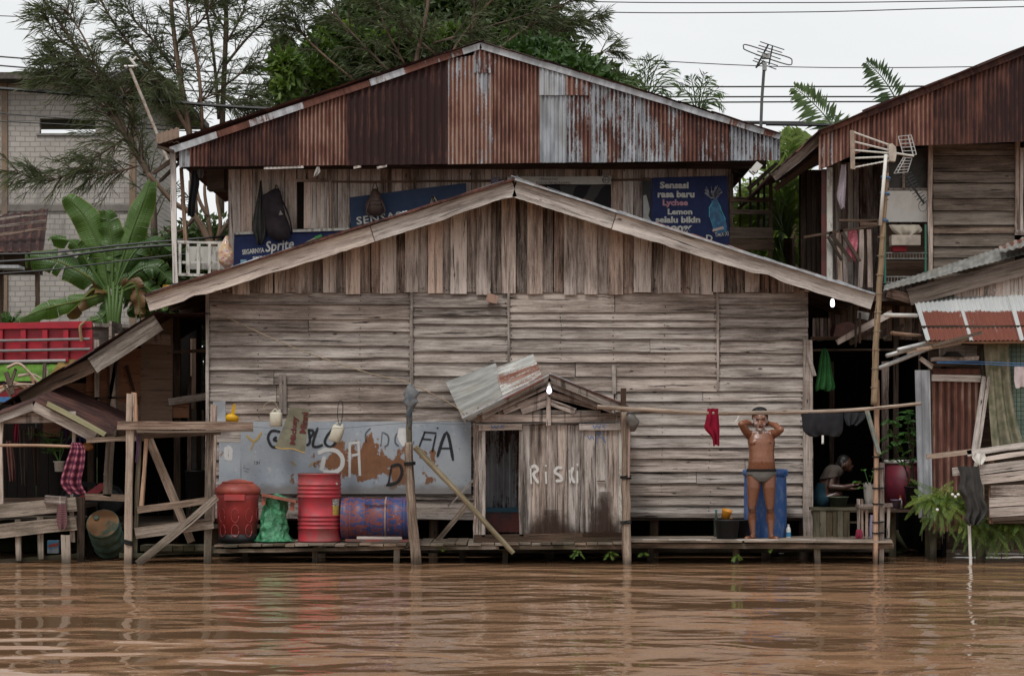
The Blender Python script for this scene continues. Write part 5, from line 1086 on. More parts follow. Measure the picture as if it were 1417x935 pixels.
for (x0, y0, x1, y1, w_, t_) in ((134, 470, 134, 604, 7, .6), (156, 490, 157, 602, 8, .7), (108, 552, 195, 549, 3, .4), (175, 505, 190, 560, 4, .1), (160, 468, 236, 470, 14, .45), (234, 556, 287, 548, 10, .5), (240, 487, 287, 485, 4, .5), (164, 480, 150, 560, 5, .3)): bar(x0, y0, x1, y1, 2.4, w_, .03, t_, 'upper' if w_ > 6 else 'dark', 'board', sdh)
for (x, y0, y1, Y, w_, m_) in ((245, 440, 760, 2.6, 9, 'dark'), (263, 520, 760, 3.0, 5, 'upper'), (276, 440, 740, 4.5, 6, 'dark'), (126, 600, 770, 2.6, 9, 'dark')): bar(x, y0, x, y1, Y, w_, .06, .2, m_, 'post', sdh)
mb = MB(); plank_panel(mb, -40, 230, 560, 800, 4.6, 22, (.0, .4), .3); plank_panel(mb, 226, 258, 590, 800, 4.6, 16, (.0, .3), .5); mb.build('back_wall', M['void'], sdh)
mb = MB(); plank_panel(mb, 205, 300, 440, 470, 5.6, 15, (.0, .3), .2); plank_panel(mb, 205, 263, 465, 600, 5.6, 15, (.0, .3), .5); plank_panel(mb, 274, 300, 480, 640, 5.7, 9, (0, .3), .3); mb.build('back_wall', M['void'], sdh); rect('back_shade_panel', 200, 263, 438, 840, 5.8, .03, M['void'], sdh)  # dark panel added behind the boards to shut out bright slits
mb = MB(); mb.beam((-7.95, 1.0, 1.3), (-7.95, 5, 1.3), 2.4, .05, nrm=(1, 0, 0)); mb.build('side_wall', M['dark'], sdh)  # unseen wall added at the far left to keep light out of the shed
mb = MB(); mb.box((gx(110, 2), 3.0, .42), (5.2, 3.4, .05)); mb.build('floor', M['dark'], sdh)
bk = vessel('water_barrel', 'black lidded barrel standing in the dark gap beside the house wall', 'barrel', 270, 700, 27, 24, 48, 2.2, M['black'])
jr = thing('hanging_sheet', 'pale grey board seen through the gap behind the shed', 'board', P(271, 610, 5.2)); mb = MB(); mb.box(P(272, 608, 5.2), (.22, .02, .9), tone=.7); mb.build('panel', M['white'], jr)
mb = MB(); plank_panel(mb, 262, 284, 628, 668, 5.4, 9, (.6, .9), .8); one(mb, 'crate_boards', M['grey'], 'light grey plank crate glimpsed in the gap beside the house wall', 'crate')
# riverside hut
rh = thing('riverside_hut', 'open fronted plank hut with a low weathered gable at the far left bank', 'hut', P(60, 700, .5))
for (x0, y0, x1, y1, Y, w_, m_, t_) in ((-20, 585, 47, 562, .35, 12, 'grey', .7), (47, 562, 131, 605, .33, 13, 'grey', .75), (66, 558, 146, 601, .24, 7, 'moss2', .6), (62, 552, 152, 592, .8, 8, 'dark', .4), (-20, 579, 105, 576, .45, 15, 'upper', .6),
                                  (2, 575, 2, 700, .42, 5, 'upper', .7), (103, 590, 103, 634, .5, 5, 'upper', .7), (112, 688, 112, 785, .5, 10, 'dark', .4), (100, 660, 100, 745, .42, 4, 'grey', .5), (-10, 692, 112, 690, .9, 6, 'dark', .2)):
    M.setdefault('moss2', wood('lichen_wood', (.05, .05, .02), (.20, .19, .09), (.33, .31, .2)))
    bar(x0, y0, x1, y1, Y, w_, .04, t_, m_, 'bargeboard' if w_ in (12, 13, 9) else 'frame_board', rh)
mb = MB(); a, b, c_ = P(-20, 580, .3), P(47, 554, .3), P(150, 600, .3)
mb.corr((a.x, .3, a.z), (a.x, 1.9, a.z+.25), (b.x, 1.9, b.z+.25), (b.x, .3, b.z), rust=1.1, dark=.9); mb.corr((c_.x, .3, c_.z), (c_.x, 1.9, c_.z+.25), (b.x, 1.9, b.z+.25), (b.x, .3, b.z), rust=1.1, dark=.9); mb.build('roof', M['tin'], rh)
mb = MB(); pole(mb, [(-20, 616), (50, 616), (108, 618)], (2.2, 2.0), .2, 8, .7); mb.build('rail_pole', M['post'], rh)
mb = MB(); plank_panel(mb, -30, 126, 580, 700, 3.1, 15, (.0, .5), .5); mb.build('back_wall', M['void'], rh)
mb = MB(); mb.box((gx(45, 1.6), 1.7, gz(700, 1)), (1.6, 2.5, .05)); mb.build('floor', M['dark'], rh)
fn = thing('fence', 'low weathered board fence in front of the riverside hut at the waterline', 'fence', P(55, 775, .1))
for (x0, y0, x1, y1, w_, t_) in ((-20, 708, 106, 697, 19, .6), (-20, 737, 106, 724, 19, .6)): bar(x0, y0, x1, y1, .1, w_, .03, t_, 'dock', 'rail_board', fn)
for (x, y0, y1, w_) in ((25, 718, 775, 7), (56, 715, 773, 8), (91, 740, 792, 12), (99, 700, 750, 6)): bar(x, y0, x+1, y1, .16 if w_ != 12 else .05, w_, .04, .75, 'dock', 'picket', fn)
bar(-20, 778, 110, 768, .25, 6, .05, .2, 'mossy', 'ground_beam', fn); bar(62, 690, 92, 693, .08, 11, .08, .4, 'brown', 'cap_block', fn)
for k_, (x0, x1) in enumerate(((-10, 60), (60, 125))): bar(x0, 786, x1, 780-3*k_, .5, 5, .06, .3, 'mossy', 'ground_beam', fn)
plaid = cloth_mat('plaid_cloth', (.13, .025, .045), (.055, .018, .04), 'plaid', 2.0)
cloth('towel', [(612, 98, 112), (622, 96, 118), (645, 88, 117), (668, 83, 113), (683, 95, 120)], .12, plaid, 'pink and purple plaid towel knotted over the end of the hut rail pole', 'towel', 2.5, .05, uvs=(.7, 1.4), depth=.04)
cloth('cloth_rag', [(697, 80, 91), (712, 78, 93), (725, 79, 93), (732, 82, 90)], .03, cloth_mat('dark_plaid', (.09, .03, .035), (.03, .025, .025), 'plaid', 6), 'small dark plaid rag hanging over the upper fence board', 'rag', 1.5, .02)
mb = MB(); mb.lathe([(.005, .06), (.05, .045), (.075, 0), (.07, -.02)], P(121, 618, .6), 16, Matrix.Rotation(.5, 3, 'X')); one(mb, 'cap', paint('orange_cap', (.35, .12, .03)), 'orange brown cap hanging behind the plaid towel', 'cap', smooth=True)
for lb, rows_, col in (('dull pink garment hanging deep inside the hut', [(585, 20, 26), (600, 18, 27), (612, 19, 25)], (.30, .05, .09)), ('grey garment with sleeves hanging inside the hut by the roof beam', [(590, 38, 46), (600, 39, 47), (608, 40, 45)], (.15, .14, .13)),
                       ('reddish scarf hanging at the far left inside the hut', [(610, 8, 16), (640, 10, 20), (665, 13, 21)], (.13, .06, .05)), ('long brown garment hanging in the middle of the hut', [(592, 44, 54), (620, 43, 55), (672, 48, 53)], (.07, .05, .04)),
                       ('long grey brown garment hanging left of the middle of the hut', [(595, 26, 37), (630, 27, 38), (670, 30, 38)], (.06, .05, .045)), ('violet shirt hanging behind the plaid towel', [(592, 84, 96), (605, 83, 98), (620, 86, 96)], (.06, .04, .09)),
                       ('blue cloth hanging under the eave behind the plaid towel', [(588, 108, 122), (600, 108, 124), (612, 110, 122)], (.03, .04, .12))):
    cloth('garment', rows_, 1.1+R(-.1, .2), cloth_mat('garment_cloth', col), lb, 'clothes', 2, .03)
pp = thing('potted_plant', 'feathery green plant in a white pot inside the riverside hut', 'plant', P(82, 652, 1.0))
vessel('pot', '', '', 82, 652, 14, 12, 13, 1.0, M['white'], parent=pp); mb = MB()
for i in range(9):
    a = R(0, 6.28); c = P(82, 640, 1.0); t = c+Vector((math.cos(a)*R(.1, .25)-.05, math.sin(a)*.15, R(.2, .45))); mb.tube([c, lerp(c, t, .5)+Vector((0, 0, .05)), t], (.006, .003), 4); 
    for j in range(3): frond(mb, lerp(c, t, .4+j*.25), lerp(c, t, .4+j*.25)+Vector((R(-.22, .12), R(-.12, .12), R(.0, .08))), .02, 9, .06, .018, stem=.003)
mb.build('foliage', leaf('feathery_leaf', (.10, .20, .05), (.05, .12, .03)), pp)
mb = MB(); mb.box(P(74, 756, .45), (.14, .12, .16), rz=.1); o = mb.build('carton', paint('blue_carton', (.05, .18, .32), (.30, .32, .33), scale=6)); tag(o, 'small blue and white carton stuck behind the fence pickets', 'carton')
mb = MB(); mb.beam(P(68, 755, .38), P(80, 753, .38), .035, .01); mb.build('stripe', flat('red_print', (.32, .05, .04)), o)
# motorbike in the gloom
mk = thing('motorcycle', 'dark motorcycle with a red fairing parked in the gloom of the shed', 'motorcycle', P(128, 700, 2.0)); k = K(2.0)
for x in (103, 153):
    mb = MB(); mb.lathe([(15*k, -.03), (19*k, -.04), (20*k, 0), (19*k, .04), (15*k, .03), (15*k, -.03)], P(x, 690, 2.0), 24, Matrix.Rotation(1.57, 3, 'X'), cap=False); o = mb.build('wheel', M['rubber'], mk, True)
    mb = MB(); mb.lathe([(3*k, -.03), (15.5*k, -.012), (15.5*k, .012), (3*k, .03)], P(x, 690, 2.0), 20, Matrix.Rotation(1.57, 3, 'X')); mb.build('rim', M['black'], o)
rdp = paint('red_fairing', (.33, .02, .03), (.25, .02, .03), .3)
mb = MB(); mb.prism([(P(x, y, 2).x, P(x, y, 2).z) for x, y in ((106, 688), (118, 684), (140, 668), (149, 668), (146, 676), (128, 690), (112, 694))], 1.9, 2.1); mb.build('fairing', rdp, mk)
mb = MB(); mb.beam(P(104, 668, 2), P(134, 672, 2), .06, .16); mb.build('seat', M['rubber'], mk)
mb = MB(); mb.tube([P(146, 658, 1.75), P(144, 655, 2), P(146, 658, 2.25)], .012, 6); mb.tube([P(153, 690, 1.95), P(145, 657, 2)], .018, 6); mb.build('handlebar', M['pipe'], mk)
mb = MB(); mb.box(P(127, 688, 2), (.3, .14, .12)); mb.build('engine', M['black'], mk)
# green drum leaning
gd = thing('oil_drum', 'old green steel drum with a rusty lid leaning by the hut at the water', 'drum', P(152, 778, 1.3)); k = K(1.2); Mr = Matrix.Rotation(.98, 3, 'X'); c = P(152, 754, 1.2); r_ = 21.5*k
gm = paint('green_drum_paint', (.085, .165, .13), (.05, .10, .08), .6, 6, .45, .6, grime=.4, grimec=(.05, .04, .03))
mb = MB(); mb.lathe(drum_profile(r_, 58*k, (.3, .36, .64, .7)), c, 36, Mr); mb.build('shell', gm, gd, True)
mb = MB(); mb.lathe([(.0, 0), (r_*.92, 0), (r_*.96, .012), (r_*1.0, .012), (r_*1.0, -.01)], c+Mr @ Vector((0, 0, 58*k-.01)), 36, Mr); mb.build('lid', paint('rust_tan_lid', (.23, .125, .06), (.045, .085, .06), .8, 4, .52, .6, grime=.5, grimec=(.07, .035, .02)), gd, True)
mb = MB(); mb.lathe([(.012, 0), (.034, 0), (.034, .016), (.02, .018), (.01, .01)], c+Mr @ Vector((-.09, .08, 58*k)), 14, Mr); mb.build('bung', paint('green_bung', (.05, .09, .06)), gd, True)
# jetty frame
jt = thing('jetty_frame', 'rough timber jetty frame with crossed braces standing in the water left of the red bin', 'jetty', P(240, 782, .0))
for (x0, y0, x1, y1, Y, w_, m_, t_) in ((181, 545, 177, 800, -.06, 10, 'post', .85), (186, 543, 187, 590, -.05, 7, 'post', .9), (193, 600, 186, 795, .05, 6, 'mossy', .9), (203, 600, 196, 700, .06, 5, 'post', .6), (291, 600, 287, 795, .02, 10, 'dock', .4), (296, 560, 292, 720, .5, 9, 'upper', .5),
                                  (163, 588, 350, 589, -.1, 11, 'dark2', .5), (190, 596.5, 350, 595, -.12, 3, 'dark', .9), (120, 609, 200, 606, .2, 7, 'dock', .5), (198, 603, 305, 598, .05, 7, 'dark', .5), (205, 604, 265, 750, .25, 11, 'dock', .7),
                                  (190, 705, 290, 692, -.0, 10, 'dock', .5), (188, 737, 295, 724, -.02, 15, 'dock', .7), (300, 688, 190, 780, -.12, 10, 'dock', .6), (166, 768, 215, 768, -.0, 6, 'mossy', .4), (200, 764, 300, 760, .4, 10, 'mossy', .5),
                                  (153, 600, 149, 686, .7, 11, 'dock', .5), (118, 687, 174, 689, .7, 9, 'dock', .5)):
    M.setdefault('dark2', wood('wet_wood', (.05, .03, .022), (.13, .09, .07), (.26, .215, .18), contrast=1.8))
    bar(x0, y0, x1, y1, Y, w_, .06, t_, m_, 'post' if abs(x1-x0) < 12 and w_ > 4 else ('brace' if abs(y1-y0) > 60 else 'beam'), jt)
mb = MB()
for i in range(6): x = 205+i*15; mb.box(P(x, 757, .5), (.13, .4, .07), tone=R(.3, .9))
mb.build('deck_boards', M['mossy'], jt)
mb = MB(); c = P(178, 752, -.06)
for q_ in range(3): mb.lathe([(.055, -.012), (.064, 0), (.055, .012)], c+Vector((0, 0, q_*.018)), 12, Matrix.Rotation(.25, 3, 'Y'), cap=False)
mb.build('rubber_binding', M['rubber'], jt)
cloth('cloth_strip', [(600, 188, 193), (620, 189, 193), (640, 187, 190)], -.02, cloth_mat('violet_strip', (.12, .07, .12)), 'faded violet cloth strip tied between the two left jetty posts', 'cloth', 1, .01)
# firewood on the roof
for i, pts in enumerate((((10, 509), (25, 503), (38, 512), (58, 534)), ((25, 520), (45, 518), (60, 526)), ((-5, 545), (20, 533), (60, 532)), ((0, 536), (30, 531), (62, 535)), ((50, 540), (42, 520), (40, 512)), ((68, 528), (64, 508)), ((20, 532), (55, 545)), ((8, 526), (50, 538)), ((55, 530), (45, 524)), ((-4, 540), (35, 536)), ((62, 540), (72, 520)))):
    mb = MB(); pole(mb, pts, (2.4, 1.2), 1.3+i*.03, 6, .9); tag(mb.build('dry_stick', M['post'], None, True), 'bent pale dry stick in the heap on the hut roof at the far left', 'stick', 'dry sticks heaped on the roof')
for i, (x0, y0, x1, y1, w_) in enumerate(((8, 515, 18, 545, 6), (22, 510, 14, 534, 4), (5, 532, 22, 560, 3), (62, 503, 61, 525, 4))):
    mb = MB(); mb.beam(P(x0, y0, 1.35), P(x1, y1, 1.3), w_*K(1.3), .04, tone=.5); tag(mb.build('wood_scrap', M['dark']), 'dark upright wood scrap in the heap on the hut roof', 'wood scrap', 'wood scraps heaped on the roof')
# truck
YTk = 9.8; kt = K(YTk)
tk = thing('truck', 'parked dump truck with a red ribbed cargo side and green and yellow skirt', 'truck', P(30, 600, YTk+1))
redp = paint('red_truck_paint', (.40, .012, .028), (.32, .012, .026), .38, 3, grime=.2)
sp = rect('cargo_side', -160, 128, 450, 501, YTk+.05, .05, redp, tk)
for x in (-60, -28, 0, 32, 62, 91, 121): rect('rib', x-3.5, x+3.5 if x < 120 else 128, 456, 500, YTk-.03, .09, redp, sp)
mb = MB(); mb.beam(P(-160, 455, YTk), P(128, 449, YTk), 9*kt, .1); mb.build('top_rail', redp, sp)
for y in (471, 485):
    mb = MB(); mb.tube([P(-160, y+3.5, YTk-.09), P(125, y-2, YTk-.09)], 2*kt, 8); mb.build('guard_pipe', M.setdefault('dullpipe', flat('dull_grey_pipe', (.22, .20, .20))), sp)
mb = MB(); mb.tube([P(-160, 503, YTk-.1), P(91, 499, YTk-.1)], 2.3*kt, 8); mb.build('guard_pipe', flat('pale_pipe', (.36, .34, .33)), sp)
mb = MB(); mb.box(P(195, 475, YTk+.9)-Vector((.38, -.0, 0)), (.05, 1.7, 55*kt)); mb.beam(P(128, 475, YTk+.02), P(192, 478, YTk+1.8), 52*kt, .05, tone=.7); mb.beam(P(128, 449.5, YTk), P(192, 452, YTk+1.7), 5*kt, .08, tone=.9); mb.build('headboard', M['upper'], tk)
rect('green_skirt', -160, 82, 504, 527, YTk+.02, .06, paint('lime_paint', (.20, .44, .06), rough=.4, grime=.15), tk)
mb = MB(); mb.prism([(P(x, y, YTk).x, P(x, y, YTk).z) for x, y in ((66, 522), (142, 522), (142, 497), (84, 497))], YTk+.0, YTk+.03); mb.build('yellow_skirt', paint('ochre_truck_paint', (.46, .31, .10), rough=.4, grime=.15), tk)
rect('chassis', -150, 150, 521, 531, YTk+.1, .9, M['black'], tk); rect('lower_panel', -150, 60, 531, 556, YTk+.2, .05, redp, tk); rect('blue_bumper', -150, 40, 549, 556, YTk+.1, .05, flat('blue_paint', (.06, .17, .36)), tk)
rect('cargo_floor', -160, 190, 496, 501, YTk+.1, 1.9, M['dark'], tk)
for x in (-90, -40, 120):
    mb = MB(); mb.lathe([(.15, -.12), (.42, -.13), (.48, -.1), (.48, .1), (.42, .13), (.15, .12)], Vector((gx(x, YTk), YTk+.3, 1.26+.48)), 24, Matrix.Rotation(1.57, 3, 'X')); o = mb.build('wheel', M['rubber'], tk, True)
    mb = MB(); mb.lathe([(.03, -.13), (.2, -.1), (.24, -.12)], Vector((gx(x, YTk), YTk+.3, 1.26+.48)), 16, Matrix.Rotation(1.57, 3, 'X')); mb.build('hub', M['pipe'], o)
mb = MB(); mb.tube(spline([P(117, 446, YTk-.1), P(111, 452, YTk-.13), P(112, 466, YTk-.14)], 4), .028, 6); mb.tube([P(112, 466, YTk-.14), P(113, 472, YTk-.14)], .034, 6); one(mb, 'rubber_hose', flat('tan_hose', (.27, .17, .09)), 'tan hose end looped over the top rail of the truck side', 'hose')
# block building
YK = 22.0; kk_ = K(YK)
bb = thing('block_building', 'unfinished grey concrete block building with a slot window behind the trees', 'building', P(90, 560, YK))
m = NT('concrete_block_wall'); p = m.pos(); s_ = m.sep(p); cx = m.n('CombineXYZ'); wb_ = m.math('MULTIPLY', m.math('SUBTRACT', m.noise(p, 2.5, 3), .5), .05); m.l(m.math('ADD', s_[0], wb_), cx.inputs[0]); m.l(m.math('ADD', s_[2], wb_), cx.inputs[1]); br = m.n('TexBrick'); m.l(cx.outputs[0], br.inputs['Vector'])
br.inputs['Scale'].default_value = 1; br.inputs['Brick Width'].default_value = .235; br.inputs['Row Height'].default_value = .122; br.inputs['Mortar Size'].default_value = .011; br.inputs['Mortar Smooth'].default_value = .3; br.inputs['Bias'].default_value = -.1
br.inputs['Color1'].default_value = (.50, .465, .43, 1); br.inputs['Color2'].default_value = (.41, .38, .35, 1); br.inputs['Mortar'].default_value = (.24, .22, .21, 1)
col = m.mix(m.math('MULTIPLY', m.step(m.noise(p, .7, 5), .4, .7), .3), br.outputs['Color'], (.15, .13, .11)); col = m.mix(m.math('MULTIPLY', m.step(m.noise(m.vec(p, (3, 3, .5)), 1, 5), .55, .7), .45), col, (.13, .115, .10)); m.bump(br.outputs['Fac'], -.6, .02); M['block'] = m.fin(m.mix(m.math('MULTIPLY', m.noise(p, 9, 4), .4), col, (.2, .19, .18)), .95, 0, .1)
def wallrect(x0, x1, y0, y1, Y=YK, d=.15): a, b = P(x0, y1, Y), P(x1, y0, Y); return ((a.x+b.x)/2, Y+d/2, (a.z+b.z)/2), (b.x-a.x, d, b.z-a.z)
mb = MB()
for q_ in ((-160, 55, 110, 600), (132, 183, 110, 600), (55, 132, 110, 164), (55, 132, 186, 600)): mb.box(*wallrect(*q_))
mb.build('front_wall', M['block'], bb)
mb = MB(); mb.box((gx(183, YK)-.08, YK+3, (gz(110, YK)+1)/2), (.15, 5.7, gz(110, YK)-1)); mb.build('side_wall', M['block'], bb)
mb = MB(); mb.box(*wallrect(-160, 183, 195, 600, YK+6)); mb.build('back_wall', M['block'], bb)
mb = MB(); a = wallrect(-170, 222, 100, 109, YK-.6, 7.5); mb.box(*a); mb.build('roof_slab', paint('stained_concrete', (.12, .105, .09), (.05, .045, .04), .9, 2), bb)
for x in (6, 183): rect('column', x-4, x+4, 110, 600, YK-.05, .2, paint('tan_concrete', (.24, .17, .12), (.18, .14, .11), .9, 2), bb)
rect('lintel', 50, 136, 184.5, 187.5, YK-.04, .05, paint('sill_concrete', (.24, .23, .22)), bb)
rect('ring_beam', -160, 183, 283, 292, YK-.04, .08, paint('beam_concrete', (.20, .18, .165), (.15, .135, .12), .9, 2), bb)
aw = thing('awning', 'dark rusty shed awning with a metal ledge in front of the block building', 'awning', P(20, 375, 17))
mb = MB(); mb.corr(P(-160, 352, 16), P(60, 348, 16), P(67, 288, 18.5), P(-160, 322, 18.5), rust=1.1, dark=.9, pitch=.2, amp=.02); mb.build('roof', M['tin'], aw)
mb = MB(); mb.box(*wallrect(-160, 58, 320, 380, 18, .1)); mb.build('back_wall', M['dark'], aw)
for y in (302, 312, 322): bar(-160, y+22, 64, y-6, 16.5, 4, .05, .3, 'upper', 'purlin', aw)
for x in (2, 52): bar(x, 340, x, 560, 16.4, 5, .1, .3, 'dark', 'post', aw)
mb = MB(); mb.beam(P(-160, 371, 16), P(30, 370, 16), .07, .5, tint=(.1, .1, .5)); mb.build('metal_ledge', M['zinc'], aw)
# ================================================================ right: tall house, porch roof, veranda
rt = thing('tall_wooden_house', 'tall old wooden house with a rusty red corrugated gable at the right edge', 'house', P(1350, 400, 2.8))
def top6(x): return lerp(180, 68, (x-1133)/(1417-1133))
def bot6(x): return lerp(236, 204, (x-1133)/72) if x < 1205 else lerp(204, 196, (x-1205)/212)
YR = 2.2
for i, (x0, x1, ru, dk) in enumerate(((1133, 1152, .62, .4), (1152, 1166, .85, .5), (1166, 1180, .85, .6), (1180, 1205, .90, .5), (1205, 1250, .93, .55), (1250, 1290, .93, .5), (1290, 1362, .98, .75), (1362, 1420, 1.0, .85), (1420, 1560, 1.0, .8))):
    mb = MB(); Y = YR-(.012 if i % 2 else 0); mb.corr(P(x0, bot6(x0), Y), P(x1+.5, bot6(x1), Y), P(x1+.5, top6(x1)+6, Y), P(x0, top6(x0)+6, Y), rust=ru, dark=dk, pitch=.065, amp=.010, rows=3); mb.build('gable_sheet', M['tin'], rt)
mb = MB(); mb.beam(P(1133, 184, YR-.04), P(1200, 156, YR-.04), 8*K(YR), .02, tint=(.1, .95, .6)); mb.beam(P(1195, 158, YR-.045), P(1560, 14, YR-.045), 11*K(YR), .02, tint=(.5, 1.0, .8)); mb.build('rake_flashing', M['tin'], rt)
mb = MB(); a, b = P(1068, 236, YR-.05), P(1560, 8, YR-.05); n = 9
lo = [P(1068, 240, YR-.05), P(1133, 182, YR-.05), P(1560, 8, YR-.05)]
for a, b in zip(lo, lo[1:]):
    for k_ in range(6):
        p0, p1 = lerp(a, b, k_/6), lerp(a, b, (k_+1)/6+.01); mb.corr((p0.x, YR-.1, p0.z), (p0.x, 8, p0.z), (p1.x, 8, p1.z+.01), (p1.x, YR-.1, p1.z+.01), rust=1, dark=.9)
mb.build('roof', M['tin'], rt)
bar(1070, 245, 1136, 190, YR+.3, 13, .03, .45, 'fascia', 'bargeboard', rt); bar(1072, 262, 1135, 214, YR+.9, 8, .05, .3, 'dark', 'rafter', rt)
YH = 2.8
mb = MB()
ys_ = [198, 215, 237, 253, 274, 291, 311, 323, 341, 356, 372, 395]
for a, b in zip(ys_, ys_[1:]): plank_h(mb, 1291, 1404, a+1, b, YH, tone=R(.2, .7)); plank_h(mb, 1417, 1560, a+1, b, YH, tone=R(.2, .6))
mb.build('plank_wall', wood('dull_grey_brown_wood', (.035, .027, .022), (.125, .10, .082), (.24, .205, .175), contrast=1.3), rt)
for (x, y0, y1, w_, t_) in ((1287.5, 200, 395, 6, .5), (1408, 195, 322, 7, .5), (1413, 205, 318, 5, .7)): bar(x, y0, x, y1, YH-.05, w_, .05, t_, 'upper', 'window_frame' if x > 1400 else 'corner_board', rt)
bar(1404, 322, 1430, 322, YH-.06, 7, .06, .5, 'upper', 'window_frame', rt); mb = MB(); mb.box(P(1430, 255, YH+.05), (.35, .02, 1.3)); mb.build('window_opening', M['void'], rt)
mb = MB(); a = P(1291, 400, YH+.08); b = P(1560, 198, YH+.08); mb.box(((a.x+b.x)/2, YH+.1, (a.z+b.z)/2), (b.x-a.x, .03, b.z-a.z)); mb.build('inner_shade_panel', M['void'], rt); rect('upper_shade_panel', 1226, 1560, 150, 200, YH+.1, .03, M['void'], rt); rect('upper_shade_panel', 1196, 1300, 176, 235, 4.0, .03, M['void'], rt); rect('upper_shade_panel', 1148, 1198, 200, 235, 4.0, .03, M['void'], rt)  # dark panels added to shut out sky and imitate shade behind wall and gable
for (x0, x1, y0, y1, Y, w_, tn) in ((1146, 1290, 225, 470, 3.9, 9, (.1, .6)), (1108, 1146, 235, 440, 4.3, 7, (.0, .3))):
    mb = MB(); plank_panel(mb, x0, x1, y0, y1, Y, w_, tn, .4); mb.build('veranda_wall', M['upper'] if Y < 4 else M['dark'], rt); rect('back_shade_panel', x0-2, x1+2, y0, y1, Y+.05, .03, M['void'], rt)  # dark panel added behind each wall so its gaps stay black
mb = MB(); a = P(1100, 400, YH); b = P(1560, 400, YH); mb.box(((a.x+b.x)/2, 5.4, a.z-.1), (b.x-a.x, 5, .12)); mb.build('upper_floor', M['dark'], rt)
mb = MB(); mb.box((gx(1288, YH), 5.2, gz(300, YH)), (.05, 4.6, 2.1)); mb.build('side_wall', M['dark'], rt)
rect('white_post', 1144.5, 1152, 232, 388, 2.55, .05, M['whitewood'], rt); rect('red_post_edge', 1137, 1144, 234, 388, 2.6, .04, paint('red_brown_paint', (.10, .025, .02), (.06, .025, .02)), rt)
for (x0, y0, x1, y1, w_, t_) in ((1112, 328, 1215, 312, 3, .2), (1160, 305, 1216, 306, 4, .3), (1163, 318, 1190, 362, 4, .1), (1148, 322, 1180, 362, 4, .1), (1146, 327, 1165, 360, 4, .1), (1190, 310, 1214, 308, 5, .4)): bar(x0, y0, x1, y1, 2.45, w_, .04, t_, 'dark', 'railing_bar', rt)
for x in (1160, 1170, 1192, 1202): bar(x, 318, x+R(-2, 3), 398, 2.7, 6, .03, R(.2, .8), 'upper', 'railing_board', rt)
rect('mesh_screen', 1228, 1284, 205, 262, 3.0, .02, paint('dark_screen', (.05, .045, .04), (.03, .03, .03)), rt)
for (x0, y0, x1, y1) in ((1226, 262, 1285, 262), (1228, 204, 1228, 262), (1250, 204, 1250, 262)): bar(x0, y0, x1, y1, 2.95, 3, .03, .5, 'upper', 'screen_frame', rt)
wbd = rect('white_board', 1225, 1283, 264, 307, 2.86, .02, paint('white_board', (.58, .57, .54), (.52, .5, .46), .5, 3, grime=.2), None); tag(wbd, 'white rectangular board leaning on the veranda edge behind the antenna', 'board')
# rack
rk = thing('shelf_rack', 'cluttered wire shelf rack hanging on the tall house under the white board', 'rack', P(1255, 395, 2.7))
for y in (350, 383):
    mb = MB()
    for yy in (y, y+8): mb.tube([P(1224, yy, 2.66), P(1283, yy, 2.66)], .009, 5)
    for i in range(14): mb.tube([P(1225+i*4.3, y, 2.66), P(1225+i*4.3, y+8, 2.66)], .005, 4)
    a = P(1224, y+8, 2.66); b = P(1283, y+8, 2.66); mb.box(((a.x+b.x)/2, 2.82, a.z), (b.x-a.x, .32, .008)); mb.build('wire_shelf', paint('grey_wire_shelf', (.20, .19, .18), (.12, .11, .1)), rk)
for x in (1225, 1281): rect('upright', x-1.2, x+1.2, 310, 392, 2.64, .03, paint('green_tube', (.02, .12, .08)), rk)
rect('back_board', 1226, 1282, 310, 392, 3.05, .02, M['dark'], rk)
mb = MB(); mb.box(P(1252, 333, 2.66), (.40, .2, .14)); tag(mb.build('wooden_box', paint('beige_box', (.34, .29, .24), (.27, .23, .19))), 'beige drawer box on the upper part of the wire rack', 'box')
mb = MB(); mb.box(P(1244, 345, 2.75), (.19, .15, .07)); tag(mb.build('tray', flat('red_tray', (.30, .02, .03))), 'small red tray on the wire rack', 'tray')
cloth('plastic_sheet', [(311, 1230, 1272), (320, 1236, 1276), (327, 1248, 1262)], 2.7, flat('cream_sheet', (.30, .27, .22)), 'crumpled cream plastic sheet sagging on top of the wire rack', 'sheet', 3, .03, depth=.05)
cloth('scarf', [(228, 1164, 1171), (250, 1161, 1171), (272, 1158, 1170), (288, 1163, 1169)], 2.35, cloth_mat('patterned_scarf', (.42, .38, .38), (.10, .07, .12), 'wave', 9), 'white and purple patterned scarf hanging from the tall house eave', 'scarf', 1.2, .02, uvs=(.3, 1))
cloth('pink_cloth', [(317, 1174, 1186), (335, 1173, 1187), (350, 1171, 1185), (361, 1174, 1184)], 2.5, cloth_mat('pink_dotted', (.42, .10, .14), (.55, .35, .36), 'dots', 30), 'pink dotted cloth hung on the veranda railing of the tall house', 'cloth', 1.5, .02)
# porch roof
pr = thing('porch_roof', 'lean-to porch roof with grey fascia and zinc edge at the right', 'roof', P(1340, 420, 1.5))
mb = MB(); board(mb, ((1258, 411), (1480, 353)), 1.5, .03, 24*K(1.5), .35, .004); mb.build('fascia_board', wood('dull_fascia', (.035, .028, .023), (.115, .10, .088), (.2, .18, .165)), pr)
bar(1228, 405, 1260, 414, 1.55, 13, .04, .3, 'upper', 'fascia_board', pr)
mb = MB(); mb.corr(P(1222, 402, 1.42), P(1480, 336, 1.42), P(1480, 312, 2.7), P(1224, 394, 2.7), rust=.25, dark=.4, amp=.005); mb.build('zinc_roof', M['tinwarm'], pr)
mb = MB(); mb.corr(P(1385, 349, 1.35), P(1480, 326, 1.35), P(1480, 305, 2.2), P(1382, 342, 2.2), rust=.55, dark=.3, pitch=.11); mb.build('loose_sheet', M['tinwarm'], pr)
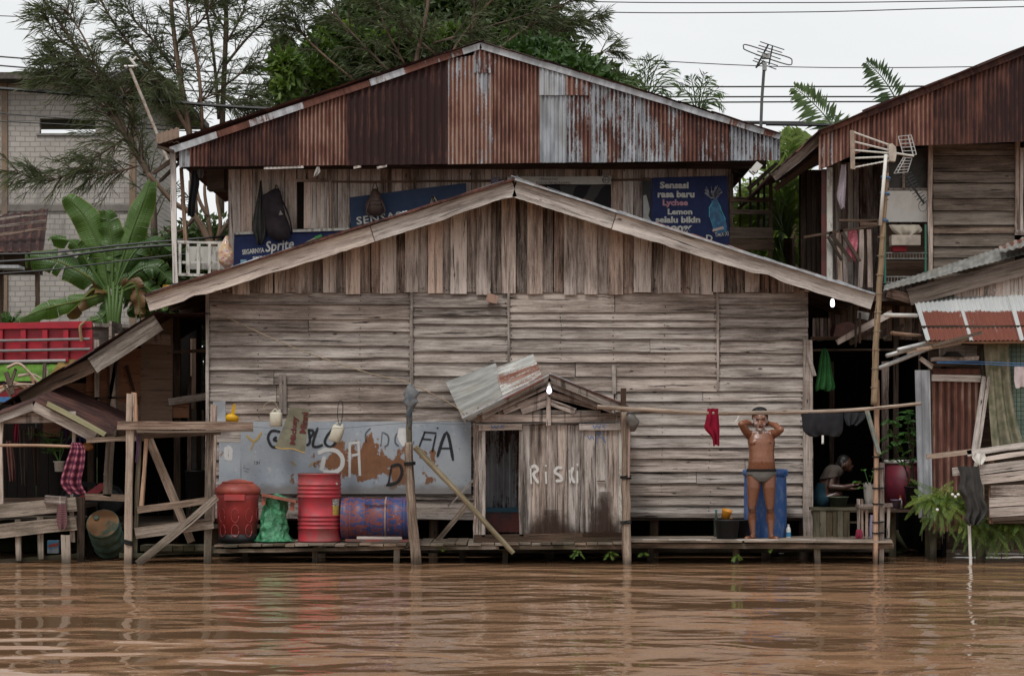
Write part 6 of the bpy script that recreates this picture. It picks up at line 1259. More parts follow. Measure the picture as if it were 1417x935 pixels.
mb = MB(); plank_panel(mb, 1320, 1480, 380, 412, 1.62, 12, (.5, .9), .3); mb.build('gable_boards', M['brown'], pr)
lr = thing('lower_roof', 'sloping corrugated roof, zinc above and red rust below, over the right doorway', 'roof', P(1340, 470, .9))
mtl = NT('rusted_slope_tin'); r, t, b = mtl.tint(); uv = mtl.uv(); v = mtl.sep(uv); pos_ = mtl.pos(); zz = mtl.sep(pos_)[2]
nn = mtl.noise(mtl.vec(uv, (26, 2.5, 1)), 1, 4, .7); ed = mtl.math('ADD', mtl.math('MULTIPLY', mtl.math('SUBTRACT', 3.27, zz), 6.0), mtl.math('SUBTRACT', nn, .5)); rm = mtl.step(ed, .0, .12)
pt_ = mtl.math('ADD', mtl.noise(mtl.vec(uv, (6, 2, 1), (mtl.math('MULTIPLY', r, 9), 0, 0)), 1, 4), mtl.math('MULTIPLY', nn, .4)); rm = mtl.math('MULTIPLY', rm, mtl.math('SUBTRACT', 1, mtl.math('MULTIPLY', mtl.step(pt_, .82, .92), .7)))
rm = mtl.math('MULTIPLY', rm, mtl.math('GREATER_THAN', v[0], .06))
mtl.fin(mtl.mix(rm, mtl.mix(nn, (.30, .32, .33), (.50, .50, .48)), mtl.mix(nn, (.10, .030, .020), (.19, .06, .038))), .75, 0, .3); M['rustslope'] = mtl.m
for (a, b, c, d) in (((1281, 471), (1342, 471), (1322, 404), (1262, 408)), ((1341, 471), (1412, 471), (1393, 402), (1321, 404)), ((1411, 471), (1485, 471), (1470, 400), (1392, 402))):
    mb = MB(); mb.corr(P(*a, .45), P(*b, .45), P(*c, 1.75), P(*d, 1.75), pitch=.062, amp=.009, rows=3); mb.build('roof_sheet', M['rustslope'], lr)
bar(1282, 474, 1485, 474, .55, 3, .04, .9, 'post', 'eave_batten', lr)
for y in (.8, 1.4): mb = MB(); mb.beam(Vector((gx(1275, y), y, gz(440, 1.1)-.15+(y-.8)*.4)), Vector((gx(1485, y), y, gz(440, 1.1)-.15+(y-.8)*.4)), .06, .05, tone=.2); mb.build('purlin', M['dark'], lr)
# pipes and sticks bundle
for (x0, y0, x1, y1, m_, lb) in ((1217, 509, 1300, 476, 'pipe', 'lowest pale pipe of the bundle jutting left under the rusty lower roof'), (1227, 492, 1300, 472, 'pipe', 'middle pale pipe of the bundle jutting left under the rusty lower roof'), (1243, 484, 1296, 471, 'pipe', 'short upper pale pipe of the bundle under the rusty lower roof'),
                               (1225, 436, 1268, 436.5, 'white', 'white pipe end sticking out level beside the zinc corner of the lower roof'), (1234, 461, 1275, 465, 'post', 'yellowish bamboo end sticking out left of the rusty lower roof')):
    mb = MB(); mb.tube([P(x0, y0, .2), P(x1, y1, .7)], 3.0*K(.3), 10); tag(mb.build('pipe', M[m_], None, True), lb, 'pipe', None)
for (x0, y0, x1, y1, w_, lb) in ((1255, 488, 1340, 468, 5, 'brown stick lying along the pipe bundle under the lower roof'), (1290, 478, 1358, 460, 4, 'dark thin lath jutting up over the rusty lower roof edge'), (1268, 484, 1330, 474, 5, 'short wide brown stick in the pipe bundle')):
    mb = MB(); mb.beam(P(x0, y0, .25), P(x1, y1, .36), w_*K(.3), .04, tone=.6); one(mb, 'stick', M['post'] if w_ == 5 else M['dark'], lb, 'stick')
# lower wall: door, frames, tarp
lw = thing('riverside_shack', 'patched shack front with a rusty tin door under the lower roof at the right', 'shack', P(1340, 700, .9))
mb = MB(); mb.corr(P(1290, 735, .9), P(1357, 735, .9), P(1355, 526, .9), P(1290, 526, .9), rust=1.25, dark=.45, pitch=.095, amp=.012); mb.build('tin_door', M['tin'], lw)
mb = MB(); mb.corr(P(1271, 716, .75), P(1291, 716, .75), P(1287, 512, .75), P(1266, 512, .75), rust=.08, dark=.4, pitch=.085, amp=.012); mb.build('zinc_strip', M['tin'], lw)
bar(1289, 523, 1357, 524, .86, 9, .03, .8, 'fascia', 'door_board', lw); bar(1290, 514, 1357, 514, .88, 8, .03, None, 'tin', 'rusty_board', lw, tint=(.4, 1, .5))
bar(1362, 521, 1347, 628, .78, 6, .03, .85, 'fascia', 'leaning_lath', lw); bar(1368, 520, 1350, 645, .74, 5, .03, .75, 'fascia', 'leaning_lath', lw); bar(1358, 640, 1358, 735, .82, 6, .04, .5, 'post', 'door_post', lw)
bar(1273, 496, 1290, 508, .8, 6, .03, .7, 'grey', 'bracket', lw); bar(1290, 497, 1352, 496, .8, 5, .2, .6, 'brown', 'shelf', lw); bar(1290, 505, 1352, 504, .82, 3, .03, .4, 'dark', 'shelf', lw)
bar(1358, 472, 1360, 530, .85, 5, .05, .4, 'mossy', 'post', lw); bar(1272, 480, 1272, 512, .85, 3, .03, .4, 'dark', 'post', lw)
rect('back_wall', 1285, 1560, 470, 760, 1.6, .05, M['dark'], lw); rect('upper_boards', 1300, 1352, 478, 495, 1.3, .03, M['upper'], lw)
for x in (1290, 1357, 1480): mb = MB(); mb.tube([P(x, 730, 1.0), P(x, 830, 1.0)], .06, 7); mb.build('stilt', M['mossy'], lw)
pan = vessel('pan', 'dark shallow pan upside down on the shelf above the rusty door', 'pan', 1318, 494, 16, 34, 6, .78, M['black'])
tp = cloth('tarpaulin', [(473, 1361, 1396), (510, 1364, 1398), (550, 1368, 1402), (590, 1371, 1410), (620, 1374, 1420)], .72, cloth_mat('stained_tarpaulin', (.26, .235, .17), (.13, .135, .085)), 'stained olive beige tarpaulin hanging beside the rusty door', 'tarpaulin', 3, .05, nu=24)
gn = thing('netting', 'green netting stretched at the far right behind the tarpaulin', 'netting', P(1440, 620, .8))
mb = MB()
for i in range(16): x = 1388+i*6; mb.tube([P(x, 473, .8), P(x+1, 620, .8)], .004, 4)
for i in range(24): y = 474+i*6.3; mb.tube([P(1386, y, .8), P(1485, y, .8)], .004, 4)
mb.build('mesh', M['cable'], gn); rect('green_sheet', 1384, 1485, 473, 622, .86, .01, cloth_mat('pale_green_sheet', (.22, .30, .24), (.15, .21, .17)), gn)
cloth('pink_shirt', [(507, 1404, 1430), (525, 1404, 1430), (536, 1406, 1428)], .5, cloth_mat('pale_pink', (.50, .42, .42)), 'pale pink shirt on the blue line at the right edge', 'shirt', 2, .02)
for dy in (0, 3): mb = MB(); mb.tube(spline([P(1296, 501+dy*.4, .6), P(1340, 500+dy, .55), P(1420, 503+dy, .5), P(1485, 503+dy, .5)], 6), .006, 5); one(mb, 'line', flat('blue_line', (.05, .14, .30)), ('upper' if dy == 0 else 'lower')+' blue cord strung before the tarpaulin at the right', 'cord')
# right balcony fence
rf_ = thing('balcony_fence', 'pale weathered board balcony fence at the lower right edge', 'fence', P(1400, 720, .1))
for (x0, y0, x1, y1, w_, m_, t_) in ((1282, 632, 1345, 625, 7, 'post', .6), (1338, 627, 1485, 606, 8, 'fascia', .8), (1352, 637, 1485, 618, 6, 'fascia', .9), (1355, 650, 1485, 636, 13, 'grey', .85), (1355, 664, 1485, 650, 13, 'grey', .9), (1370, 680, 1485, 674, 16, 'fascia', .3), (1369, 695, 1485, 688, 13, 'grey', .8), (1369, 709, 1485, 703, 13, 'grey', .8), (1372, 718, 1485, 714, 6, 'dark', .4), (1318, 652, 1332, 651, 11, 'grey', .9)): bar(x0, y0, x1, y1, .05, w_, .03, t_, m_, 'rail_board', rf_)
bar(1371, 630, 1371, 724, .1, 6, .05, .5, 'post', 'post', rf_); bar(1460, 600, 1460, 790, .12, 7, .06, .5, 'post', 'post', rf_)
mb = MB(); a = P(1372, 722, .1); mb.box((a.x+.7, .55, a.z), (1.4, .9, .04)); mb.build('floor', M['dock'], rf_)
cloth('rag', [(627, 1348, 1362), (634, 1345, 1364), (643, 1353, 1358)], .0, M['white'], 'white rag tied around the rail end at the balcony fence', 'rag', 2, .02)
cloth('hanging_jacket', [(645, 1325, 1354), (660, 1330, 1356), (676, 1327, 1360), (690, 1334, 1361), (706, 1338, 1367), (718, 1336, 1360), (726, 1341, 1352)], -.03, cloth_mat('charcoal_cloth', (.035, .034, .033), (.055, .053, .05)), 'charcoal cloth draped over the balcony fence end above the ferns', 'cloth', 2.5, .045, depth=.03)
mb = MB(); mb.tube([P(1341, 722, .1), P(1344, 800, .1)], 2.2*K(.1), 8); one(mb, 'pipe', M['white'], 'thin white pipe standing in the water below the ferns', 'pipe')
# dark veranda
ve = thing('veranda', 'dark covered veranda with a plank floor between the grey house and the right shack', 'veranda', P(1190, 703, 2.4))
mb = MB()
for i in range(16): y = 1.35+i*.19; mb.beam((gx(1123, 1.3), y, gz(704, 1.5)-.02), (gx(1290, 1.3), y, gz(704, 1.5)-.02), .18, .03, nrm=(0, 0, 1), tone=R(.1, .5))
mb.build('floor', M['dark'], ve)
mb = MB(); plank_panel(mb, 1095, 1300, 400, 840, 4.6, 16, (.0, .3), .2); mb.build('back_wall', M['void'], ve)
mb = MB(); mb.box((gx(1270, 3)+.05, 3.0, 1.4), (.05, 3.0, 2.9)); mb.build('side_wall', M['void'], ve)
rect('back_shade_panel', 1085, 1320, 395, 840, 4.66, .03, M['void'], ve)  # dark sheet added behind the veranda wall in place of real shade
for (x0, y0, x1, y1, Y, w_, t_) in ((1122, 468, 1190, 468, 1.8, 5, .5), (1125, 484, 1265, 484, 1.9, 3, .6), (1158, 474, 1235, 432, 1.6, 8, .7), (1175, 476, 1225, 450, 1.7, 6, .3), (1222, 470, 1250, 450, 1.9, 5, .3), (1184, 430, 1184, 480, 1.5, 3, .2), (1190, 432, 1190, 474, 1.5, 3, .2), (1225, 500, 1225, 700, 2.6, 9, .2), (1240, 440, 1240, 700, 3.2, 7, .3), (1150, 500, 1150, 700, 3.4, 7, .2), (1125, 705, 1240, 705, 1.3, 5, .2), (1200, 708, 1290, 707, 1.5, 4, .3)): bar(x0, y0, x1, y1, Y, w_, .05, t_, 'dark' if w_ < 8 else 'upper', 'timber', ve)
for x in (1130, 1235, 1285): mb = MB(); mb.tube([P(x, 706, 1.5), P(x, 840, 1.5)], .05, 7); mb.build('stilt', M['mossy'], ve)
mb = MB(); plank_panel(mb, 1124, 1150, 440, 470, 2.2, 6, (.3, .7), .5); mb.build('board', M['upper'], ve)
bar(1119, 490, 1127, 520, YW-.1, 5, .03, .5, 'grey', 'cleat', hs)
mb = MB(); mb.prism([(P(x, y, 2).x, P(x, y, 2).z) for x, y in ((1152, 468), (1188, 466), (1187, 450), (1172, 445), (1156, 450))], 1.95, 2.3); one(mb, 'sack', paint('brick_red_sack', (.17, .07, .05), (.12, .05, .04)), 'dull red bundle stored on the rafters under the right eave', 'bundle')
mb = MB(); mb.box(P(1192, 437, 2.0), (.17, .2, .1), ry=.2); one(mb, 'carton', paint('pale_carton', (.3, .29, .27)), 'small pale carton stored above the red bundle under the eave', 'carton')
cloth('green_shirt', [(482, 1139, 1143), (492, 1135, 1148), (520, 1131, 1153), (535, 1128, 1156), (540, 1129, 1154)], 1.5, cloth_mat('green_shirt_cloth', (.03, .12, .035), (.02, .08, .025)), 'green shirt on a hanger in the dark beside the house corner', 'shirt', 3, .05, depth=.04)
vessel('basin', 'green plastic basin on the veranda floor before the crouching woman', 'basin', 1160, 702, 27, 20, 14, 1.6, paint('olive_plastic', (.06, .085, .05)))
pf = thing('palisade', 'low mossy dark board palisade under the veranda floor behind the deck', 'fence', P(1156, 748, .85))
mb = MB(); plank_panel(mb, 1125, 1176, 704, 749, .85, 8, (.2, .8), .4); mb.build('boards', M['mossy'], pf)
bar(1120, 703, 1215, 703, .86, 4, .06, .3, 'mossy', 'top_rail', pf); bar(1176, 722, 1195, 722, .88, 3, .04, .3, 'mossy', 'rail', pf)
ct = thing('wooden_crate', 'narrow upright wooden crate on the deck end behind the strapped posts', 'crate', P(1200, 748, .5))
for x in (1188, 1193, 1199, 1222, 1230): bar(x, 690 if x < 1195 else 700, x+R(-1, 1), 748, .5, 3.6, .03, R(.4, .8), 'upper', 'slat', ct)
bar(1185, 700, 1234, 699, .48, 5, .12, .5, 'upper', 'top_board', ct); bar(1185, 746, 1234, 746, .5, 4, .12, .2, 'dark', 'bottom_board', ct)
cloth('red_bag', [(732, 1185, 1192), (740, 1184, 1194), (748, 1184, 1193)], .42, cloth_mat('crimson_cloth', (.25, .03, .06)), 'small crimson bag standing at the foot of the narrow crate', 'bag', 1.5, .02, depth=.05)
cloth('plastic_wrapper', [(712, 1204, 1210), (730, 1203, 1209), (746, 1204, 1208)], .44, cloth_mat('violet_white_plastic', (.38, .36, .42), (.15, .12, .22), 'wave', 12), 'violet and white plastic wrapper hanging inside the narrow crate', 'wrapper', 1.5, .02)
cp = thing('potted_plant', 'broad leaved plant in a ragged grey pot on top of the narrow crate', 'plant', P(1202, 698, .55)); k = K(.55); c = P(1203, 699, .55)
mb = MB(); n = 28; rings = []; pr_ = [(6.5, 0), (9, 30)]
for r_, z in ((6, 0), (6.8, 8), (7.6, 18), (8.6, 30)): rings.append([c+Vector((r_*k*math.cos(2*math.pi*i/n), r_*k*math.sin(2*math.pi*i/n), (z+(R(-3, 2.5) if z == 30 else 0))*k)) for i in range(n)])
mb.rings(rings, [0, .1, .2, .3], (.5, .5, .5), cap=False); mb.lathe([(.5*k, 24*k), (7.8*k, 24*k)], c, n); mb.build('pot', paint('grey_pot', (.27, .255, .235), (.20, .19, .18)), cp, True)
def broad(mb, base, tip, w, fold=.2, tone=.5, n=8, droop=.25):
    base, tip = Vector(base), Vector(tip); d = tip-base; L = d.length; s_ = d.cross(Vector((0, 0, 1))); s_ = (s_ if s_.length > 1e-4 else Vector((1, 0, 0))).normalized(); up = s_.cross(d).normalized()
    pts = []; b = len(mb.v)
    for i in range(n+1):
        t_ = i/n; c = lerp(base, tip, t_)+Vector((0, 0, -droop*L*t_*t_)); ww = w*math.sin(math.pi*min(1, (.06+t_*.94)))**.7*(1-t_*.25)
        mb.v += [tuple(c-s_*ww/2+up*ww*fold), tuple(c), tuple(c+s_*ww/2+up*ww*fold)]
    for i in range(n):
        a = b+3*i; ti = (min(1, max(0, tone+R(-.15, .15))), .5, .5); mb.face((a, a+1, a+4, a+3), [(i/n, 0), (i/n, .5), ((i+1)/n, .5), ((i+1)/n, 0)], ti); mb.face((a+1, a+2, a+5, a+4), [(i/n, .5), (i/n, 1), ((i+1)/n, 1), ((i+1)/n, .5)], ti)
GL = leaf('glossy_leaf', (.07, .17, .035), (.03, .09, .02))
mb = MB()
for (dx, dy, dz, w_) in ((-.13, -.05, .05, .10), (.02, -.1, .12, .11), (.10, -.04, .03, .09), (-.05, .05, .2, .1), (.06, .04, .18, .09), (-.1, -.1, -.02, .07)):
    s0 = c+Vector((0, 0, 26*k)); e = s0+Vector((dx, dy, dz))*1.0; mb.tube([s0, e], .005, 4); broad(mb, e, e+Vector((dx*.8, dy*.8, .02)), w_*1.2)
mb.build('leaves', GL, cp)
rb = thing('water_tank', 'large dull crimson tub with a white rim in the veranda behind the tree pot', 'tub', P(1250, 703, 2.1)); k = K(2.1); c = P(1252, 704, 2.1)
mb = MB(); mb.lathe([(20*k, 0), (27*k, 0), (27*k, 64*k)], c, 32); mb.build('tub', paint('crimson_plastic', (.17, .018, .035), (.12, .015, .03)), rb, True)
mb = MB(); mb.lathe([(26*k, 63*k), (28.5*k, 63*k), (28.5*k, 68*k), (26*k, 68*k), (25*k, 60*k)], c, 32, cap=False); mb.build('rim', M['white'], rb, True)
tp_ = thing('potted_tree', 'small feathery tree growing in a black pot beside the zinc strip', 'plant', P(1262, 702, 1.3)); k = K(1.3)
vessel('pot', '', '', 1263, 702, 23, 17, 28, 1.3, M['black'], parent=tp_)
mb = MB(); c = P(1263, 676, 1.3)
for i in range(7):
    top = P(R(1232, 1272), R(575, 625), 1.3+R(-.2, .2)); mid = lerp(c, top, .5)+Vector((R(-.05, .05), 0, .05)); mb.tube([c+Vector((R(-.06, .06), 0, 0)), mid, top], (.011, .005), 5, tint=(.1, .3, .5))
mb.build('stem', M['dark'], tp_)
mb = MB()
for i in range(60):
    s0 = P(R(1228, 1276), R(570, 640), 1.3+R(-.25, .2)); a = R(0, 6.28); e = s0+Vector((math.cos(a)*.17, math.sin(a)*.14, R(-.1, .05))); frond(mb, s0, e, .03, 8, .065, .028, stem=.003, tone=R(.2, .9))
for i in range(14): s0 = P(R(1255, 1272), 672, 1.25); a = R(0, 6.28); broad(mb, s0, s0+Vector((math.cos(a)*.09, math.sin(a)*.06, R(.03, .12))), .035)
mb.build('foliage', GL, tp_)
vessel('pot', 'small mauve plastic pot on the veranda floor left of the tree pot', 'pot', 1240, 703, 14, 10, 11, 1.35, paint('mauve_plastic', (.17, .13, .19)))
bo = thing('bottle', 'small bottle with an orange cap between the mauve pot and tree pot', 'bottle', P(1246, 702, 1.45)); k = K(1.45)
mb = MB(); mb.lathe([(2.6*k, 0), (2.6*k, 10*k), (1.2*k, 14*k)], P(1246, 703, 1.45), 12); mb.build('body', M['white'], bo, True); mb = MB(); mb.lathe([(1.3*k, 14*k), (1.3*k, 18*k), (.2*k, 18*k)], P(1246, 703, 1.45), 10); mb.build('cap', flat('orange_cap', (.4, .1, .02)), bo)
# ferns
FM = leaf('fern_leaf', (.24, .31, .05), (.06, .115, .022))
groups = [(1300, 695, 62, .50, 'bushy bright green fern growing at the foot of the zinc strip'), (1352, 725, 40, .42, 'long drooping fern below the charcoal cloth at the waterline'), (1400, 725, 56, .46, 'dark drooping fern under the balcony fence at the right edge'), (1325, 700, 34, .42, 'light fern clump between the zinc strip and the charcoal cloth')]
for gi, (x, y, n, L, lb) in enumerate(groups):
    ft = thing('fern', lb, 'fern', P(x, y+20, .35)); c = P(x, y, .4)
    for i in range(n):
        a = R(-math.pi, 0) if R(0, 1) < .85 else R(0, math.pi); r_ = L*R(.6, 1.3); dr_ = R(-1.1, .75) if gi in (0, 3) else R(-1.4, .25); st_ = c+Vector((R(-.15, .15), R(-.1, .1), R(-.08, .05)))
        mb = MB(); tip = st_+Vector((math.cos(a)*r_*.85, math.sin(a)*r_*.55, dr_*r_*.75)); tip.z = max(tip.z, .03); frond(mb, st_, tip, .10 if dr_ < 0 else .04, 34, .055, .010, stem=.004, tone=R(.1, .95) if gi < 1 or gi == 3 else R(.4, 1), facing=Vector((0, -1, .3)))
        mb.build('frond', FM, ft)
    mb = MB()
    for i in range(8): p0 = c+Vector((R(-.2, .2), .1, -.05)); mb.tube([p0, p0+Vector((R(-.05, .05), -.02, -R(.2, .5)))], .006, 4)
    mb.build('roots', M['mossy'], ft)
fl = thing('flowers', 'three small white flowers among the ferns beside the charcoal cloth', 'flowers', P(1320, 690, -.1))
for (x, y) in ((1322, 687), (1318, 684), (1326, 684), (1297, 705)): mb = MB(); mb.lathe([(.003, -.01), (.022, 0), (.016, .012), (.004, .015)], P(x, y, -.12), 8, Matrix.Rotation(1.2, 3, 'X')); mb.build('flower', M['white'], fl, True)
for (x, y, n, lb) in ((800, 762, 7, 'dark fern tuft hanging under the deck below the hut doors'), (845, 766, 7, 'dark fern tuft under the deck beside the right mooring post'), (890, 765, 5, 'small fern tuft under the deck right of the mooring post'), (1070, 754, 6, 'bright little fern sprouting at the deck edge below the man'), (1018, 768, 5, 'small fern on the stilt below the black buckets'), (610, 755, 5, 'small pale sprig growing at the deck edge by the leaning pole')):
    ft = thing('fern', lb, 'fern', P(x, y+8, .1)); mb = MB(); c = P(x, y, .08)
    for i in range(n): a = R(-3.0, -.14); t_ = c+Vector((math.cos(a)*R(.06, .15), -.05, R(-.12, .03))); t_.z = max(.02, t_.z); frond(mb, c, t_, .03, 12, .05, .016, stem=.003, tone=R(.1, .6) if x in (1070, 610) else R(.6, 1))
    mb.build('fronds', FM, ft)
# ================================================================ banners and bags on the upper wall
BY = YU-.06
def banner_fn(seed, amp=.012): return lambda x, z: BY+amp*math.sin(x*5+seed)*math.cos(z*3+seed*2)
def banner(name, label, outline, mat, seed, amp=.012):
    t = thing(name, label, 'banner', P(sum(p[0] for p in outline)/len(outline), max(p[1] for p in outline), BY)); f = banner_fn(seed, amp)
    q = [P(*p, BY) for p in outline]; mb = MB()   # outline: bl, br, tr, tl
    def pt(u, v): p = lerp(lerp(q[0], q[1], u), lerp(q[3], q[2], u), v); return (p.x, f(p.x, p.z), p.z)
    mb.grid(pt, 30, 12); mb.build('cloth', mat, t, True); return t, f
navy = cloth_mat('navy_banner', (.020, .030, .095), (.016, .023, .072), rough=.6)
L1 = paint('faded_white_print', (.52, .51, .47), (.33, .33, .33), .7, 22, .5, .7, grime=.35, grimec=(.1, .11, .16))
b1, f1_ = banner('banner', 'navy drinks banner with slanted white lettering at the left of the upper wall', ((322, 396), (500, 396), (484, 317), (324, 323)), navy, 1)
text_mesh('lettering', 'Sprite', L1, b1, 367, 407, 332, 351, BY, .02, .25, .13, f1_); text_mesh('lettering', 'SEGARNYA', L1, b1, 335, 366, 344, 351, BY, .03, 0, .10, f1_, spacing=.95); text_mesh('lettering', 'BIKIN NONSTOP', L1, b1, 350, 402, 353, 360, BY, .03, 0, .08, f1_, spacing=.95)
mb = MB(); mb.beam(P(415, 343, BY-.03), P(437, 331, BY-.03), 6*K(BY), .01); mb.build('printed_bottle', flat('bottle_print', (.38, .33, .25)), b1)
mb = MB(); mb.beam(P(437, 331, BY-.04), P(446, 328, BY-.04), 8*K(BY), .01); mb.build('printed_cap', flat('green_print', (.06, .28, .08)), b1)
mb = MB(); mb.box(P(337, 362, BY-.02), (.09, .008, .06)); mb.build('printed_square', flat('white_blue_print', (.2, .33, .42)), b1)
for (x0, x1) in ((325, 350), (403, 484)): bar(x0, 323.5 if x0 < 400 else 320, x1, 322 if x0 < 400 else 317, BY-.03, 3.4, .02, .9, 'whitewood', 'batten', b1)
b2_, f2_ = banner('banner', 'blue grey banner with white capital letters behind the brown bag', ((486, 345), (646, 345), (645, 253), (484, 273)), cloth_mat('slate_banner', (.032, .050, .092), (.038, .056, .10)), 3)
text_mesh('lettering', 'SENSASI', L1, b2_, 493, 560, 296, 307, BY, .02, 0, .13, f2_, spacing=1.1)
mb = MB()
for (a, b) in (((596, 281), (600, 271)), ((600, 271), (606, 281)), ((600, 271), (598, 281))): mb.beam(P(*a, BY-.02), P(*b, BY-.02), 2*K(BY), .01)
mb.build('printed_triangle', flat('gold_print', (.33, .28, .2)), b2_)
b3, f3_ = banner('banner', 'black banner with a pale printed header strip above the roof ridge', ((690, 330), (845, 330), (845, 245), (700, 246)), cloth_mat('black_banner', (.016, .015, .017), (.05, .048, .045), 'wave', 1.3), 5, .035)
bar(702, 250, 845, 249, BY-.055, 11, .01, .9, 'banner_head', 'header_strip', b3) if M.setdefault('banner_head', flat('pale_print', (.40, .38, .34))) else None
text_mesh('lettering', 'PERINGATAN:', flat('dark_print', (.04, .035, .03)), b3, 747, 772, 246.3, 250, BY-.055); text_mesh('lettering', 'ROKOK MEMBUNUHMU', flat('dark_print', (.04, .035, .03)), b3, 742, 790, 251.5, 255, BY-.055)
text_mesh('lettering', '18+', flat('dark_print', (.04, .035, .03)), b3, 834.5, 842, 246.5, 251.5, BY-.055); mb = MB(); c = P(838.5, 249, BY-.07); mb.tube([c+Vector((.05*math.cos(i*.4), 0, .05*math.sin(i*.4))) for i in range(17)], .005, 4); mb.build('printed_ring', flat('dark_print', (.04, .035, .03)), b3)
cloth('colourful_wrapper', [(245, 680, 692), (251, 680, 690), (255, 683, 690)], BY-.03, cloth_mat('foil', (.3, .28, .32), (.06, .05, .12), 'wave', 14), 'small shiny printed scrap nailed left of the black banner', 'wrapper', 2, .01)
b4, f4 = banner('banner', 'navy drinks banner with five lines of white and pink words and a blue bottle', ((901, 330), (1010, 338), (1006, 243), (902, 246)), navy, 2)
for s_, x0, x1, y0, y1, mt_ in (('Sensasi', 913, 953, 251.5, 261, L1), ('rasa baru', 910, 961, 264, 273.5, L1), ('Lychee', 917, 952, 276, 287, flat('pink_print', (.42, .22, .27))), ('Lemon', 924, 958, 289, 297, L1), ('selalu bikin', 907, 969, 299.5, 308.5, L1), ('100%', 922, 958, 312, 321.5, L1)): text_mesh('lettering', s_, mt_, b4, x0, x1, y0, y1, BY, .045, 0, 0, f4)
text_mesh('lettering', 'D', L1, b4, 977, 986, 325, 334, BY, .03, 0, 0, f4); text_mesh('lettering', 'TMIX·XI', L1, b4, 989, 1008, 321, 327, BY, .02, 0, .1, f4)
def outline_print(name, pts, Y, mat, parent, f): mb = MB(); vs = [P(*p, Y) for p in pts]; mb.prism([(v.x, v.z) for v in vs][::-1], Y-.024, Y-.016); return mb.build(name, mat, parent)
bt = outline_print('printed_bottle', [(984, 278), (992, 275), (994, 280), (998, 287), (997, 294), (1003, 303), (1006, 313), (1006, 320), (993, 324), (986, 315), (983, 303), (981, 294), (981, 287), (985, 282)], BY, paint('bottle_blue_print', (.020, .085, .19), (.03, .17, .30), .5, 16), b4, f4)
mb = MB(); mb.beam(P(986, 319, BY-.03), P(1001, 315, BY-.03), 4*K(BY), .006); mb.build('printed_band', flat('pale_pink_print', (.5, .4, .38)), b4)
for (ax_, ay, bx, by) in ((985, 282, 981, 288), (981, 288, 982, 300), (982, 300, 987, 316), (994, 281, 998, 290), (998, 290, 1004, 304)): 
    mb = MB(); mb.beam(P(ax_, ay, BY-.028), P(bx, by, BY-.028), 1.1*K(BY), .004); mb.build('printed_highlight', flat('cyan_print', (.08, .36, .46)), b4)
mb = MB()
for i in range(46):
    a = R(-.75, .75); l0 = R(1, 12); l1 = l0+R(4, 13); x = 987+R(-2, 2); mb.beam(P(x+l0*math.sin(a), 277-l0*math.cos(a), BY-.024), P(x+l1*math.sin(a*1.2), 278-l1*math.cos(a), BY-.024), R(.5, 1.1)*K(BY), .003, segs=1, jit=.001)
mb.build('printed_splash', flat('splash_print', (.27, .28, .32)), b4)
op = outline_print('printed_figure', [(890, 271), (894, 270), (897, 280), (899, 290), (897, 299), (901, 306), (890, 306)], BY+.03, flat('grey_print', (.33, .33, .32)), b4, f4)
rect('side_banner_strip', 889, 901, 246, 330, BY+.02, .006, flat('charcoal_print', (.03, .03, .03)), b4)
# hanging bags
def bag_blob(name, rows, Y, depth, mat, parent):
    """closed soft shape from rows (y, xl, xr)"""
    pts = spline([tuple(map(float, r)) for r in rows], 4); mb = MB(); rings = []; ul = []; k = K(Y); ph = R(0, 9)
    for j, r in enumerate(pts):
        q_ = j/(len(pts)-1); d = depth*(math.sin(math.pi*(.08+.84*q_))**.6)
        c = P((r[1]+r[2])/2, r[0], Y); w_ = (r[2]-r[1])/2*k
        rings.append([(c.x+w_*math.cos(a)+.006*math.sin(a*3+j), c.y-d*.5+d*.5*math.sin(a)*(1+.12*mnoise.noise(Vector((a*1.5, j*.3, ph)))), c.z) for a in [2*math.pi*i/22 for i in range(22)]]); ul.append(q_*.4)
    mb.rings(rings, ul, (.5, .5, .5)); return mb.build(name, mat, parent, True)
tag(bag_blob('rag', [(531, 566, 570), (537, 562, 575), (544, 559, 580), (551, 560, 577), (557, 558, 579), (564, 563, 573), (573, 562, 571), (582, 564, 570), (594, 566, 568)], -.17, .13, cloth_mat('dull_rag', (.07, .085, .10), (.15, .15, .15)), None), 'grey green rag bundled over the tip of the slim dark post', 'rag')
tag(bag_blob('plastic_bag', [(570, 869, 873), (575, 866, 879), (583, 867, 884), (590, 870, 882), (597, 873, 877)], -.2, .1, flat('smoky_plastic_bag', (.10, .092, .082), .4), None), 'small grey plastic bag tied to the pole lashing beside the hut', 'bag')
bp_ = thing('backpack', 'large black backpack hanging on the upper wall above the slanted lettering banner', 'backpack', P(383, 335, YU-.1)); bc = cloth_mat('black_nylon', (.022, .018, .022), (.034, .026, .030))
bag_blob('body', [(262, 380, 386), (268, 370, 390), (275, 364, 391), (300, 367, 397), (318, 369, 403), (328, 374, 402), (333, 380, 396)], YU-.08, .22, bc, bp_); bag_blob('front_pocket', [(279, 377, 390), (290, 375, 393), (303, 380, 395), (312, 385, 392)], YU-.22, .08, bc, bp_)
mb = MB(); mb.tube(spline([P(381, 262, YU-.08), P(382, 256, YU-.04), P(386, 262, YU-.08)], 4), .008, 5); mb.tube(spline([P(391, 278, YU-.1), P(400, 300, YU-.2), P(404, 322, YU-.1)], 4), .012, 5); mb.build('strap', bc, bp_)
mb = MB(); mb.prism([(P(x, y, 4.7).x, P(x, y, 4.7).z) for x, y in ((386, 298), (392, 297), (388, 291))], YU-.315, YU-.30); mb.build('patch', flat('pale_patch', (.2, .19, .17)), bp_)
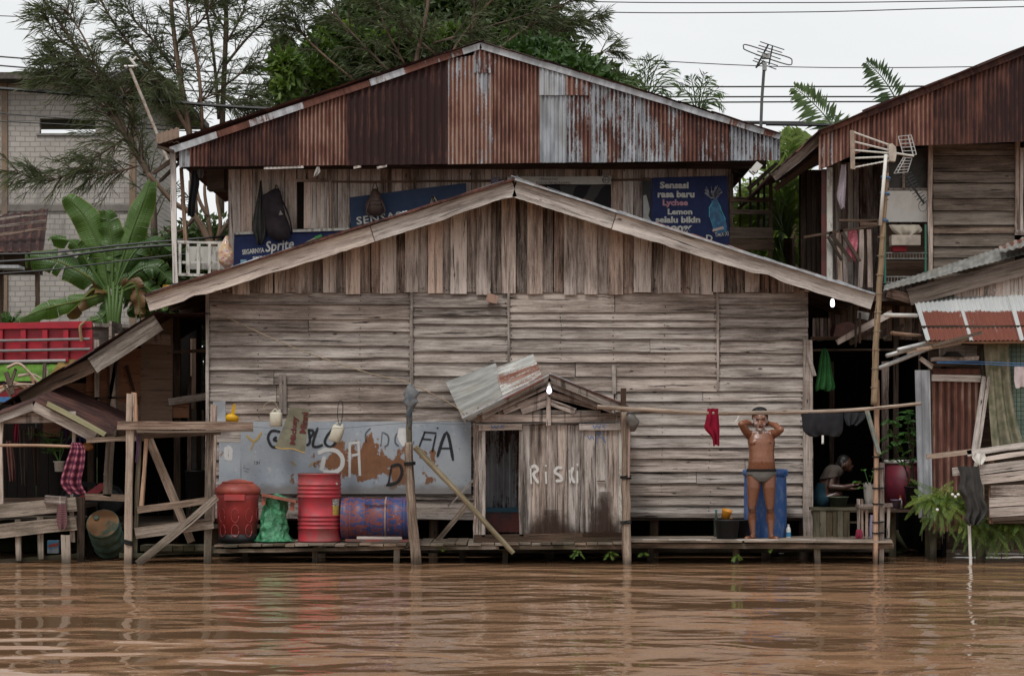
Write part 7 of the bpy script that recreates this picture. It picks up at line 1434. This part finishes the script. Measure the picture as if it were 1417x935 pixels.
cloth('raincoat', [(250, 360, 362), (270, 357, 364), (300, 351, 367), (318, 349, 369), (330, 354, 366), (337, 355, 362)], YU-.12, cloth_mat('dark_grey_coat', (.045, .046, .042), (.065, .063, .058)), 'dark grey coat hanging left of the black backpack', 'coat', 3, .04, depth=.06)
bg_ = thing('shoulder_bag', 'brown leather bag hanging in front of the blue grey banner', 'bag', P(520, 300, YU-.1)); lc = paint('brown_leather', (.075, .042, .032), (.05, .03, .024), .5, 8)
bag_blob('body', [(262, 517, 522), (272, 512, 528), (284, 507, 532), (293, 507, 532), (299, 513, 527)], YU-.1, .2, lc, bg_); bag_blob('flap', [(276, 513, 527), (282, 509, 530), (288, 514, 526)], YU-.22, .09, lc, bg_)
mb = MB(); mb.tube(spline([P(514, 268, YU-.1), P(519, 252, YU-.05), P(524, 268, YU-.1)], 5), .008, 5); mb.tube(spline([P(511, 280, YU-.3), P(507, 292, YU-.3), P(511, 301, YU-.28)], 4), .012, 5); mb.tube(spline([P(528, 278, YU-.3), P(533, 290, YU-.3), P(530, 298, YU-.28)], 4), .010, 5); mb.build('strap', lc, bg_)
cr_ = NT('crumpled_pink_plastic'); v_ = cr_.vor(cr_.vec(cr_.obj(), (16, 16, 16)), 1); vn = cr_.noise(cr_.obj(), 13, 3); col = cr_.ramp(vn, [(.3, (.42, .05, .05)), (.42, (.46, .28, .24)), (.5, (.45, .30, .12)), (.58, (.52, .42, .38)), (.7, (.30, .04, .05))]); cr_.bump(v_, .6, .02); cr_.fin(col, .25, 0, .6)
sb = bag_blob('plastic_bag', [(327, 314, 317), (335, 309, 319), (350, 303, 324), (362, 304, 325), (369, 309, 321), (373, 313, 318)], YG+.05, .22, cr_.m, None); tag(sb, 'full pinkish transparent plastic bag hanging at the porch railing end', 'bag')
cloth('trousers', [(236, 265, 274), (255, 264, 276), (280, 261, 271), (300, 260, 270)], YG+.5, cloth_mat('dark_trousers', (.03, .03, .034)), 'dark trousers hanging in the left upper porch', 'trousers', 2, .04, depth=.05)
cloth('grey_cloth', [(234, 273, 281), (240, 272, 282), (246, 274, 280)], YG+.45, cloth_mat('grey_rag', (.14, .14, .14)), 'grey cloth hanging beside the trousers in the upper porch', 'cloth', 2, .03)
cloth('white_rag', [(231, 438, 442), (238, 435, 443), (244, 434, 438)], YG-.05, flat('grey_white_rag', (.30, .28, .26)), 'small white rag hanging under the gable sheet edge', 'rag', 1.5, .02)
cl_ = [(230, 365, 420), (229, 490, 500), (229, 522, 535)]
for y, x0, x1 in cl_: mb = MB(); mb.beam(P(x0, y+3, YG+.02), P(x1, y+1, YG+.02), .03, .03, tone=.8); tag(mb.build('batten', M['fascia'], uh))
wl_ = thing('wall_lamp', 'white lamp fitting hanging under the right end of the upper gable', 'lamp', P(1047, 240, YG-.05))
mb = MB(); mb.beam(P(1040, 240, YG-.06), P(1051, 227, YG-.06), .10, .09); mb.build('housing', M['white'], wl_); mb = MB(); mb.tube(spline([P(1041, 237, YG-.14), P(1046, 240, YG-.14), P(1049, 236, YG-.14)], 4), .008, 5); mb.build('bracket', M['black'], wl_)
cloth('yellow_cloth', [(394, 226, 240), (400, 225, 241), (403, 227, 236)], 1.6, cloth_mat('yellow_tarp', (.40, .22, .03)), 'scrap of yellow tarp lying at the left roof corner', 'cloth', 2, .02)
# ================================================================ antennas behind
an = thing('tv_antenna', 'old television antenna on a thin mast behind the right slope of the upper roof', 'antenna', P(1054, 175, 6)); Y = 6.0
mb = MB(); mb.tube([P(1052, 200, Y), P(1054, 140, Y), P(1057, 98, Y)], .025, 7); mb.build('mast', M['wire'], an)
mb = MB()
for (x0, y0, x1, y1) in ((1052, 58, 1085, 69), (1050, 63, 1082, 73), (1048, 71, 1080, 82), (1046, 76, 1078, 86), (1044, 81, 1076, 91), (1042, 84, 1074, 96)): mb.tube([P(x0, y0, Y-.3), P(x1, y1, Y+.3)], .009, 4)
mb.build('elements', M['wire'], an)
mb = MB(); lp_ = [(1096, 85), (1092, 90), (1062, 81), (1033, 70), (1029, 66), (1032, 62), (1062, 71), (1092, 80), (1096, 85)]; mb.tube(spline([P(*p, Y) for p in lp_], 4), .010, 5); mb.build('folded_dipole', M['wire'], an)
mb = MB(); mb.tube([P(1063, 62, Y), P(1046, 94, Y)], .015, 5); mb.tube([P(1069, 64, Y), P(1064, 90, Y)], .012, 5); mb.tube([P(1046, 94, Y), P(1057, 84, Y)], .012, 5); mb.build('boom', M['cable'], an)
mb = MB(); mb.box(P(1060, 78, Y), (.12, .1, .08)); mb.box(P(1058, 92, Y), (.06, .08, .13)); mb.build('junction_box', M['pipe'], an)
an = thing('tv_antenna', 'tilted television antenna on a leaning white pole at the left before the trees', 'antenna', P(218, 190, 6.5)); Y = 6.5
mb = MB(); mb.tube([P(232, 222, Y), P(216, 182, Y), P(198, 138, Y), P(180, 95, Y)], .024, 7); mb.build('mast', paint('whitish_pole', (.42, .38, .33), (.3, .22, .17)), an)
mb = MB()
for i in range(6): x = 150+i*5; mb.tube([P(x, 102+i*-2.5, Y-.2), P(x+9, 113-i*2.5, Y+.2)], .008, 4)
mb.tube([P(152, 108, Y), P(188, 88, Y)], .012, 5); mb.build('elements', M['wire'], an)
mb = MB(); mb.tube([P(179, 80, Y), P(189, 92, Y)], .02, 5); mb.tube([P(183, 84, Y), P(189, 79, Y)], .018, 5); mb.tube([P(172, 92, Y), P(186, 92, Y)], .02, 5); mb.build('bracket', M['white'], an)
# ================================================================ cables
cabs = [((-60, 74), (300, 100), (700, 118), (1150, 120), (1500, 118), 30, .022, 'second black cable from the top running behind the trees'),
        ((-60, 86), (300, 114), (700, 132), (1150, 134), (1500, 133), 30, .022, 'third black cable running level behind the upper roof'),
        ((-60, 98), (300, 128), (700, 141), (1150, 141), (1500, 140), 30, .022, 'lowest of the three level black cables behind the upper roof'),
        ((-60, 118), (200, 138), (400, 152), (900, 168), (1500, 172), 13, .034, 'thick black cable crossing before the block building'),
        ((-60, 20), (200, 32), (700, 70), (1100, 93), (1500, 90), 34, .014, 'thin cable crossing the sky at the height of the middle antenna'),
        ((600, -4), (800, 16), (1100, 17), (1300, 12), (1500, 8), 36, .016, 'thin cable crossing the right sky just above the paler one below'),
        ((560, -14), (800, 2), (1100, 4), (1300, 2), (1500, -1), 36, .016, 'topmost thin cable along the upper edge of the right sky'),
        ((-60, 152), (200, 172), (400, 182), (600, 190), (700, 200), 15, .012, 'thin cable sagging across the block building below its window lintel'),
        ((-60, 165), (200, 178), (400, 190), (600, 200), (700, 210), 15, .012, 'thin lower cable sagging across the block building'),
        ((-60, 365), (60, 358), (160, 345), (250, 338), (330, 333), 6.6, .022, 'upper of the black cables crossing the banana leaves'),
        ((-60, 352), (60, 350), (160, 340), (250, 332), (330, 326), 6.7, .018, 'topmost thin black cable crossing the banana leaves'),
        ((-60, 382), (60, 374), (160, 362), (250, 352), (330, 345), 6.5, .012, 'lower thin black cable crossing the banana leaves')]
for *pts, Y, r_, lb in cabs: mb = MB(); mb.tube(spline([P(*p, Y) for p in pts], 8), r_, 5); one(mb, 'overhead_cable', M['cable'], lb, 'cable')
mb = MB(); mb.tube(spline([P(1060, 172, 6), P(1200, 174, 6), P(1300, 172, 6)], 4), .025, 5); one(mb, 'overhead_cable', M['cable'], 'short thick cable leaving the right end of the upper roof', 'cable')
# ================================================================ trees
TB = wood('tree_bark', (.03, .022, .016), (.085, .062, .045), (.16, .125, .095))
CL = leaf('needle_green', (.115, .135, .065), (.045, .06, .03), .3, .7)
def casuarina(label, stems, Y, n_need, seed, dens=1.0, length=.26, group=None, spread=1.0):
    """trunks and long limbs with drooping wisps of hair thin needles"""
    g = np.random.default_rng(seed); random.seed(seed); base = P(stems[0][0][0], stems[0][0][1], Y); t = thing('casuarina_tree', label, 'tree', (base.x, Y, 1.2), group)
    k = K(Y); twigs = []
    for si, (pts, r0, r1, leafy) in enumerate([(s[0:-3], s[-3], s[-2], s[-1]) for s in stems]):
        q = spline([P(p[0], p[1], Y+(p[2] if len(p) > 2 else 0)) for p in pts], 6); mb = MB(); mb.tube(q, (r0*k, r1*k), 7); mb.build('trunk' if si == 0 else 'limb', TB, t, True)
        m_ = len(q)
        if not leafy: continue
        nb = int(m_*leafy*dens)
        for i in range(nb):
            f = g.random()**.8*.95+.05; p = q[min(int(f*(m_-1)), m_-2)]; d = (q[min(int(f*(m_-1))+1, m_-1)]-p).normalized(); L = (1.15-f*.65)*g.uniform(.5, 1.15)*spread
            o = Vector(g.normal(size=3)); o.y *= .8; o = (o-d*o.dot(d)).normalized(); dr = (d*.9+o*g.uniform(.5, 1.1)+Vector((0, 0, g.uniform(-.15, .25)))).normalized()
            e = p+dr*L; mdl = lerp(p, e, .55)+Vector((0, 0, .05*L)); twigs.append((p, mdl, e+Vector((0, 0, -.12*L))))
    mb = MB()
    for a, b, c in twigs: mb.tube([a, b, c], (.014, .004), 3, tint=(.3, .3, .3), cap=False)
    mb.build('twigs', TB, t)
    A = np.array([[*a] for a, b, c in twigs]); B = np.array([[*b] for a, b, c in twigs]); C_ = np.array([[*c] for a, b, c in twigs]); n = n_need
    i = g.integers(0, len(twigs), n); f = g.random(n)**.7; p = np.where((f < .55)[:, None], A[i]+(B[i]-A[i])*(f/.55)[:, None], B[i]+(C_[i]-B[i])*((f-.55)/.45)[:, None])
    d = C_[i]-A[i]; d /= np.linalg.norm(d, axis=1)[:, None]+1e-6; dirs = d*.95+g.normal(size=(n, 3))*.42; dirs[:, 2] -= .18; dirs /= np.linalg.norm(dirs, axis=1)[:, None]
    L = length*g.uniform(.5, 1.3, n)[:, None]; sdv = np.cross(dirs, g.normal(size=(n, 3))); sdv /= np.linalg.norm(sdv, axis=1)[:, None]; w_ = .0042
    V = np.stack([p-sdv*w_, p+sdv*w_, p+dirs*L*.6+np.array([0, 0, -.02])+sdv*w_*.7, p+dirs*L+np.array([0, 0, -.06])], 1).reshape(-1, 3); j = np.arange(n)*4
    F = np.stack([j, j+1, j+2, j+3], 1); tt = np.stack([np.clip(g.random(len(twigs))[i]*.7+g.random(n)*.3, 0, 1), g.random(n), g.random(n)], 1); npmesh('needles', V, F, CL, t, tt)
    return t
casuarina('leaning feathery tree spreading left across the block building', [[(214, 330), (207, 245), (175, 190), (130, 110), (95, 50), (60, 0), (30, -40), 5, 1.2, 2.2], [(207, 245), (150, 150), (120, 85), (85, 55), (55, 15), 3, 1, 3.2], [(205, 235), (185, 200), (150, 130), (120, 60), (90, 10), 3, 1, 2.6],
    [(200, 240), (190, 180), (165, 120), (130, 95), (100, 92), (70, 75), 2, .8, 3], [(175, 190), (120, 225), (70, 250), (20, 238), 1.6, .6, 3.4], [(190, 230), (150, 240), (110, 235), 1.6, .6, 3], [(165, 170), (120, 130), (80, 110), (60, 95), 1.6, .6, 3], [(150, 150), (185, 120), (215, 110), (222, 120), 1.5, .6, 3]], 13, 7200, 3, .8, .30, spread=.8)
casuarina('tall feathery tree with a straight dark trunk left of the upper roof', [[(270, 300), (262, 185), (250, 110), (240, 40), (232, -60), 5, 2.5, 1.6], [(262, 185), (225, 120), (185, 70), (150, 20), (130, -20), 3, 1, 3.0], [(280, 180), (275, 100), (262, 30), (255, -40), 3, 1.2, 2.2], [(250, 110), (215, 60), (180, 20), (165, -30), 2, .8, 3], [(262, 150), (300, 130), (330, 150), (350, 140), 1.6, .6, 3],
    [(245, 60), (285, 20), (300, -30), 2, .8, 3], [(255, 140), (215, 125), (185, 100), 1.6, .6, 3]], 14, 5600, 5, .7, .30, spread=.8)
casuarina('feathery tree with a reddish straight trunk rising behind the left roof slope', [[(306, 300), (308, 160), (312, 60), (314, -60), 4.6, 2.8, 1.4], [(303, 165), (296, 80), (285, 10), (280, -30), 2.6, 1.2, 1.8], [(312, 90), (345, 50), (380, 20), (420, -10), 2.2, .8, 2.4], [(313, 60), (335, 20), (345, -20), 1.8, .8, 2.4], [(310, 120), (350, 90), (390, 70), (425, 10), 1.6, .6, 2.4],
    [(312, 40), (290, 10), (280, -20), 1.6, .6, 2.4], [(309, 150), (340, 140), (375, 120), 1.6, .5, 2.2]], 15, 3600, 9, .55, .28, spread=.75)
casuarina('feathery tree rising above the dense dark tree behind the roof peak', [[(560, 200), (575, 90), (590, 20), (600, -60), 4, 2, 2.5], [(560, 120), (500, 60), (460, 15), (430, -30), 2.4, .8, 3], [(600, 120), (640, 50), (690, -10), (720, -40), 2.4, .9, 3], [(640, 120), (700, 60), (760, 20), (820, -20), 2.2, .8, 3], [(700, 110), (750, 60), (790, 35), (832, 26), 1.6, .5, 3], [(560, 90), (530, 30), (520, -20), 2, .8, 3], [(650, 80), (655, 20), (660, -30), 2, .8, 2.6], [(740, 110), (800, 80), (855, 70), 1.2, .5, 1.6],
    [(620, 90), (560, 40), (500, -10), 2, .8, 3], [(500, 120), (430, 60), (400, 20), 2, .8, 2.4], [(600, 60), (700, 30), (800, 0), 1.8, .8, 3]], 15, 8500, 12, .75, .27, spread=.8)
random.seed(77)
def ell(x, y, rx, ry, Y, ryy=None): c = P(x, y, Y); k = K(Y); return (c.x, c.y, c.z, rx*k, (ryy or rx*.8*k), ry*k)
BL = leaf('dark_broad_leaf', (.085, .125, .040), (.030, .050, .018), .22, .5)
dt = thing('broadleaf_tree', 'dense dark green tree filling the sky behind the roof peak', 'tree', (P(600, 0, 18).x, 18, 1.2))
mb = MB(); mb.tube(spline([Vector((P(600, 0, 18).x, 18, 1.1)), P(604, 250, 18), P(598, 150, 18)], 5), (.35, .2), 9); 
mb.build('trunk', TB, dt, True)
for (a, b) in (((598, 160), (480, 100)), ((598, 160), (700, 90)), ((600, 150), (590, 60)), ((600, 170), (790, 120)), ((600, 170), (420, 130))): mb = MB(); mb.tube([P(*a, 18), lerp(P(*a, 18), P(*b, 18), .5)+Vector((0, 0, .3)), P(*b, 18)], (.14, .05), 7); mb.build('limb', TB, dt, True)
crown = [ell(430, 120, 50, 55, 17.5), ell(480, 80, 50, 55, 18.5), ell(540, 40, 70, 60, 19), ell(620, 25, 80, 60, 19), ell(690, 50, 80, 70, 18.5), ell(740, 95, 70, 50, 18), ell(600, 110, 110, 70, 17.5), ell(520, 120, 80, 60, 17.5), ell(790, 112, 55, 26, 17), ell(835, 118, 40, 16, 17), ell(400, 80, 18, 30, 17.5), ell(700, 0, 60, 40, 19), ell(760, 50, 32, 30, 18)]
leaf_cloud('crown', crown, 80000, .20, BL, dt, 4, .4, .42, shell=.35)
lt = thing('broadleaf_tree', 'yellowish green leafy tree at the left edge of the dark crown', 'tree', (P(420, 0, 16).x, 16, 1.2))
mb = MB(); mb.tube([Vector((P(425, 0, 16).x, 16, 1.1)), P(420, 200, 16), P(425, 110, 16)], (.16, .06), 8); mb.build('trunk', TB, lt, True)
leaf_cloud('crown', [ell(396, 105, 20, 26, 14.2), ell(450, 65, 16, 34, 16), ell(392, 85, 14, 16, 14.2), ell(430, 120, 30, 30, 16), ell(540, 60, 26, 20, 16.2), ell(620, 55, 22, 14, 16.3), ell(480, 50, 20, 18, 16.3)], 3600, .22, leaf('yellow_green_leaf', (.15, .22, .045), (.05, .09, .02), .3), lt, 6, .2, .38)
bs = thing('bush', 'glossy rounded bush behind the right roof slope under the palm tops', 'bush', (P(820, 0, 13).x, 13, 1.2))
leaf_cloud('foliage', [ell(780, 118, 50, 38, 13), ell(830, 125, 30, 18, 13), ell(855, 135, 22, 12, 13), ell(740, 110, 50, 50, 13.5)], 16000, .17, leaf('mid_green_leaf', (.06, .12, .03), (.025, .055, .015)), bs, 8, .3, .4)
mb = MB(); mb.tube([Vector((P(800, 0, 13).x, 13, 1.1)), P(800, 200, 13)], .1, 7); mb.build('stem', TB, bs)
# palms
PLM = leaf('palm_leaf', (.085, .135, .036), (.028, .055, .016), .14, .45)
SUN = leaf('sunny_palm_leaf', (.26, .34, .09), (.09, .14, .035), .4, .45)  # lighter copy of the palm leaf, sunlight put into the colour
def palm(label, cx, cy, Y, fronds, seed, lw=.05, ll=.5, trunk=True, nl=30, sp=.75):
    random.seed(seed); t = thing('palm_tree', label, 'palm', (P(cx, cy, Y).x, Y, 1.2))
    if trunk: mb = MB(); mb.tube(spline([Vector((P(cx, cy, Y).x, Y, 1.1)), P(cx+1, cy+120, Y), P(cx, cy, Y)], 5), (.14, .10), 9); mb.build('trunk', TB, t, True)
    for (x, y, dy, sag) in fronds: mb = MB(); frond(mb, P(cx, cy, Y), P(x, y, Y+dy), sag, nl, ll, lw, sp, .3, R(.2, .9), .02, facing=Vector((0, -1, .25))); mb.build('frond', PLM if seed < 25 else SUN, t)
    return t
palm('palm with upright spiky fronds rising behind the right roof slope', 893, 150, 11, [(902, 85, 0, .3), (880, 88, .3, .25), (918, 88, -.3, .3), (938, 100, .2, .3), (946, 122, 0, .35), (892, 82, -.4, .2), (930, 135, -.4, .3), (870, 120, .4, .3)], 21, .034, .34, True, 13, .28)
palm('smaller palm with dark drooping fronds right of the spiky one', 965, 165, 11.5, [(955, 108, 0, .2), (985, 112, .2, .25), (1002, 135, -.2, .35), (1004, 158, .2, .4), (975, 104, -.3, .2), (940, 130, .2, .3)], 22, .034, .30, True, 13, .34)
palm('palm with one broad frond leaning left beyond the tall house roof', 1185, 230, 9, [(1098, 124, 0, .25), (1150, 160, .8, .1)], 23, .075, .46, True, 30, .8)
palm('palm with a single upright frond above the rusty right roof', 1262, 190, 9.5, [(1198, 90, 0, .3), (1300, 150, .8, .2)], 24, .065, .38, True, 26, .8)
palm('leafy palm crown filling the gap between the two upper houses', 1092, 330, 8, [(1060, 250, -.2, .5), (1085, 240, .2, .5), (1110, 255, .1, .5), (1130, 290, 0, .5), (1040, 290, .3, .6), (1030, 340, -.3, .6), (1120, 350, .2, .4), (1060, 370, -.4, .4), (1090, 390, 0, .3), (1010, 310, .2, .6), (1050, 330, 0, .5)], 25, .06, .55)
palm('low yellow green palm behind the open frame', 1045, 400, 9.5, [(1020, 280, 0, .5), (1040, 262, .3, .5), (1062, 280, -.3, .5), (1030, 320, .1, .6), (1075, 330, 0, .5), (1005, 330, .2, .5), (1090, 370, .1, .5)], 26, .06, .5)
palm('light green young palm peeking between the roofs at the right', 1095, 250, 11, [(1082, 190, 0, .3), (1098, 184, .2, .3), (1110, 186, 0, .25), (1085, 215, -.2, .3), (1072, 230, .2, .3)], 27, .07, .35)
hb = thing('bush', 'mass of leaves behind the gap between the upper houses', 'bush', (P(1090, 0, 11).x, 11, 1.2)); leaf_cloud('foliage', [ell(1090, 330, 60, 90, 11.5), ell(1060, 420, 90, 80, 11.5), ell(1040, 320, 50, 60, 12)], 16000, .13, leaf('brightened_leaf', (.26, .36, .08), (.08, .14, .03), .35), hb, 14, .4, .35)  # leaf colour lightened to make up for light lost under the roofs
random.seed(5)
# greenery behind the left porch and truck
lb_ = thing('bush', 'shrubs behind the left upper porch', 'bush', (P(280, 0, 13).x, 13, 1.2)); leaf_cloud('foliage', [ell(290, 350, 60, 40, 13), ell(230, 380, 60, 50, 13), ell(310, 400, 70, 60, 13)], 15000, .17, BL, lb_, 15, .4, .4)
b5 = thing('bush', 'green leaves glimpsed through the gap behind the side shed', 'bush', (P(268, 0, 8).x, 8, 1.2)); leaf_cloud('foliage', [ell(268, 480, 30, 50, 8), ell(268, 600, 25, 50, 8)], 2500, .14, BL, b5, 16)
# bare branches behind porch
bt_ = thing('bare_tree', 'leafless forked branches seen through the left upper porch', 'tree', (P(300, 0, 12).x, 12, 1.2))
mb = MB(); mb.tube(spline([Vector((P(300, 0, 12).x, 12, 1.1)), P(300, 400, 12), P(295, 350, 12), P(270, 300, 12), P(240, 280, 12), P(205, 240, 12)], 5), (.10, .035), 7); mb.build('trunk', TB, bt_, True)
for pts in (((295, 350), (288, 300), (283, 260), (290, 225)), ((295, 350), (305, 310), (300, 270), (310, 240)), ((280, 320), (265, 290), (262, 250)), ((300, 330), (320, 300), (330, 270)), ((270, 300), (250, 320), (228, 318)), ((288, 300), (275, 275), (270, 240))): mb = MB(); mb.tube(spline([P(*p, 12) for p in pts], 4), (.05, .02), 6); mb.build('branch', TB, bt_, True)
g_ = [(x, 48+(i % 3)*4, 2.6+1.2*math.sin(i*1.7), 4.5, 4, 2.6+math.sin(i*2.3)) for i, x in enumerate(np.linspace(-90, 90, 44))]
tag(leaf_cloud('treeline', g_, 26000, .8, BL, None, 31, .3, .5), kind='stuff')
# ================================================================ banana plant
BA = NT('banana_leaf'); r, t, b = BA.tint(); v = BA.sep(BA.uv()); vein = BA.math('SINE', BA.math('MULTIPLY', v[0], 150)); col = BA.mix(r, (.075, .140, .030), (.024, .058, .016)); col = BA.mix(BA.math('MULTIPLY', BA.step(vein, -.2, .9), .3), col, (.11, .20, .045))
col = BA.mix(BA.math('MULTIPLY', BA.step(BA.math('ABSOLUTE', BA.math('SUBTRACT', v[1], .5)), .455, .5), .6), col, (.26, .24, .06)); col = BA.mix(BA.math('SUBTRACT', 1, BA.step(BA.math('ABSOLUTE', BA.math('SUBTRACT', v[1], .5)), .008, .03)), col, (.22, .30, .10))
col = BA.mix(BA.step(t, .85, .9), col, (.15, .085, .035)); BA.bump(vein, .25, .006); BA.fin(col, .42, 0, .4)
tr = BA.n('BsdfTranslucent'); BA.put(tr.inputs[0], BA.mix(1, col, (1.4, 1.5, .5), 'MULTIPLY')); ms = BA.n('MixShader'); ms.inputs[0].default_value = .28; BA.l(BA.b.outputs[0], ms.inputs[1]); BA.l(tr.outputs[0], ms.inputs[2]); BA.l(ms.outputs[0], BA.out.inputs[0])
def banana_leaf(pts, w, tone, Y, tear=.25, face=(0, -1, .3), dead=0, name='leaf', parent=None, wave=.05):
    q = spline([P(p[0], p[1], Y+(p[2] if len(p) > 2 else 0)) for p in pts], 8); m_ = len(q); mb = MB(); F_ = Vector(face).normalized(); Lc = [0]
    for i in range(1, m_): Lc.append(Lc[-1]+(q[i]-q[i-1]).length)
    def fr(i): d = (q[min(i+1, m_-1)]-q[max(i-1, 0)]).normalized(); s_ = d.cross(F_).normalized(); return d, s_, s_.cross(d)
    for sg in (-1, 1):
        i = 0
        while i < m_-1:
            seg = max(1, int(R(2, 9))) if R(0, 1) < .8 else 12; j = min(m_-1, i+seg); gap = R(.0, 1)*tear; ti = (min(1, max(0, tone+R(-.12, .12))), .95 if dead else .3, .5)
            base = len(mb.v); cols = 4; off = R(-.06, .06)*tear*4
            for a in range(i, j+1):
                t_ = a/(m_-1); ww = w/2*(math.sin(math.pi*min(1, .10+.88*t_))**.55)*(1 if a < j or j == m_-1 else 1-gap*.3); d, s_, up = fr(a)
                for c in range(cols+1):
                    x = c/cols; back = -gap*.12*x*(1 if a == j else (-.6 if a == i else 0)); mb.v.append(tuple(q[a]+s_*sg*ww*x+d*(x*.12*w+back)+up*(-.30*w*x*x+wave*x*math.sin(a*.9+sg)+off*x)))
            for a in range(j-i):
                for c in range(cols):
                    o = base+a*(cols+1)+c; u0, u1 = Lc[i+a], Lc[i+a+1]; v0, v1 = .5+sg*c/cols/2, .5+sg*(c+1)/cols/2; mb.face((o, o+1, o+cols+2, o+cols+1), [(u0, v0), (u0, v1), (u1, v1), (u1, v0)], ti)
            i = j
    mb.tube(q, (.028, .008), 6, tint=(.0, .3, .5)); return mb.build(name, BA.m, parent)
bn_ = thing('banana_plant', 'banana plant with big torn green leaves behind the red truck', 'banana plant', P(165, 470, 11.5)); YBn = 11.5
for pts, w_, tn, tear, dead in ((((150, 400), (140, 350), (118, 300), (92, 272)), .55, .15, .1, 0), (((160, 395), (172, 350), (190, 300), (208, 252)), .50, .2, .1, 0), (((155, 400), (156, 350), (152, 318), (146, 292)), .50, .45, .3, 0), (((150, 405), (118, 380), (75, 360), (35, 358)), .52, .7, .5, 0),
                                (((145, 400), (120, 360), (100, 335), (68, 330)), .28, .6, .6, 0), (((165, 400), (190, 375), (215, 370), (238, 392)), .45, .75, .5, 0), (((160, 400), (185, 350), (212, 335), (236, 348)), .42, .8, .5, 0), (((165, 405), (195, 395), (215, 410), (225, 430)), .4, .6, .5, 0), (((150, 405), (130, 400), (110, 420), (92, 436)), .3, .3, .9, 1),
                                (((168, 400), (185, 392), (192, 415), (194, 438)), .3, .3, .9, 1), (((158, 408), (150, 425), (140, 440), (118, 445)), .35, .4, .3, 0), (((160, 395), (164, 380), (158, 360), (150, 345)), .4, .1, .1, 0), (((152, 405), (100, 418), (60, 428), (18, 446, -1)), .34, .1, .2, 0)): banana_leaf(pts, w_, tn, YBn, tear, dead=dead, parent=bn_)
for (x, y0) in ((150, 395), (157, 390), (163, 395), (145, 405), (170, 400)): mb = MB(); mb.tube([Vector((P(157, 0, YBn).x+R(-.1, .1), YBn, 1.2)), P(157+(x-157)*.5, 440, YBn), P(x, y0, YBn)], (.07, .03), 8, tint=(.1, .3, .5)); mb.build('stalk', BA.m, bn_, True)
b2n = thing('banana_plant', 'smaller banana plant tucked behind the left porch post', 'banana plant', P(225, 460, 12.6))
for pts, w_, tn in ((((225, 440), (215, 400), (195, 375), (180, 372)), .4, .6), (((225, 440), (235, 400), (245, 370), (262, 365)), .4, .8), (((225, 445), (205, 430), (190, 425), (176, 432)), .35, .4), (((225, 440), (228, 400), (222, 370), (212, 345)), .38, .7)): banana_leaf(pts, w_, tn, 12.6, .5, parent=b2n)
sp_ = thing('shrub', 'small feathery shrub above the truck side at the left edge', 'shrub', P(12, 450, 11)); mb = MB()
for i in range(8): c = P(12, 452, 11); frond(mb, c, c+Vector((R(-.15, .25), R(-.1, .1), R(.1, .35))), .03, 10, .1, .035, stem=.005)
mb.build('leaves', GL, sp_)
